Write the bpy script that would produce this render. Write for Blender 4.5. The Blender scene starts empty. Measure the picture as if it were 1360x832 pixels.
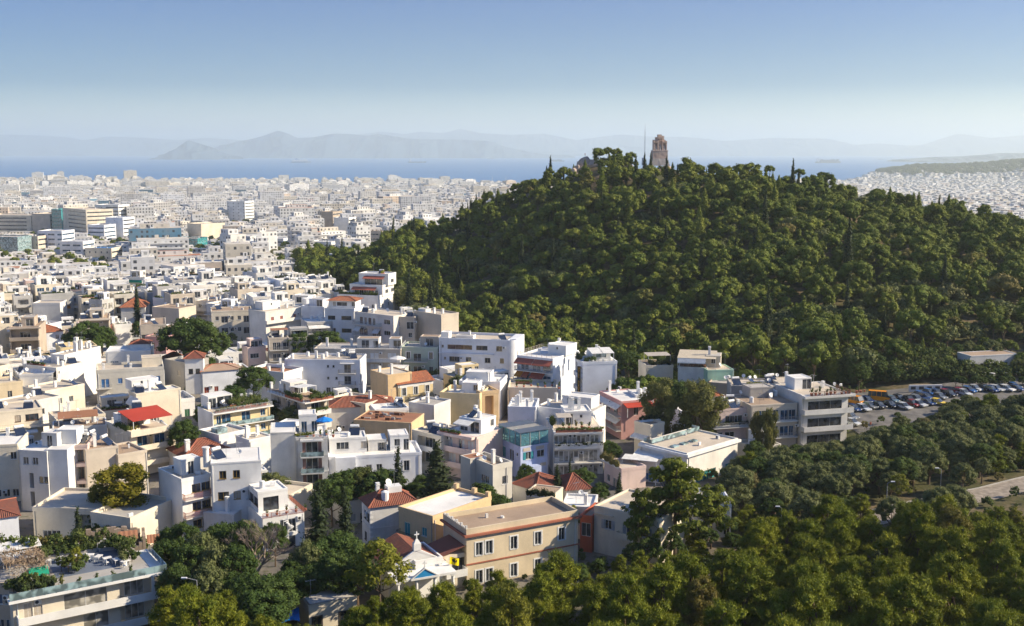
import bpy, math, random
import numpy as np
from mathutils import Vector, Matrix
S = bpy.context.scene; COL = S.collection
R = math.radians; PI = math.pi
rnd = random.Random(7); nr = np.random.default_rng(11)

# ------------------------------------------------ camera, sky, sun, exposure
H, FPX = 64.0, 1500.0
PITCH = math.atan(216.0/FPX)
cd = bpy.data.cameras.new('camera'); cam = bpy.data.objects.new('camera', cd); COL.objects.link(cam)
cd.sensor_width = 36; cd.lens = 36*FPX/1360.0; cd.clip_start = 1; cd.clip_end = 150000
cam.location = (0, 0, H); cam.rotation_euler = (PI/2-PITCH, 0, 0)
S.camera = cam
SUN_EL, SUN_AZ = 28.5, 88.0          # azimuth clockwise from +Y (the view direction)
W = bpy.data.worlds.new('World'); S.world = W; W.use_nodes = True
nt = W.node_tree; nt.nodes.clear()
sky = nt.nodes.new('ShaderNodeTexSky'); sky.sky_type = 'NISHITA'; sky.sun_disc = False
sky.sun_elevation = R(SUN_EL); sky.sun_rotation = R(SUN_AZ); sky.altitude = 300
sky.air_density = 1.15; sky.dust_density = 0.35; sky.ozone_density = 2.6
bg = nt.nodes.new('ShaderNodeBackground'); bg.inputs['Strength'].default_value = 0.095
wo = nt.nodes.new('ShaderNodeOutputWorld')
tc = nt.nodes.new('ShaderNodeTexCoord'); sz = nt.nodes.new('ShaderNodeSeparateXYZ'); nt.links.new(tc.outputs['Generated'], sz.inputs[0])
cr = nt.nodes.new('ShaderNodeValToRGB'); nt.links.new(sz.outputs[2], cr.inputs[0])     # pale low air, clear blue above
cr.color_ramp.elements[0].position = 0.0; cr.color_ramp.elements[0].color = (.80, .86, .84, 1)
cr.color_ramp.elements[1].position = .17; cr.color_ramp.elements[1].color = (.055, .19, .50, 1)
e_ = cr.color_ramp.elements.new(.055); e_.color = (.12, .27, .48, 1)
e_ = cr.color_ramp.elements.new(.5); e_.color = (.42, .56, .80, 1)
mu = nt.nodes.new('ShaderNodeMix'); mu.data_type = 'RGBA'; mu.blend_type = 'MULTIPLY'; mu.inputs[0].default_value = 1
nt.links.new(sky.outputs[0], mu.inputs[6]); nt.links.new(cr.outputs[0], mu.inputs[7]); nt.links.new(mu.outputs[2], bg.inputs[0]); nt.links.new(bg.outputs[0], wo.inputs[0])
sl = bpy.data.lights.new('sun', 'SUN'); so = bpy.data.objects.new('sun', sl); COL.objects.link(so)
sl.energy = 4.3; sl.angle = R(0.53); sl.color = (1.0, 0.86, 0.64)
sdir = Vector((math.sin(R(SUN_AZ))*math.cos(R(SUN_EL)), math.cos(R(SUN_AZ))*math.cos(R(SUN_EL)), math.sin(R(SUN_EL))))
so.rotation_euler = sdir.to_track_quat('Z', 'Y').to_euler()
S.view_settings.view_transform = 'Standard'; S.view_settings.look = 'None'
S.view_settings.exposure = 1.1; S.view_settings.gamma = 1
S.render.engine = 'CYCLES'
S.cycles.max_bounces = 6; S.cycles.diffuse_bounces = 3; S.cycles.glossy_bounces = 2; S.cycles.transmission_bounces = 2
S.cycles.transparent_max_bounces = 8; S.cycles.volume_bounces = 1
S.cycles.use_denoising = True; S.cycles.use_adaptive_sampling = True; S.cycles.adaptive_threshold = 0.02

# ------------------------------------------------ from a photo pixel to a point in the place
cp, sp = math.cos(PITCH), math.sin(PITCH)
def P(px, py, z):
    u, v = (px-680)/FPX, (416-py)/FPX
    d = (u, cp+v*sp, -sp+v*cp); t = (z-H)/d[2]
    return Vector((d[0]*t, d[1]*t, z))
def PD(px, py, y):
    u, v = (px-680)/FPX, (416-py)/FPX
    d = (u, cp+v*sp, -sp+v*cp); t = y/d[1]
    return Vector((d[0]*t, y, H+d[2]*t))
def proj(x, y, z):
    z = z-H; w = y*cp-z*sp; v = y*sp+z*cp
    return 680+FPX*x/w, 416-FPX*v/w

# ------------------------------------------------ terrain height
SEA = -86.0
_hp = []
def hp(px, y, z): _hp.append(((px-680)/FPX*y, y, z))
for px, y, py, off in [(875,540,217,0),(835,540,216,3),(780,540,214,0),(742,540,243,-.5),(700,545,262,-2),(640,545,288,-1.5),(560,560,322,0),(480,570,352,6),
                  (940,540,226,7.5),(1040,530,238,9),(1150,520,253,10.5),(1250,510,271,11),(1360,500,293,11)]:
    hp(px, y, PD(px, py, y).z-off+2.2)
for px, y, z in [(1500,480,20),(1700,440,8),(1900,400,0),
                 (875,440,34),(780,440,29),(1000,420,35),(1150,400,29),(1300,400,27),(700,450,19),(620,470,12),(540,490,8),
                 (875,370,13),(1000,350,16),(1130,330,13),(1290,320,11),(1450,330,11),(760,390,8),
                 (400,530,1),(440,545,5),(400,570,3),(440,500,1),(520,450,3),(640,402,1),(760,362,0),(860,330,1),(1000,298,5),(1130,290,4.5),(1290,292,6.5),(1450,290,6),
                 (1130,262,4.3),(1230,262,4.4),(1330,268,4.8),(1130,225,1),(1300,225,1),(1450,225,1),(1000,250,1),
                 (1000,150,0),(1300,150,0),(1600,150,0),(600,150,0),(200,150,0),(700,250,0),(500,330,0),(250,350,0),(600,330,0),(0,250,0),(-200,400,0),(200,500,0),
                 (300,650,0),(0,600,0),(875,650,18),(1100,640,16),(1300,620,12),(700,640,8),(600,640,2),
                 (875,760,0),(1100,750,0),(1350,730,0),(700,740,0),(500,700,0),(1600,600,0),(2000,500,0)]:
    hp(px, y, z)
_hp = np.array(_hp)/np.array([100., 100., 1.])
def _U(d2): return np.where(d2 > 1e-9, .5*d2*np.log(np.maximum(d2, 1e-9)), 0)
_n = len(_hp); _K = _U(((_hp[:, None, :2]-_hp[None, :, :2])**2).sum(2))
_A = np.zeros((_n+3, _n+3)); _A[:_n, :_n] = _K+np.eye(_n)*.003; _A[:_n, _n] = 1; _A[:_n, _n+1:] = _hp[:, :2]
_A[_n, :_n] = 1; _A[_n+1:, :_n] = _hp[:, :2].T
_w = np.linalg.solve(_A, np.concatenate([_hp[:, 2], [0, 0, 0]]))
def _tps(x, y):
    x = np.asarray(x, float)/100; y = np.asarray(y, float)/100
    r = _w[_n]+_w[_n+1]*x+_w[_n+2]*y
    for i in range(_n): r = r+_w[i]*_U((x-_hp[i, 0])**2+(y-_hp[i, 1])**2)
    return r
_gx = np.arange(-320, 561, 8.); _gy = np.arange(100, 801, 8.)
_GX, _GY = np.meshgrid(_gx, _gy)
_T = _tps(_GX, _GY)
_m = np.clip((780-_GY)/40, 0, 1)*np.clip((_GY-120)/60, 0, 1)*np.clip((_GX+300)/60, 0, 1)*np.clip((545-_GX)/60, 0, 1)
_T = np.maximum(0, _T-.6)*_m; _T = np.where(_T < 2, _T**2/4*1.0, _T-1)*1.0; _T = np.maximum(_T, 0)
def hillz(x, y):
    fx = np.clip((np.asarray(x, float)+320)/8, 0, len(_gx)-1.001); fy = np.clip((np.asarray(y, float)-100)/8, 0, len(_gy)-1.001)
    i = fx.astype(int); j = fy.astype(int); a = fx-i; b = fy-j
    return _T[j, i]*(1-a)*(1-b)+_T[j, i+1]*a*(1-b)+_T[j+1, i]*(1-a)*b+_T[j+1, i+1]*a*b
def coast(px): return np.interp(px, [-900, -200, 0, 300, 560, 600, 720, 950, 1080, 1130, 1180, 1400, 2400], [5200, 5300, 5400, 5350, 5200, 4700, 4500, 4700, 5000, 5300, 8200, 9000, 9500])
def G(x, y):
    x = np.asarray(x, float); y = np.asarray(y, float); r = np.hypot(x, y)
    px = 680+FPX*x/np.maximum(y, 60); rc = coast(px)
    z = -(82)*np.clip((r-480)/(4300-480), 0, 1)**.85
    pen = 84*np.exp(-((px-1420)/190)**2)*np.exp(-((r-6900)/900)**2)+24*np.exp(-((px-1215)/40)**2)*np.exp(-((r-6500)/600)**2)
    z = z+pen+hillz(x, y)
    z = z-np.clip((r-rc)/120, 0, 1)*60
    return z
def g(x, y): return float(G(x, y))

# ------------------------------------------------ materials
MATS = {}
def nodes(name, rough=.8, spec=.3):
    m = bpy.data.materials.new(name); m.use_nodes = True; t = m.node_tree; b = t.nodes['Principled BSDF']
    b.inputs['Roughness'].default_value = rough; b.inputs['Specular IOR Level'].default_value = spec
    return m, t, b
def N(t, typ, **kw):
    n = t.nodes.new(typ)
    for k, v in kw.items():
        if k.startswith('i_'):
            s = n.inputs[int(k[2:])] if k[2:].isdigit() else n.inputs[k[2:].replace('_', ' ')]
            if isinstance(v, bpy.types.NodeSocket): t.links.new(v, s)
            else: s.default_value = v
        else: setattr(n, k, v)
    return n
def c4(c): return (c[0], c[1], c[2], 1)
def noise(t, scale, vec=None, detail=3, out='Fac'):
    n = N(t, 'ShaderNodeTexNoise', i_Scale=scale, i_Detail=detail)
    if vec is not None: t.links.new(vec, n.inputs['Vector'])
    return n.outputs[out]
def ramp(t, fac, lo, hi, a=0., b=1.):
    return N(t, 'ShaderNodeMapRange', i_0=fac, i_1=lo, i_2=hi, i_3=a, i_4=b).outputs[0]
def mixc(t, fac, a, b, mode='MIX'):
    n = N(t, 'ShaderNodeMix', data_type='RGBA', blend_type=mode)
    for k, v in ((0, fac), (6, a), (7, b)):
        if isinstance(v, bpy.types.NodeSocket): t.links.new(v, n.inputs[k])
        else: n.inputs[k].default_value = c4(v) if isinstance(v, tuple) else v
    return n.outputs[2]
def bump(t, b, h, s=.3, d=.05):
    n = N(t, 'ShaderNodeBump', i_Strength=s, i_Distance=d, i_Height=h); t.links.new(n.outputs[0], b.inputs['Normal'])
def mat(name, col, rough=.85, grime=.32, streak=True, spec=.25, gc=(.25, .21, .17)):
    """plaster, concrete, paint: one colour of its own with broad patches, run-off streaks and fine grain"""
    if name in MATS: return MATS[name]
    m, t, b = nodes(name, rough, spec)
    pos = N(t, 'ShaderNodeNewGeometry').outputs['Position']
    n1 = noise(t, .22, pos, 4); n2 = noise(t, 2.5, pos, 4)
    base = mixc(t, ramp(t, n1, .3, .7), tuple(x*.80 for x in col), tuple(min(x*1.06, .86) for x in col))
    if streak:
        st = N(t, 'ShaderNodeVectorMath', operation='MULTIPLY', i_0=pos, i_1=(.9, .9, .12)).outputs[0]
        n3 = noise(t, 1.0, st, 3)
        f = N(t, 'ShaderNodeMath', operation='MULTIPLY', i_0=ramp(t, n3, .52, .85), i_1=grime*.8).outputs[0]
        base = mixc(t, f, base, gc)
    f2 = N(t, 'ShaderNodeMath', operation='MULTIPLY', i_0=ramp(t, n2, .5, .8), i_1=grime*.8).outputs[0]
    base = mixc(t, f2, base, tuple(x*.6 for x in col))
    t.links.new(base, b.inputs['Base Color'])
    bump(t, b, n2, .12, .03)
    MATS[name] = m; return m
def plain(name, col, rough=.5, spec=.4, metal=0):
    if name in MATS: return MATS[name]
    m, t, b = nodes(name, rough, spec); b.inputs['Metallic'].default_value = metal
    pos = N(t, 'ShaderNodeNewGeometry').outputs['Position']
    t.links.new(mixc(t, ramp(t, noise(t, 1.3, pos), .35, .7), tuple(x*.8 for x in col), col), b.inputs['Base Color'])
    MATS[name] = m; return m
WALLC = dict(white=(.80,.79,.76), bluewhite=(.76,.78,.82), offwhite=(.74,.71,.65), cream=(.74,.66,.52), beige=(.60,.52,.42), grey=(.50,.49,.47), palegrey=(.64,.63,.61),
             tan=(.66,.55,.38), apricot=(.68,.49,.28), yellow=(.75,.60,.34), pink=(.58,.33,.31), palepink=(.72,.56,.50), green=(.46,.52,.42), blue=(.45,.52,.72), stone=(.46,.38,.30),
             brown=(.33,.22,.15), redwall=(.50,.13,.07), lime=(.60,.57,.50))
def wallm(k): return mat('plaster_'+k, WALLC[k], .88, .30 if k not in ('white', 'bluewhite') else .2)
for k in WALLC: wallm(k)
mat('plaster_stainwhite', (.70,.68,.63), .9, .55)
mat('concrete_roof', (.46,.43,.39), .92, .5, False)
mat('white_roof', (.76,.74,.70), .9, .35, False)
mat('cream_roof', (.58,.50,.40), .92, .5, False)
mat('brown_roof', (.38,.28,.20), .92, .55, False)
mat('grey_concrete', (.40,.38,.35), .9, .4)
mat('rust_roof', (.34,.16,.09), .85, .6, False)
mat('trunk_bark', (.13,.09,.06), .95, .4)
mat('terracotta', (.36,.13,.08), .8, .3, False)
for k, c in dict(white_paint=(.78,.78,.76), dark_frame=(.06,.05,.045), brown_wood=(.17,.08,.04), ochre_wood=(.42,.26,.06), blue_paint=(.05,.20,.48), teal_paint=(.03,.26,.30),
                 grey_paint=(.34,.34,.34), shutter_beige=(.50,.44,.36), shutter_grey=(.36,.38,.40), shutter_red=(.28,.05,.03), green_paint=(.03,.13,.06), rose_panel=(.26,.15,.14)).items(): plain(k, c, .55)
for k, c in dict(awning_white=(.74,.73,.70), awning_red=(.42,.13,.09), awning_orange=(.62,.26,.05), awning_green=(.02,.28,.17), awning_blue=(.02,.22,.68), awning_beige=(.58,.50,.38), parasol_white=(.8,.78,.74)).items(): plain(k, c, .8, .1)
plain('steel', (.45,.46,.47), .35, .5, .7); plain('dark_metal', (.05,.05,.055), .45); plain('panel_glass', (.02,.03,.06), .12, .8)
plain('rubber', (.02,.02,.02), .8)
def glassm(name, col, rough=.12):
    m, t, b = nodes(name, rough, .8)
    pos = N(t, 'ShaderNodeNewGeometry').outputs['Position']
    t.links.new(mixc(t, ramp(t, noise(t, .9, pos, 1), .42, .6), tuple(x*.35 for x in col), col), b.inputs['Base Color'])
    MATS[name] = m
glassm('window_glass', (.055,.065,.08)); glassm('blue_glass', (.03,.10,.20)); glassm('teal_glass', (.05,.33,.36), .2); glassm('curtained_glass', (.42,.40,.35), .3); glassm('pale_glass', (.30,.42,.44), .2)
def tile_mat(name='roof_tiles', lo=(.19,.062,.045), hi=(.36,.13,.075)):
    m, t, b = nodes(name, .8, .2)
    uv = N(t, 'ShaderNodeUVMap').outputs[0]
    sep = N(t, 'ShaderNodeSeparateXYZ', i_0=uv)
    w = N(t, 'ShaderNodeMath', operation='SINE', i_0=N(t, 'ShaderNodeMath', operation='MULTIPLY', i_0=sep.outputs[0], i_1=2*PI/.30).outputs[0]).outputs[0]
    row = N(t, 'ShaderNodeMath', operation='FRACT', i_0=N(t, 'ShaderNodeMath', operation='MULTIPLY', i_0=sep.outputs[1], i_1=1/.38).outputs[0]).outputs[0]
    vs = N(t, 'ShaderNodeVectorMath', operation='MULTIPLY', i_0=uv, i_1=(3.3, 2.6, 1)).outputs[0]
    wn = N(t, 'ShaderNodeTexWhiteNoise', noise_dimensions='2D', i_Vector=N(t, 'ShaderNodeVectorMath', operation='FLOOR', i_0=vs).outputs[0]).outputs[0]
    rv = N(t, 'ShaderNodeObjectInfo').outputs['Random']
    base = mixc(t, rv, lo, hi)
    base = mixc(t, ramp(t, wn, 0, 1, 0, .55), base, (.16,.06,.045))
    base = mixc(t, ramp(t, noise(t, .6, uv, 4), .45, .75, 0, .5), base, (.14,.10,.08))
    t.links.new(base, b.inputs['Base Color'])
    hh = N(t, 'ShaderNodeMath', operation='ADD', i_0=w, i_1=N(t, 'ShaderNodeMath', operation='MULTIPLY', i_0=row, i_1=-.8).outputs[0]).outputs[0]
    bump(t, b, hh, 1.0, .05); MATS[name] = m
tile_mat(); tile_mat('bright_tiles', (.44,.15,.07), (.50,.19,.09))
def foliage(name, a, b_, tr=.25, dry=(.20,.13,.05), dryf=.12):
    m, t, b = nodes(name, .75, .18)
    rv = N(t, 'ShaderNodeObjectInfo').outputs['Random']
    pos = N(t, 'ShaderNodeNewGeometry').outputs['Position']
    at = N(t, 'ShaderNodeAttribute', attribute_name='v').outputs['Fac']
    c = mixc(t, rv, a, b_)
    c = mixc(t, ramp(t, noise(t, .35, pos, 2), .4, .65), c, tuple(x*.72 for x in a))
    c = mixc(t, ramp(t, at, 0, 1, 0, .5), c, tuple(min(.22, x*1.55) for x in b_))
    c = mixc(t, ramp(t, N(t, 'ShaderNodeMath', operation='FRACT', i_0=N(t, 'ShaderNodeMath', operation='MULTIPLY', i_0=rv, i_1=17.3).outputs[0]).outputs[0], 1-dryf, 1, 0, .6), c, dry)
    t.links.new(c, b.inputs['Base Color'])
    tl = N(t, 'ShaderNodeBsdfTranslucent'); t.links.new(mixc(t, .5, c, (.16,.20,.03)), tl.inputs[0])
    mx = N(t, 'ShaderNodeMixShader', i_0=tr); t.links.new(b.outputs[0], mx.inputs[1]); t.links.new(tl.outputs[0], mx.inputs[2])
    t.links.new(mx.outputs[0], t.nodes['Material Output'].inputs[0]); MATS[name] = m
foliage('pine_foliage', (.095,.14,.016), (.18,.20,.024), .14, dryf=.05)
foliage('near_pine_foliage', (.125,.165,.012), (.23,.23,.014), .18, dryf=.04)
foliage('olive_foliage', (.105,.13,.04), (.17,.18,.062), .15, dryf=.05)
foliage('dark_foliage', (.022,.036,.014), (.035,.048,.018), .12, dryf=.03)
foliage('broad_foliage', (.045,.085,.018), (.075,.11,.025), .3, dryf=.05)
foliage('lime_foliage', (.21,.22,.02), (.24,.23,.025), .35, dryf=.01)
foliage('plane_foliage', (.13,.17,.02), (.16,.19,.025), .38, dryf=0)
foliage('yellow_foliage', (.20,.17,.012), (.23,.19,.02), .35, dryf=0)
foliage('gum_foliage', (.15,.15,.045), (.19,.165,.045), .3, dryf=.3)
foliage('garden_foliage', (.05,.085,.02), (.10,.12,.03), .25)

# ------------------------------------------------ mesh builder
class MB:
    def __init__(s): s.v = []; s.f = []; s.m = []; s.uv = []
    def quad(s, a, b, c, d, m=0, uv=None):
        i = len(s.v); s.v += [tuple(a), tuple(b), tuple(c), tuple(d)]; s.f.append((i, i+1, i+2, i+3)); s.m.append(m)
        s.uv += uv or [(0, 0)]*4
    def tri(s, a, b, c, m=0, uv=None):
        i = len(s.v); s.v += [tuple(a), tuple(b), tuple(c)]; s.f.append((i, i+1, i+2)); s.m.append(m); s.uv += uv or [(0, 0)]*3
    def box(s, x0, y0, z0, x1, y1, z1, m=0, rot=None, top=None):
        c = [Vector((x, y, z)) for z in (z0, z1) for x, y in ((x0, y0), (x1, y0), (x1, y1), (x0, y1))]
        if rot: c = [rot @ p for p in c]
        i = len(s.v); s.v += [tuple(p) for p in c]
        for k, q in enumerate(((0, 3, 2, 1), (4, 5, 6, 7), (0, 1, 5, 4), (1, 2, 6, 5), (2, 3, 7, 6), (3, 0, 4, 7))):
            s.f.append(tuple(i+a for a in q)); s.m.append(top if (k == 1 and top is not None) else m); s.uv += [(0, 0)]*4
        return s
    def cyl(s, p, q, r0, r1=None, n=8, m=0, cap=True):
        r1 = r0 if r1 is None else r1; p = Vector(p); q = Vector(q); d = (q-p).normalized()
        a = d.orthogonal().normalized(); b = d.cross(a); i = len(s.v)
        for c, r in ((p, r0), (q, r1)):
            for k in range(n): s.v.append(tuple(c+a*math.cos(2*PI*k/n)*r+b*math.sin(2*PI*k/n)*r))
        for k in range(n):
            s.f.append((i+k, i+(k+1) % n, i+n+(k+1) % n, i+n+k)); s.m.append(m); s.uv += [(0, 0)]*4
        if cap:
            s.f.append(tuple(i+n+k for k in range(n))); s.m.append(m); s.uv += [(0, 0)]*n
            s.f.append(tuple(i+n-1-k for k in range(n))); s.m.append(m); s.uv += [(0, 0)]*n
        return s
    def mesh(s, name, mats, smooth=False):
        me = bpy.data.meshes.new(name); me.from_pydata(s.v, [], s.f)
        for x in mats: me.materials.append(MATS[x] if isinstance(x, str) else x)
        me.polygons.foreach_set('material_index', s.m)
        if smooth: me.polygons.foreach_set('use_smooth', [True]*len(s.f))
        if any(u != (0, 0) for u in s.uv):
            l = me.uv_layers.new(name='uv'); l.data.foreach_set('uv', [x for u in s.uv for x in u])
        me.update(); return me
    def build(s, name, mats, parent=None, loc=(0, 0, 0), rz=0, smooth=False):
        return ob(name, s.mesh(name, mats, smooth), parent, loc, rz)
def ob(name, me, parent=None, loc=(0, 0, 0), rz=0, sc=None):
    o = bpy.data.objects.new(name, me); COL.objects.link(o); o.location = loc; o.rotation_euler = (0, 0, rz)
    if sc is not None: o.scale = sc if hasattr(sc, '__len__') else (sc, sc, sc)
    if parent: o.parent = parent
    return o
def tag(o, label=None, cat=None, group=None, kind=None):
    if label: o['label'] = label
    if cat: o['category'] = cat
    if group: o['group'] = group
    if kind: o['kind'] = kind
    return o
def empty(name, loc, rz, label, cat, group=None):
    return tag(ob(name, None, None, loc, rz), label, cat, group)
def npmesh(name, v, f, mats, mi=None, attr=None, uv=None, smooth=False):
    """v (n,3), f (m,k) arrays"""
    me = bpy.data.meshes.new(name); v = np.asarray(v, np.float32); f = np.asarray(f, np.int32); k = f.shape[1]
    me.vertices.add(len(v)); me.vertices.foreach_set('co', v.ravel())
    me.loops.add(f.size); me.loops.foreach_set('vertex_index', f.ravel())
    me.polygons.add(len(f)); me.polygons.foreach_set('loop_start', np.arange(0, f.size, k, dtype=np.int32))
    try: me.polygons.foreach_set('loop_total', np.full(len(f), k, np.int32))
    except Exception: pass
    for x in mats: me.materials.append(MATS[x] if isinstance(x, str) else x)
    if mi is not None: me.polygons.foreach_set('material_index', np.asarray(mi, np.int32))
    me.polygons.foreach_set('use_smooth', np.full(len(f), bool(smooth)))
    if uv is not None:
        l = me.uv_layers.new(name='uv'); l.data.foreach_set('uv', np.asarray(uv, np.float32).ravel())
    if attr is not None:
        for nm, (typ, dom, dat) in attr.items():
            a = me.attributes.new(nm, typ, dom); a.data.foreach_set('color' if 'COLOR' in typ else 'value', np.asarray(dat, np.float32).ravel())
    me.update(calc_edges=True); me.validate(); return me
WALLC['mint'] = (.35,.55,.42); wallm('mint'); plain('slate_canopy', (.10,.12,.15), .4)
_m, _t, _b = nodes('teal_clear', .06, .5); _b.inputs['Base Color'].default_value = (.25,.55,.62,1); _b.inputs['Transmission Weight'].default_value = .75; _b.inputs['IOR'].default_value = 1.02; MATS['teal_clear'] = _m
mat('slate_floor', (.16,.19,.25), .6, .3, False); mat('dusty_tiles', (.36,.25,.18), .9, .6, False)
# ------------------------------------------------ ground, sea, far shores, haze
def grow(a, b, step, mx, rate=1.13):
    out = [a]; s = step; sg = 1 if b > a else -1
    while (out[-1]-b)*sg < 0: out.append(out[-1]+sg*s); s = min(s*rate, mx)
    return out[1:]
xs = np.array(sorted(grow(-320, -11000, 10, 130)+list(np.arange(-320, 561, 6.))+grow(560, 13000, 10, 130)))
ys = np.array(sorted(grow(60, -800, 10, 100)+list(np.arange(60, 801, 6.))+grow(800, 10400, 10, 90, 1.08)))
X, Y = np.meshgrid(xs, ys); Z = np.maximum(G(X, Y), -97)
fine = nr.normal(size=X.shape); hz_ = hillz(X, Y)
Z = Z+fine*.25*np.clip(hz_/6, 0, 1)
nx, ny = len(xs), len(ys)
idx = np.arange(nx*ny).reshape(ny, nx)
F = np.stack([idx[:-1, :-1], idx[:-1, 1:], idx[1:, 1:], idx[1:, :-1]], -1).reshape(-1, 4)
def ground_mat():
    m, t, b = nodes('ground_earth', .95, .1)
    pos = N(t, 'ShaderNodeNewGeometry').outputs['Position']; at = N(t, 'ShaderNodeAttribute', attribute_name='wild').outputs['Fac']
    n1 = noise(t, .06, pos, 5); n2 = noise(t, .7, pos, 5); n3 = noise(t, .02, pos, 4)
    town = mixc(t, ramp(t, n1, .4, .65), (.13,.12,.11), (.27,.24,.20))
    town = mixc(t, ramp(t, n2, .55, .7, 0, .7), town, (.07,.085,.035))
    wild = mixc(t, ramp(t, n2, .35, .7), (.09,.075,.04), (.22,.16,.10))
    wild = mixc(t, ramp(t, n1, .42, .55, 0, .85), wild, (.06,.065,.025))
    t.links.new(mixc(t, at, town, wild), b.inputs['Base Color']); bump(t, b, n2, .5, .4); MATS['ground_earth'] = m
ground_mat()
wild = np.clip(hz_/2.5, 0, 1); wild = np.maximum(wild, np.clip((680+FPX*X/np.maximum(Y, 60)-1130)/30, 0, 1)*np.clip((Y-5600)/200, 0, 1))
PXg = 680+FPX*X/np.maximum(Y, 60)
wild = np.maximum(wild, np.clip((PXg-930)/60, 0, 1)*np.clip((258-Y)/10, 0, 1)); wild = np.maximum(wild, np.clip((165-Y)/20, 0, 1))
gm = npmesh('ground', np.stack([X, Y, Z], -1).reshape(-1, 3), F, ['ground_earth'], attr={'wild': ('FLOAT', 'POINT', wild)}, smooth=True)
tag(ob('ground', gm), kind='structure')
# sea
m, t, b = nodes('sea_water', .45, .22)
pos = N(t, 'ShaderNodeNewGeometry').outputs['Position']
st = N(t, 'ShaderNodeVectorMath', operation='MULTIPLY', i_0=pos, i_1=(.0006, .0022, 1)).outputs[0]
t.links.new(mixc(t, ramp(t, noise(t, 1.0, st, 5), .3, .7), (.008,.11,.30), (.014,.15,.37)), b.inputs['Base Color'])
bump(t, b, noise(t, .03, pos, 6), .6, 3.0); MATS['sea_water'] = m
sm = MB(); sm.quad((-62000, 2600, SEA), (62000, 2600, SEA), (62000, 66000, SEA), (-62000, 66000, SEA))
tag(sm.build('sea', ['sea_water']), kind='structure')

def shore(name, pts, d, wid, colr, rough=1.0):
    """a far range of hills: a ridge of its own height and depth, standing on the sea"""
    if name not in MATS: mat(name, colr, .95, .2, False)
    pts = np.array(pts, float); n = max(60, int((pts[-1, 0]-pts[0, 0])/2.5))
    px = np.linspace(pts[0, 0], pts[-1, 0], n); py = np.interp(px, pts[:, 0], pts[:, 1])
    k = np.array([.25, .5, .25]); py[1:-1] = np.convolve(py, k, 'same')[1:-1]
    top = H-(py-200)/FPX*d+4; top = np.maximum(top, SEA-20)
    rr = np.random.default_rng(int(abs(d))+n)
    rows = []; prof = [(-1, 0), (-.8, .12), (-.55, .42), (-.3, .70), (-.12, .9), (0, 1), (.25, .75), (.6, .35), (1, 0)]
    for v, hgt in prof:
        jit = rr.normal(size=n); jit = np.convolve(jit, np.ones(3)/3, 'same')*(.10 if 0 < hgt < 1 else 0)*rough
        yy = d+v*wid; z = (SEA-10)+(top-(SEA-10))*np.clip(hgt+jit, 0, 1.0)
        sh = np.convolve(rr.normal(size=n+8), np.ones(9)/9, 'valid')*wid*.5*(1 if 0 < hgt < 1 else 0)
        rows.append(np.stack([(px-680)/FPX*d, yy+sh, z], -1))
    V = np.concatenate(rows); ii = np.arange(n*len(prof)).reshape(len(prof), n)
    F = np.stack([ii[:-1, :-1], ii[:-1, 1:], ii[1:, 1:], ii[1:, :-1]], -1).reshape(-1, 4)
    return tag(ob('hills', npmesh('hills', V, F, [name], smooth=True)), kind='structure')
shore('far_hills_rock', [(-400,186),(-200,180),(-60,185),(0,181),(20,179.5),(60,181),(95,183),(118,187),(150,182),(200,184),(240,187),(280,184),(330,187),(400,190),(455,186),(480,179),(510,176),(540,179),(560,176),(590,178),(612,172),(640,178),(680,180),(722,178.5),(765,187),(800,182),(825,179.5),(860,182),(910,183),(960,188),(1020,184),(1095,185),(1130,193),(1160,191),(1215,195),(1240,186),(1265,178.5),(1310,184),(1345,181),(1420,176),(1600,184),(1800,190)], 33000, 2500, (.04,.07,.09))
shore('island_rock', [(218,206),(232,203),(245,193),(255,187),(268,191),(285,196),(300,203),(312,207)], 19500, 900, (.04,.07,.09))
shore('island_rock', [(262,207),(270,203),(290,198),(315,190),(340,185),(355,181),(373,174.5),(385,178),(398,184),(418,183.5),(445,178.5),(470,179),(490,181.5),(503,179),(520,181),(540,184.5),(560,186),(600,186),(640,187.5),(655,189),(665,194),(682,198),(700,202),(722,205),(760,207)], 23500, 1600, (.04,.07,.09))
shore('low_headland_rock', [(640,207),(680,197),(700,199),(740,201.5),(780,201),(795,196),(812,192),(830,194),(850,195.5),(870,200),(893,207)], 30000, 1500, (.04,.07,.09))
shore('low_headland_rock', [(1190,212),(1235,209),(1270,208),(1300,206),(1325,203.5),(1350,204),(1400,201),(1500,206),(1600,211)], 15000, 900, (.04,.07,.09))
shore('low_headland_rock', [(880,206),(960,205.5),(1020,205.5),(1100,206),(1180,207.5)], 36000, 900, (.04,.07,.09))
# air
hm = bpy.data.materials.new('air_haze'); hm.use_nodes = True; t = hm.node_tree; t.nodes.clear()
pv = N(t, 'ShaderNodeVolumePrincipled'); pv.inputs['Color'].default_value = (.80,.91,.94,1); pv.inputs['Density'].default_value = 7.4e-5; pv.inputs['Anisotropy'].default_value = .25
t.links.new(pv.outputs[0], N(t, 'ShaderNodeOutputMaterial').inputs['Volume']); MATS['air_haze'] = hm
hb = MB(); hb.box(-64000, -1000, -98.5, 64000, 68000, 760)
HAZE = tag(hb.build('haze', ['air_haze']), kind='stuff')

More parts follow.
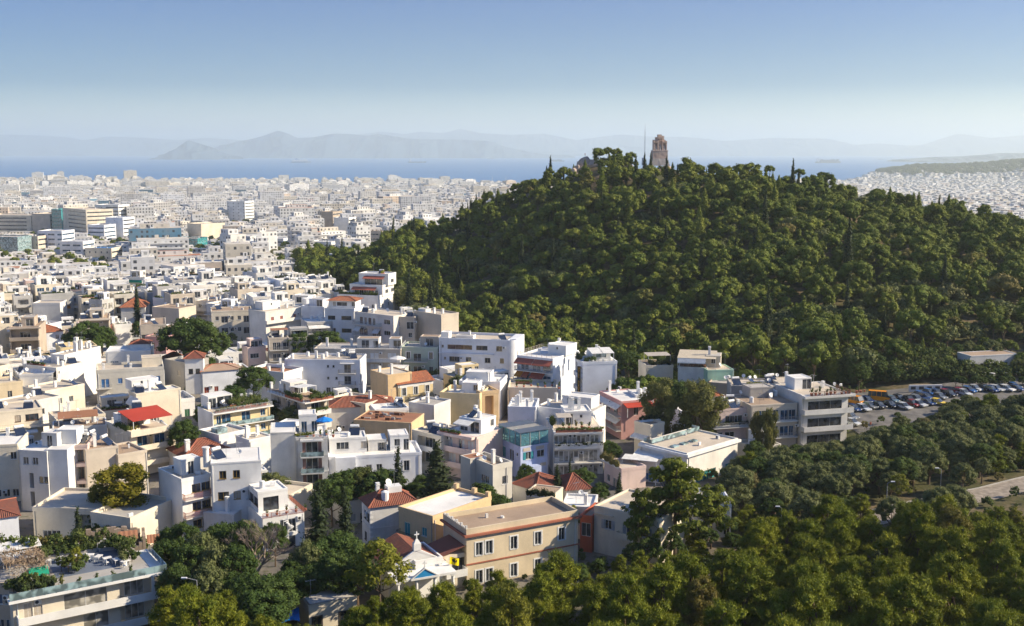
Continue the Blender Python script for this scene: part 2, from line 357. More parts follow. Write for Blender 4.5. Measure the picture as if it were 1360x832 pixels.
# ------------------------------------------------ trees
def ico(n=1):
    import bmesh
    bm = bmesh.new(); bmesh.ops.create_icosphere(bm, subdivisions=n, radius=1)
    v = np.array([x.co[:] for x in bm.verts]); f = np.array([[y.index for y in x.verts] for x in bm.faces]); bm.free(); return v, f
IV, IF = ico(2)
def crown_mesh(name, puffs, n, size, material, seed, spiky=0., up=.15, core=.72, flat=.0):
    """leaf-sized faces spread through the outer part of each clump, over a ragged inner mass of the same foliage"""
    r = np.random.default_rng(seed); V = []; F = []; A = []; o = 0
    for (c, rad) in puffs:
        c = np.array(c); rad = np.array(rad)
        k = max(12, int(n*(rad[0]*rad[1]*rad[2])**(2/3)))
        d = r.normal(size=(k, 3)); d[:, 2] = np.where(d[:, 2] < -.35, -d[:, 2], d[:, 2]); d /= np.linalg.norm(d, axis=1)[:, None]
        lump = 1+.22*np.sin(d[:, :1]*7+seed+c[0]*3)*np.cos(d[:, 1:2]*6+c[1]*2)
        p = c+d*rad*lump*r.uniform(.70, 1.06, (k, 1))
        nrm = d+r.normal(size=(k, 3))*.34+np.array([0, 0, up]); nrm /= np.linalg.norm(nrm, axis=1)[:, None]
        a = np.cross(nrm, r.normal(size=(k, 3))); a /= np.linalg.norm(a, axis=1)[:, None]; b = np.cross(nrm, a)
        s = size*r.uniform(.6, 1.4, (k, 1))
        if spiky:
            dirv = d+np.array([0, 0, .9 if spiky > 3 else .55])+r.normal(size=(k, 3))*.35; dirv /= np.linalg.norm(dirv, axis=1)[:, None]
            side = np.cross(dirv, r.normal(size=(k, 3))); side /= np.linalg.norm(side, axis=1)[:, None]
            L = s*spiky; wv = s*.32
            q = np.stack([p-side*wv*.5, p+dirv*L*.5-side*wv*1.1, p+dirv*L, p+dirv*L*.45+side*wv*1.1], 1)
            fl_ = (r.random(k) < (.35 if spiky > 3 else .6))[:, None, None]; q = np.where(fl_, np.stack([p-a*s*1.2, p-b*s, p+a*s*1.2, p+b*s], 1), q)
        else:
            q = np.stack([p-a*s, p-b*s*.75, p+a*s, p+b*s*.75], 1)
        V.append(q.reshape(-1, 3)); F.append(o+np.arange(4*k).reshape(k, 4)); o += 4*k; A.append(np.repeat(r.uniform(0, 1, k), 4))
        if core:
            w = IV*(core*rad)*(1+.18*r.normal(size=(len(IV), 1)))+c
            q = w[IF]; q = np.concatenate([q, q[:, :1]], 1)
            # triangles kept as thin quads of the same table
            mid = (q[:, 2]+q[:, 0])/2; q[:, 3] = mid
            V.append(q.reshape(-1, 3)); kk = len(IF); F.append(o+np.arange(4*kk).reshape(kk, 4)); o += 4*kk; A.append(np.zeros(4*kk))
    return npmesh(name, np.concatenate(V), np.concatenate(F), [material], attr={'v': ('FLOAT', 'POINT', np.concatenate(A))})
def trunk_mesh(name, h, r0, puffs, seed, limbs=8, lean=.0):
    rr = random.Random(seed); mb = MB(); p = Vector((0, 0, -.6)); pts = [(p, r0)]
    for k in range(1, 5):
        q = Vector((lean*h*k/4+rr.uniform(-.1, .1)*h*.12, rr.uniform(-.1, .1)*h*.12, h*k/4)); pts.append((q, r0*(1-.17*k)))
    for (a, ra), (b_, rb) in zip(pts, pts[1:]): mb.cyl(a, b_, ra, rb, 7, cap=False)
    for c, rad in rr.sample(puffs, min(limbs, len(puffs))):
        a = pts[rr.choice((2, 3, 4))][0]; c = Vector(c)
        m_ = (a+c)/2+Vector((0, 0, -.12*(c-a).length)); mb.cyl(a, m_, r0*.42, r0*.28, 5, cap=False); mb.cyl(m_, c, r0*.28, r0*.1, 5, cap=False)
    return mb.mesh(name, ['trunk_bark'])
def puffs_round(seed, R0, hz, base, n, pr=.42, flat=.7, top=.2):
    """clumps round a crown of radius R0 whose middle stands at height base+hz"""
    r = random.Random(seed); out = []
    for i in range(n):
        a = i*2.39996+r.uniform(-.4, .4); zz = 1-1.25*(i+.5)/n; q = math.sqrt(max(.05, 1-zz*zz))
        k = r.uniform(.55, .95); pr_ = R0*pr*r.uniform(.7, 1.2)
        out.append(((math.cos(a)*q*R0*k, math.sin(a)*q*R0*k, base+hz+zz*hz*r.uniform(.8, 1.05)), (pr_, pr_, pr_*flat)))
    return out
def cyp_puffs(h, r0, seed, n=16):
    r = random.Random(seed); return [((r.uniform(-.1, .1), r.uniform(-.1, .1), .6+h*(k+.5)/n), (r0*f*r.uniform(.85, 1.12), r0*f*r.uniform(.85, 1.12), h/n*1.25)) for k in range(n) for f in [min(1, .65+k*.12)*min(1, (n-k)/(n*.62))**.8]]
PROTO = {}
def proto(kind, i, puffs, n, size, material, trunk_h, tr, **kw):
    PROTO.setdefault(kind, []).append((crown_mesh('crown', puffs, n, size, material, i*13+len(PROTO), **kw), trunk_mesh('trunk', trunk_h, tr, puffs, i*7+3)))
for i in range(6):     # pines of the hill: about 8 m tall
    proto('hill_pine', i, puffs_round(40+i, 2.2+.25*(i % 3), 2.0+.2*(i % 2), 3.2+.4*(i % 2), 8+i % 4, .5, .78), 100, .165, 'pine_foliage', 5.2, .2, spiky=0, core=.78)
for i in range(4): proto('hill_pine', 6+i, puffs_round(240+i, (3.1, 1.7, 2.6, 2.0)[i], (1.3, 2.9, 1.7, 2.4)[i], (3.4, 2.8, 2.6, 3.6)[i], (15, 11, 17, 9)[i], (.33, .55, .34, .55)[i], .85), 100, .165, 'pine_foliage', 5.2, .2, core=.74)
proto('hill_pine', 10, cyp_puffs(8.5, 1.7, 71, 12), 90, .17, 'pine_foliage', 6, .2, spiky=1.6, core=.7)
for i in range(3):
    proto('hill_olive', i, puffs_round(60+i, 2.7, 1.7, 1.6, 11, .5, .75), 62, .2, 'olive_foliage', 3, .22, core=.62)
for i in range(3): proto('cypress', i, cyp_puffs(11+i, 1.05, 80+i), 110, .17, 'dark_foliage', 8, .16, spiky=2.2, core=.7)
for i in range(4):     # near pines: big crowns with many clumps
    r_ = random.Random(i); pf = []
    for k in range(54):
        t_ = (k+.5)/54; zz = 2.2+9.6*t_; rad_ = (4.4*(1-t_)**.4*min(1, .45+t_*2.2))*r_.uniform(.4, 1.2); a_ = k*2.39996+r_.uniform(-.6, .6); q_ = r_.uniform(.7, 1.35)*(1.15-.35*t_)
        pf.append(((math.cos(a_)*rad_, math.sin(a_)*rad_, zz+r_.uniform(-.5, .5)), (q_, q_, q_*.8)))
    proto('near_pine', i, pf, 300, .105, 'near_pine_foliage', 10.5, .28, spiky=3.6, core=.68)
for i in range(3):
    proto('near_olive', i, puffs_round(120+i, 3.5, 3.3, 1.6, 46, .25, .95), 210, .10, 'olive_foliage', 4, .35, spiky=1.9, core=.66)
for i in range(3):
    proto('broadleaf', i, puffs_round(140+i, 3.4, 3.5, 2.1, 50, .25, .85), 190, .13, 'broad_foliage', 6, .22, core=.6)
for i in range(2):
    pf = puffs_round(160+i, 3.1, 3.6, 2.5, 30, .25, .9); proto('light_tree', i, pf, 190, .15, 'lime_foliage', 8, .16, core=.4)
pf = [((math.cos(a)*q, math.sin(a)*q*.7, z), (s, s, s*1.3)) for a, q, z, s in [(rnd.uniform(0, 6.3), rnd.uniform(.3, 1)*(2.5+z*.12), z, rnd.uniform(.8, 1.25)) for z in [2.2+10.5*k/43 for k in range(44)]]]
proto('gum', 0, pf, 190, .15, 'gum_foliage', 11, .3, spiky=2.4, core=.55, up=0)
proto('gum', 1, [((x*1.05, y*1.1, z*.8+.4), s) for (x, y, z), s in pf], 190, .15, 'gum_foliage', 8, .3, spiky=2.2, core=.5, up=0)
proto('yellow_gum', 0, pf, 190, .16, 'yellow_foliage', 8, .3, spiky=2.0, core=.5, up=0)
proto('bush', 0, puffs_round(7, .8, .45, .2, 8, .55, .9), 160, .10, 'garden_foliage', .5, .04, core=.6)
proto('bush', 1, puffs_round(8, .6, .7, .2, 8, .5, .9), 160, .10, 'garden_foliage', .6, .04, core=.6, spiky=2)
PART_C = {'gum': 'crown', 'bush': 'foliage'}
def tree(kind, x, y, name, label, cat='tree', group=None, sc=1., i=None, z=None, sz=None):
    c, t_ = PROTO[kind][i if i is not None else rnd.randrange(len(PROTO[kind]))]
    o = empty(name, (x, y, (g(x, y) if z is None else z)), rnd.uniform(0, 6.28), label, cat, group); o.scale = (sc, sc, sz or sc*rnd.uniform(.92, 1.1))
    ob('crown', c, o); ob('trunk', t_, o); return o

# the wood on the hill
foot_px = [200, 395, 400, 440, 520, 560, 600, 640, 690, 760, 860, 930, 1000, 1130, 1200, 1270, 1360, 1500, 1800]
foot_d = [900, 700, 520, 500, 455, 380, 348, 333, 320, 306, 298, 290, 280, 288, 294, 312, 314, 300, 300]
bare = [(835,268,32,5),(880,262,10,5),(1165,285,45,3.5),(1230,290,18,3),(790,238,13,9),(1045,240,15,2.5),(1290,292,22,4),(655,428,35,6),(1170,296,30,4),(765,226,16,12)]
pts = []
for gy in np.arange(275, 640, 4.25):
    for gx in np.arange(-130, 420, 4.25):
        x = gx+rnd.uniform(-2.3, 2.3); y = gy+rnd.uniform(-2.3, 2.3); px, py = proj(x, y, g(x, y))
        if y < np.interp(px, foot_px, foot_d)+rnd.uniform(0, 5) or px > 1560 or px < 396: continue
        if y > 600 and px > 760: continue
        if y > 575 and not px < 700: continue
        if 838 < px < 915 and 505 < y < 550: continue
        if any(((px-a)/c)**2+((py-b)/d)**2 < 1 for a, b, c, d in bare): continue
        if rnd.random() < .05: continue
        k = 'hill_pine'; q = rnd.random()
        nn = math.sin(x*.021+2)*math.cos(y*.027+1)
        if q < .05+(.12 if (px < 640 or (y > 480 and 850 < px < 1010)) else 0): k = 'cypress'
        elif q > .92-(.35 if nn > .45 else 0) - (.25 if y > 500 and px > 1100 else 0): k = 'hill_olive'
        sc = rnd.choice((.6, .75, .95, 1.0, 1.1, 1.3, 1.55))*rnd.uniform(.9, 1.1)*((.62 if px > 740 else .85) if y > 500 and px > 560 else 1)*(1.3 if px < 560 else 1)
        if k == 'cypress': sc *= rnd.uniform(.55, .95)
        pts.append((k, x, y, g(x, y)-.4, rnd.uniform(0, 6.28), sc))
pts.sort(key=lambda p: p[2])
CAPS = dict(hill_pine=130, hill_olive=70, cypress=70); cnt = {k: 0 for k in CAPS}; rest = {}
LB = dict(hill_pine=('pine_tree', 'rounded green pine in the dense wood on the lower hillside', 'pine trees of the hillside wood'),
          hill_olive=('olive_tree', 'low grey green olive tree between pines on the hillside', 'olive trees of the hillside wood'),
          cypress=('cypress_tree', 'slender dark cypress rising out of the hillside wood', 'cypresses of the hillside wood'))
for k, x, y, z, rz, sc in pts:
    cnt[k] += 1
    if cnt[k] <= CAPS[k]:
        n_, l_, g_ = LB[k]; o = tree(k, x, y, n_, l_, 'tree', g_, sc, z=z); continue
    i = rnd.randrange(len(PROTO[k])); rest.setdefault((k, i), []).append((x, y, z, rz, sc))
def scatter(name, table, kind='stuff'):
    """points that carry copies of existing tree meshes: what nobody could count"""
    V = []; IDX = []; RZ = []; SC = []; srcs = []
    for key, L in table.items():
        srcs.append(key)
        for x, y, z, rz, sc in L: V.append((x, y, z)); IDX.append(len(srcs)-1); RZ.append(rz); SC.append(sc)
    me = bpy.data.meshes.new(name); me.vertices.add(len(V)); me.vertices.foreach_set('co', np.array(V, np.float32).ravel())
    for nm, typ, dat in (('idx', 'INT', IDX), ('rz', 'FLOAT', RZ), ('sc', 'FLOAT', SC)):
        a = me.attributes.new(nm, typ, 'POINT'); a.data.foreach_set('value', dat)
    o = ob(name, me); tag(o, kind=kind)
    gn = bpy.data.node_groups.new(name, 'GeometryNodeTree'); gn.interface.new_socket('Geometry', in_out='INPUT', socket_type='NodeSocketGeometry'); gn.interface.new_socket('Geometry', in_out='OUTPUT', socket_type='NodeSocketGeometry')
    L = gn.links; gi = gn.nodes.new('NodeGroupInput'); go = gn.nodes.new('NodeGroupOutput')
    g2i = gn.nodes.new('GeometryNodeGeometryToInstance')
    for k, i in reversed(srcs):
        src = bpy.data.objects.new('crown_source', PROTO[k][i][0])
        oi = gn.nodes.new('GeometryNodeObjectInfo'); oi.inputs['Object'].default_value = src; oi.inputs['As Instance'].default_value = True
        L.new(oi.outputs['Geometry'], g2i.inputs[0]) if False else None
        oi.label = str((k, i))
    jn = gn.nodes.new('GeometryNodeJoinGeometry')
    for n_ in [n for n in gn.nodes if n.bl_idname == 'GeometryNodeObjectInfo']: L.new(n_.outputs['Geometry'], jn.inputs[0])
    ip = gn.nodes.new('GeometryNodeInstanceOnPoints'); ip.inputs['Pick Instance'].default_value = True
    def att(nm, typ):
        a = gn.nodes.new('GeometryNodeInputNamedAttribute'); a.data_type = typ; a.inputs['Name'].default_value = nm; return a.outputs['Attribute']
    cx = gn.nodes.new('ShaderNodeCombineXYZ'); L.new(att('rz', 'FLOAT'), cx.inputs[2])
    L.new(gi.outputs[0], ip.inputs['Points']); L.new(jn.outputs[0], ip.inputs['Instance']); L.new(att('idx', 'INT'), ip.inputs['Instance Index'])
    L.new(cx.outputs[0], ip.inputs['Rotation']); L.new(att('sc', 'FLOAT'), ip.inputs['Scale']); L.new(ip.outputs[0], go.inputs[0])
    o.modifiers.new('scatter', 'NODES').node_group = gn; return o
scatter('woods', rest)
print('hill trees', len(pts))

# rocks at the summit
def rock(px, py, y, r, sz=1., label='', seed=0):
    rr = np.random.default_rng(seed); v, f = ico(3); n_ = np.zeros(len(v))
    for k in range(16):
        a = rr.normal(size=3); a /= np.linalg.norm(a); n_ += np.maximum(0, v @ a-.38)*-1.15
    v = v*(1+n_[:, None]*.8+rr.normal(size=(len(v), 1))*.07)*np.array([r, r*.8, r*sz*1.2])
    c = PD(px, py, y); c.z = min(c.z, g(c.x, c.y)+r*sz*.35); o = ob('rock', npmesh('rock', v, f, ['rock_stone']), None, (c.x, c.y, c.z)); return tag(o, label, 'rock')
mat('rock_stone', (.50,.40,.33), .95, .5, False)
for k, (px, py, y, r, sz, l) in enumerate([(770,219,536,2.9,1.2,'large pale limestone crag standing left of the summit pines'),(757,233,533,2.3,.9,'smaller limestone boulder left of the big crag'),(778,213,540,3.6,.6,'limestone block on top of the crag'),
        (790,240,528,2.8,1.1,'pale rock face below the summit pines'),(783,252,524,4,.9,'lower end of the pale rock face among pines'),(830,214,541,3.5,.5,'reddish rubble rock beside the mast'),(845,213,543,3,.4,'small rubble rock at foot of the mast'),
        (815,208,545,2.5,.5,'small rock behind the summit pines'),(893,216,541,3.5,.5,'grey rubble rock right of the monument'),(905,219,540,2.6,.4,'low grey rock right of the monument rubble'),(702,259,545,4,.6,'bare rock on the left shoulder of the hill'),(712,254,543,3.2,.6,'bare rock beside the left shoulder cypress'),(690,263,546,3.2,.5,'lowest bare rock on the left shoulder'),(1110,246,524,2.5,.5,'bare reddish rock on the right crest'),(765,226,534,2.6,1.1,'tilted pale crag block under the top crag'),(762,231,531,2.2,1.0,'pale crag block low on the left side'),(776,224,533,2.3,1.1,'pale crag block right of the top crag'),(781,231,530,2.2,1.0,'pale broken block between crag and rock face'),(788,246,526,2.2,1.2,'narrow pale rock in the middle of the rock face'),(797,236,529,1.9,.9,'small pale rock at the top of the rock face'),(848,256,520,3,.4,'flat reddish rock in the clearing under the monument')]):
    rock(px, py, y, r, sz, l, k+5)
# the monument
mat('marble_warm', (.66,.50,.41), .9, .4); mat('marble_grey', (.60,.54,.49), .9, .4, False)
mo = PD(875.5, 216, 540); mo.z = max(mo.z, g(mo.x, mo.y)+.8)
M_ = empty('ruined_monument', (mo.x, mo.y, mo.z-1.5), R(8), 'tall ruined marble monument on the summit of the wooded hill', 'monument'); M_.scale = (.92, .92, .88)
mb = MB(); rr = random.Random(3)
for k in range(4):
    w_ = 4.9-.3*k; x = -w_
    while x < w_-.2:
        l = min(rr.uniform(1.2, 2.2), w_-x); mb.box(x+.03, -2.6+.15*k-rr.uniform(0, .12), k*.95, x+l-.02, 2.6, k*.95+.92); x += l
mb.build('stepped_base', ['marble_grey'], M_)
mb = MB(); z = 3.8
for k in range(5):
    x = -3.9
    while x < 3.7:
        l = min(rr.uniform(1.0, 1.9), 3.9-x)
        mb.box(x+.02, -2.1-rr.uniform(0, .1), z, x+l-.02, 2.0, z+.78); x += l
    z += .8
mb.box(-4.05, -2.3, z, 4.05, 2.1, z+.35); z += .37
mb.build('podium', ['marble_warm'], M_)
mb = MB(); z0 = z
cols = [(-3.6,-2.9,5.6),(-1.5,-.8,8.2),(.9,1.5,7.4),(2.9,3.5,5.0)]
for x0, x1, hh in cols: mb.box(x0, -1.75, z0, x1, -.8, z0+min(hh, 5.2)); 
for (x0, x1, zt) in [(-3.5,-2.2,5.2),(-2.2,-1.1,7.0),(-1.1,.9,8.0),(.9,2.2,7.7),(2.2,3.0,5.6),(3.0,3.5,3.4)]:
    zz = z0
    while zz < z0+zt-.1:
        a = rr.uniform(-.08, .08); mb.box(x0, -.75+a, zz, x1-.02, 1.0+a, zz+.68); zz += .7
mb.build('wall', ['marble_warm'], M_)
mb = MB()
for x0, x1 in ((-3.6,-.8),(.9,3.5)): mb.box(x0, -1.9, z0+4.0, x1, -.6, z0+4.6)
mb.box(-1.6, -1.6, z0+6.2, 1.6, -.5, z0+6.8); mb.build('cornice', ['marble_warm'], M_)
for x, s_ in ((-2.2, 1.0), (0, 1.15), (2.15, .9)):      # weathered seated figures in the niches
    mb = MB(); mb.cyl((x, -1.15, z0), (x, -1.1, z0+1.4*s_), .62, .5, 8); mb.cyl((x, -1.1, z0+1.4*s_), (x, -1.0, z0+2.3*s_), .5, .3, 8); mb.cyl((x, -1.0, z0+2.3*s_), (x, -1.0, z0+2.7*s_), .16, .2, 8); mb.box(x-.45, -1.6, z0, x+.45, -1.1, z0+1.0*s_)
    mb.build('statue', ['marble_grey'], M_)
# mast
p = PD(856, 217, 541)
M_ = empty('radio_mast', p-Vector((0, 0, 1)), 0, 'thin lattice radio mast left of the monument', 'mast')
mb = MB()
for dx, dy in ((-.3, -.2), (.3, -.2), (0, .3)): mb.cyl((dx, dy, 0), (dx*.3, dy*.3, 17), .045, .03, 4)
for k in range(16): mb.cyl((-.3+.012*k, -.2, k), (.3-.012*k, -.2, k+1), .03, None, 3); mb.cyl((.3-.012*k, -.2, k), (0, .25, k+1), .03, None, 3)
mb.build('lattice', ['grey_paint'], M_)
mb = MB(); mb.cyl((0, 0, 17), (0, 0, 19.5), .05, .03, 4); mb.build('antenna', ['grey_paint'], M_)
mb = MB(); mb.box(-1.3, -1, 0, -.5, 0, 3.5); mb.build('cabinet', ['white_paint'], M_)
# single trees on the skyline
for k, (kind, px, py, y, sc, l) in enumerate([('cypress',731,240,538,1.0,'dark cypress beside the left shoulder of the hill'),('cypress',726,244,538,.75,'shorter cypress left of the shoulder cypress'),('hill_pine',708,254,542,.9,'dark leaning pine on the left shoulder rocks'),
        ('cypress',643,280,540,.95,'tall dark cypress on the left ridge of the hill'),('cypress',626,284,540,.6,'shorter cypress left of the ridge cypress'),('hill_pine',748,240,534,.9,'round dark pine left of the summit crag'),
        ('cypress',856,232,530,1.0,'dark cypress in front of the radio mast'),('cypress',864,236,528,.9,'dark cypress right below the radio mast'),
        ('hill_pine',795,218,538,1.1,'wide dark pine on the summit left of the mast'),('hill_pine',808,217,540,1.1,'dark pine on the summit near the crag'),('hill_pine',820,219,537,1.,'dark pine on the summit closest to the mast'),
        ('hill_pine',985,230,545,.7,'small umbrella pine on the skyline right of the monument'),('hill_pine',1004,231,545,.65,'small umbrella pine standing alone on the skyline'),('hill_pine',1062,243,528,.95,'round pine alone on the right crest'),('hill_pine',1022,236,535,.8,'umbrella pine on the crest before the lone round pine'),('hill_pine',1092,247,525,1.0,'broad pine clump tree on the right crest')]):
    c = PD(px, py, y); tree(kind, c.x, c.y, 'cypress_tree' if kind == 'cypress' else 'pine_tree', l, 'tree', None, sc, i=k % 3, z=c.z-1)
# ------------------------------------------------ the far city: past counting, one object
def city_mats():
    m, t, b = nodes('city_wall', .85, .2)
    uv = N(t, 'ShaderNodeUVMap').outputs[0]; sep = N(t, 'ShaderNodeSeparateXYZ', i_0=uv)
    col = N(t, 'ShaderNodeAttribute', attribute_name='col').outputs['Color']
    def fr(o, s): return N(t, 'ShaderNodeMath', operation='FRACT', i_0=N(t, 'ShaderNodeMath', operation='MULTIPLY', i_0=o, i_1=s).outputs[0]).outputs[0]
    def win(o, s, a, b_):
        f = fr(o, s); g1 = N(t, 'ShaderNodeMath', operation='GREATER_THAN', i_0=f, i_1=a).outputs[0]; g2 = N(t, 'ShaderNodeMath', operation='LESS_THAN', i_0=f, i_1=b_).outputs[0]
        return N(t, 'ShaderNodeMath', operation='MULTIPLY', i_0=g1, i_1=g2).outputs[0]
    w = N(t, 'ShaderNodeMath', operation='MULTIPLY', i_0=win(sep.outputs[0], 1/3.1, .28, .72), i_1=win(sep.outputs[1], 1/3.0, .3, .78)).outputs[0]
    cell = N(t, 'ShaderNodeVectorMath', operation='FLOOR', i_0=N(t, 'ShaderNodeVectorMath', operation='MULTIPLY', i_0=uv, i_1=(1/3.1, 1/3., 1)).outputs[0]).outputs[0]
    wn = N(t, 'ShaderNodeTexWhiteNoise', noise_dimensions='2D', i_Vector=cell).outputs[0]
    w = N(t, 'ShaderNodeMath', operation='MULTIPLY', i_0=w, i_1=ramp(t, wn, .15, .5)).outputs[0]
    pos = N(t, 'ShaderNodeNewGeometry').outputs['Position']
    c = mixc(t, ramp(t, noise(t, .15, pos, 3), .35, .75, 0, .35), col, (.30,.26,.22))
    t.links.new(mixc(t, w, c, (.07,.075,.085)), b.inputs['Base Color']); MATS['city_wall'] = m
    m, t, b = nodes('city_roof', .9, .2)
    pos = N(t, 'ShaderNodeNewGeometry').outputs['Position']; col = N(t, 'ShaderNodeAttribute', attribute_name='col').outputs['Color']
    t.links.new(mixc(t, ramp(t, noise(t, .3, pos, 3), .4, .8, 0, .5), col, (.28,.24,.20)), b.inputs['Base Color']); MATS['city_roof'] = m
city_mats()
def boxes(cx, cy, z0, w, d, h, rot, col, rcol):
    n = len(cx); c, s = np.cos(rot), np.sin(rot); V = np.zeros((n, 8, 3))
    for k, (a, b_) in enumerate(((-1, -1), (1, -1), (1, 1), (-1, 1))):
        lx, ly = a*w/2, b_*d/2; x = cx+lx*c-ly*s; y = cy+lx*s+ly*c
        V[:, k] = np.stack([x, y, z0], -1); V[:, k+4] = np.stack([x, y, z0+h], -1)
    base = np.arange(n)[:, None]*8
    F = np.stack([base+np.array(q) for q in ((0, 1, 5, 4), (1, 2, 6, 5), (2, 3, 7, 6), (3, 0, 4, 7), (4, 5, 6, 7))], 1)
    uv = np.zeros((n, 5, 4, 2)); off = nr.integers(0, 50, n)*3.1
    for k, L in enumerate((w, d, w, d)):
        L = np.maximum(1, np.round(L/3.1))*3.1
        uv[:, k, 1, 0] = L; uv[:, k, 2, 0] = L; uv[:, k, 2, 1] = h; uv[:, k, 3, 1] = h; uv[:, k, :, 0] += off[:, None]
    C = np.ones((n, 5, 4)); C[:, :4, :3] = col[:, None]; C[:, 4, :3] = rcol
    mi = np.zeros((n, 5), int); mi[:, 4] = 1
    return V.reshape(-1, 3), F.reshape(-1, 4), uv.reshape(-1, 2), C.reshape(-1, 4), mi.ravel()
def join(L):
    o = 0; VV, FF, UU, CC, MM = [], [], [], [], []
    for V, F, U, C, M in L: VV.append(V); FF.append(F+o); UU.append(U); CC.append(C); MM.append(M); o += len(V)
    return [np.concatenate(q) for q in (VV, FF, UU, CC, MM)]
PAL = np.array([(.80,.79,.76),(.78,.76,.71),(.74,.68,.58),(.66,.60,.50),(.72,.72,.72),(.62,.50,.40),(.58,.56,.54),(.78,.72,.62),(.80,.80,.80),(.50,.42,.35)])
PW = np.array([.30,.16,.09,.04,.16,.02,.05,.07,.10,.01])
PAL = PAL*np.array([.87, .885, .905]); RP = np.array([(.72,.70,.66),(.60,.56,.50),(.50,.46,.41),(.78,.76,.72),(.42,.18,.10),(.66,.60,.52)]); RW = np.array([.3,.22,.14,.22,.03,.09])
def lots(px0, px1, r0, r1, sp, w, d, h):
    """jittered lots on a turned street grid"""
    out = []; th = .35; c, s = math.cos(th), math.sin(th)
    a0, a1 = (px0-680)/FPX, (px1-680)/FPX
    n = int(r1*1.3/sp)
    I, J = np.meshgrid(np.arange(-n, n), np.arange(-n, n)); u = I*sp*1.0+(np.floor(I/4)*sp*.35); v = J*sp*.92+(np.floor(J/5)*sp*.45)
    x = u*c-v*s; y = u*s+v*c; x = x.ravel()+nr.uniform(-1.8, 1.8, x.size); y = y.ravel()+nr.uniform(-1.5, 1.5, y.size); x = x+90*np.sin(y/430.+1); y = y+70*np.sin(x/390.)
    y_ = np.maximum(y, 1); r = np.hypot(x, y); a = x/y_
    k = (y > 0) & (r >= r0) & (r < r1) & (a > a0) & (a < a1); x, y, r = x[k], y[k], r[k]
    px = 680+FPX*x/y; k = (r < coast(px)-60) & (nr.random(len(x)) > .06) & (hillz(x, y) < 1.0)
    k &= ~((px > 380) & (y < np.interp(px, [380, 700, 900], [560, 560, 700]))); x, y, r = x[k], y[k], r[k]; n = len(x)
    return x, y, r, np.full(n, th)+nr.normal(0, .03, n)+np.where(nr.random(n) < .15, .4, 0), nr.uniform(*w, n), nr.uniform(*d, n), nr.uniform(*h, n)
HERO_BOXES = []
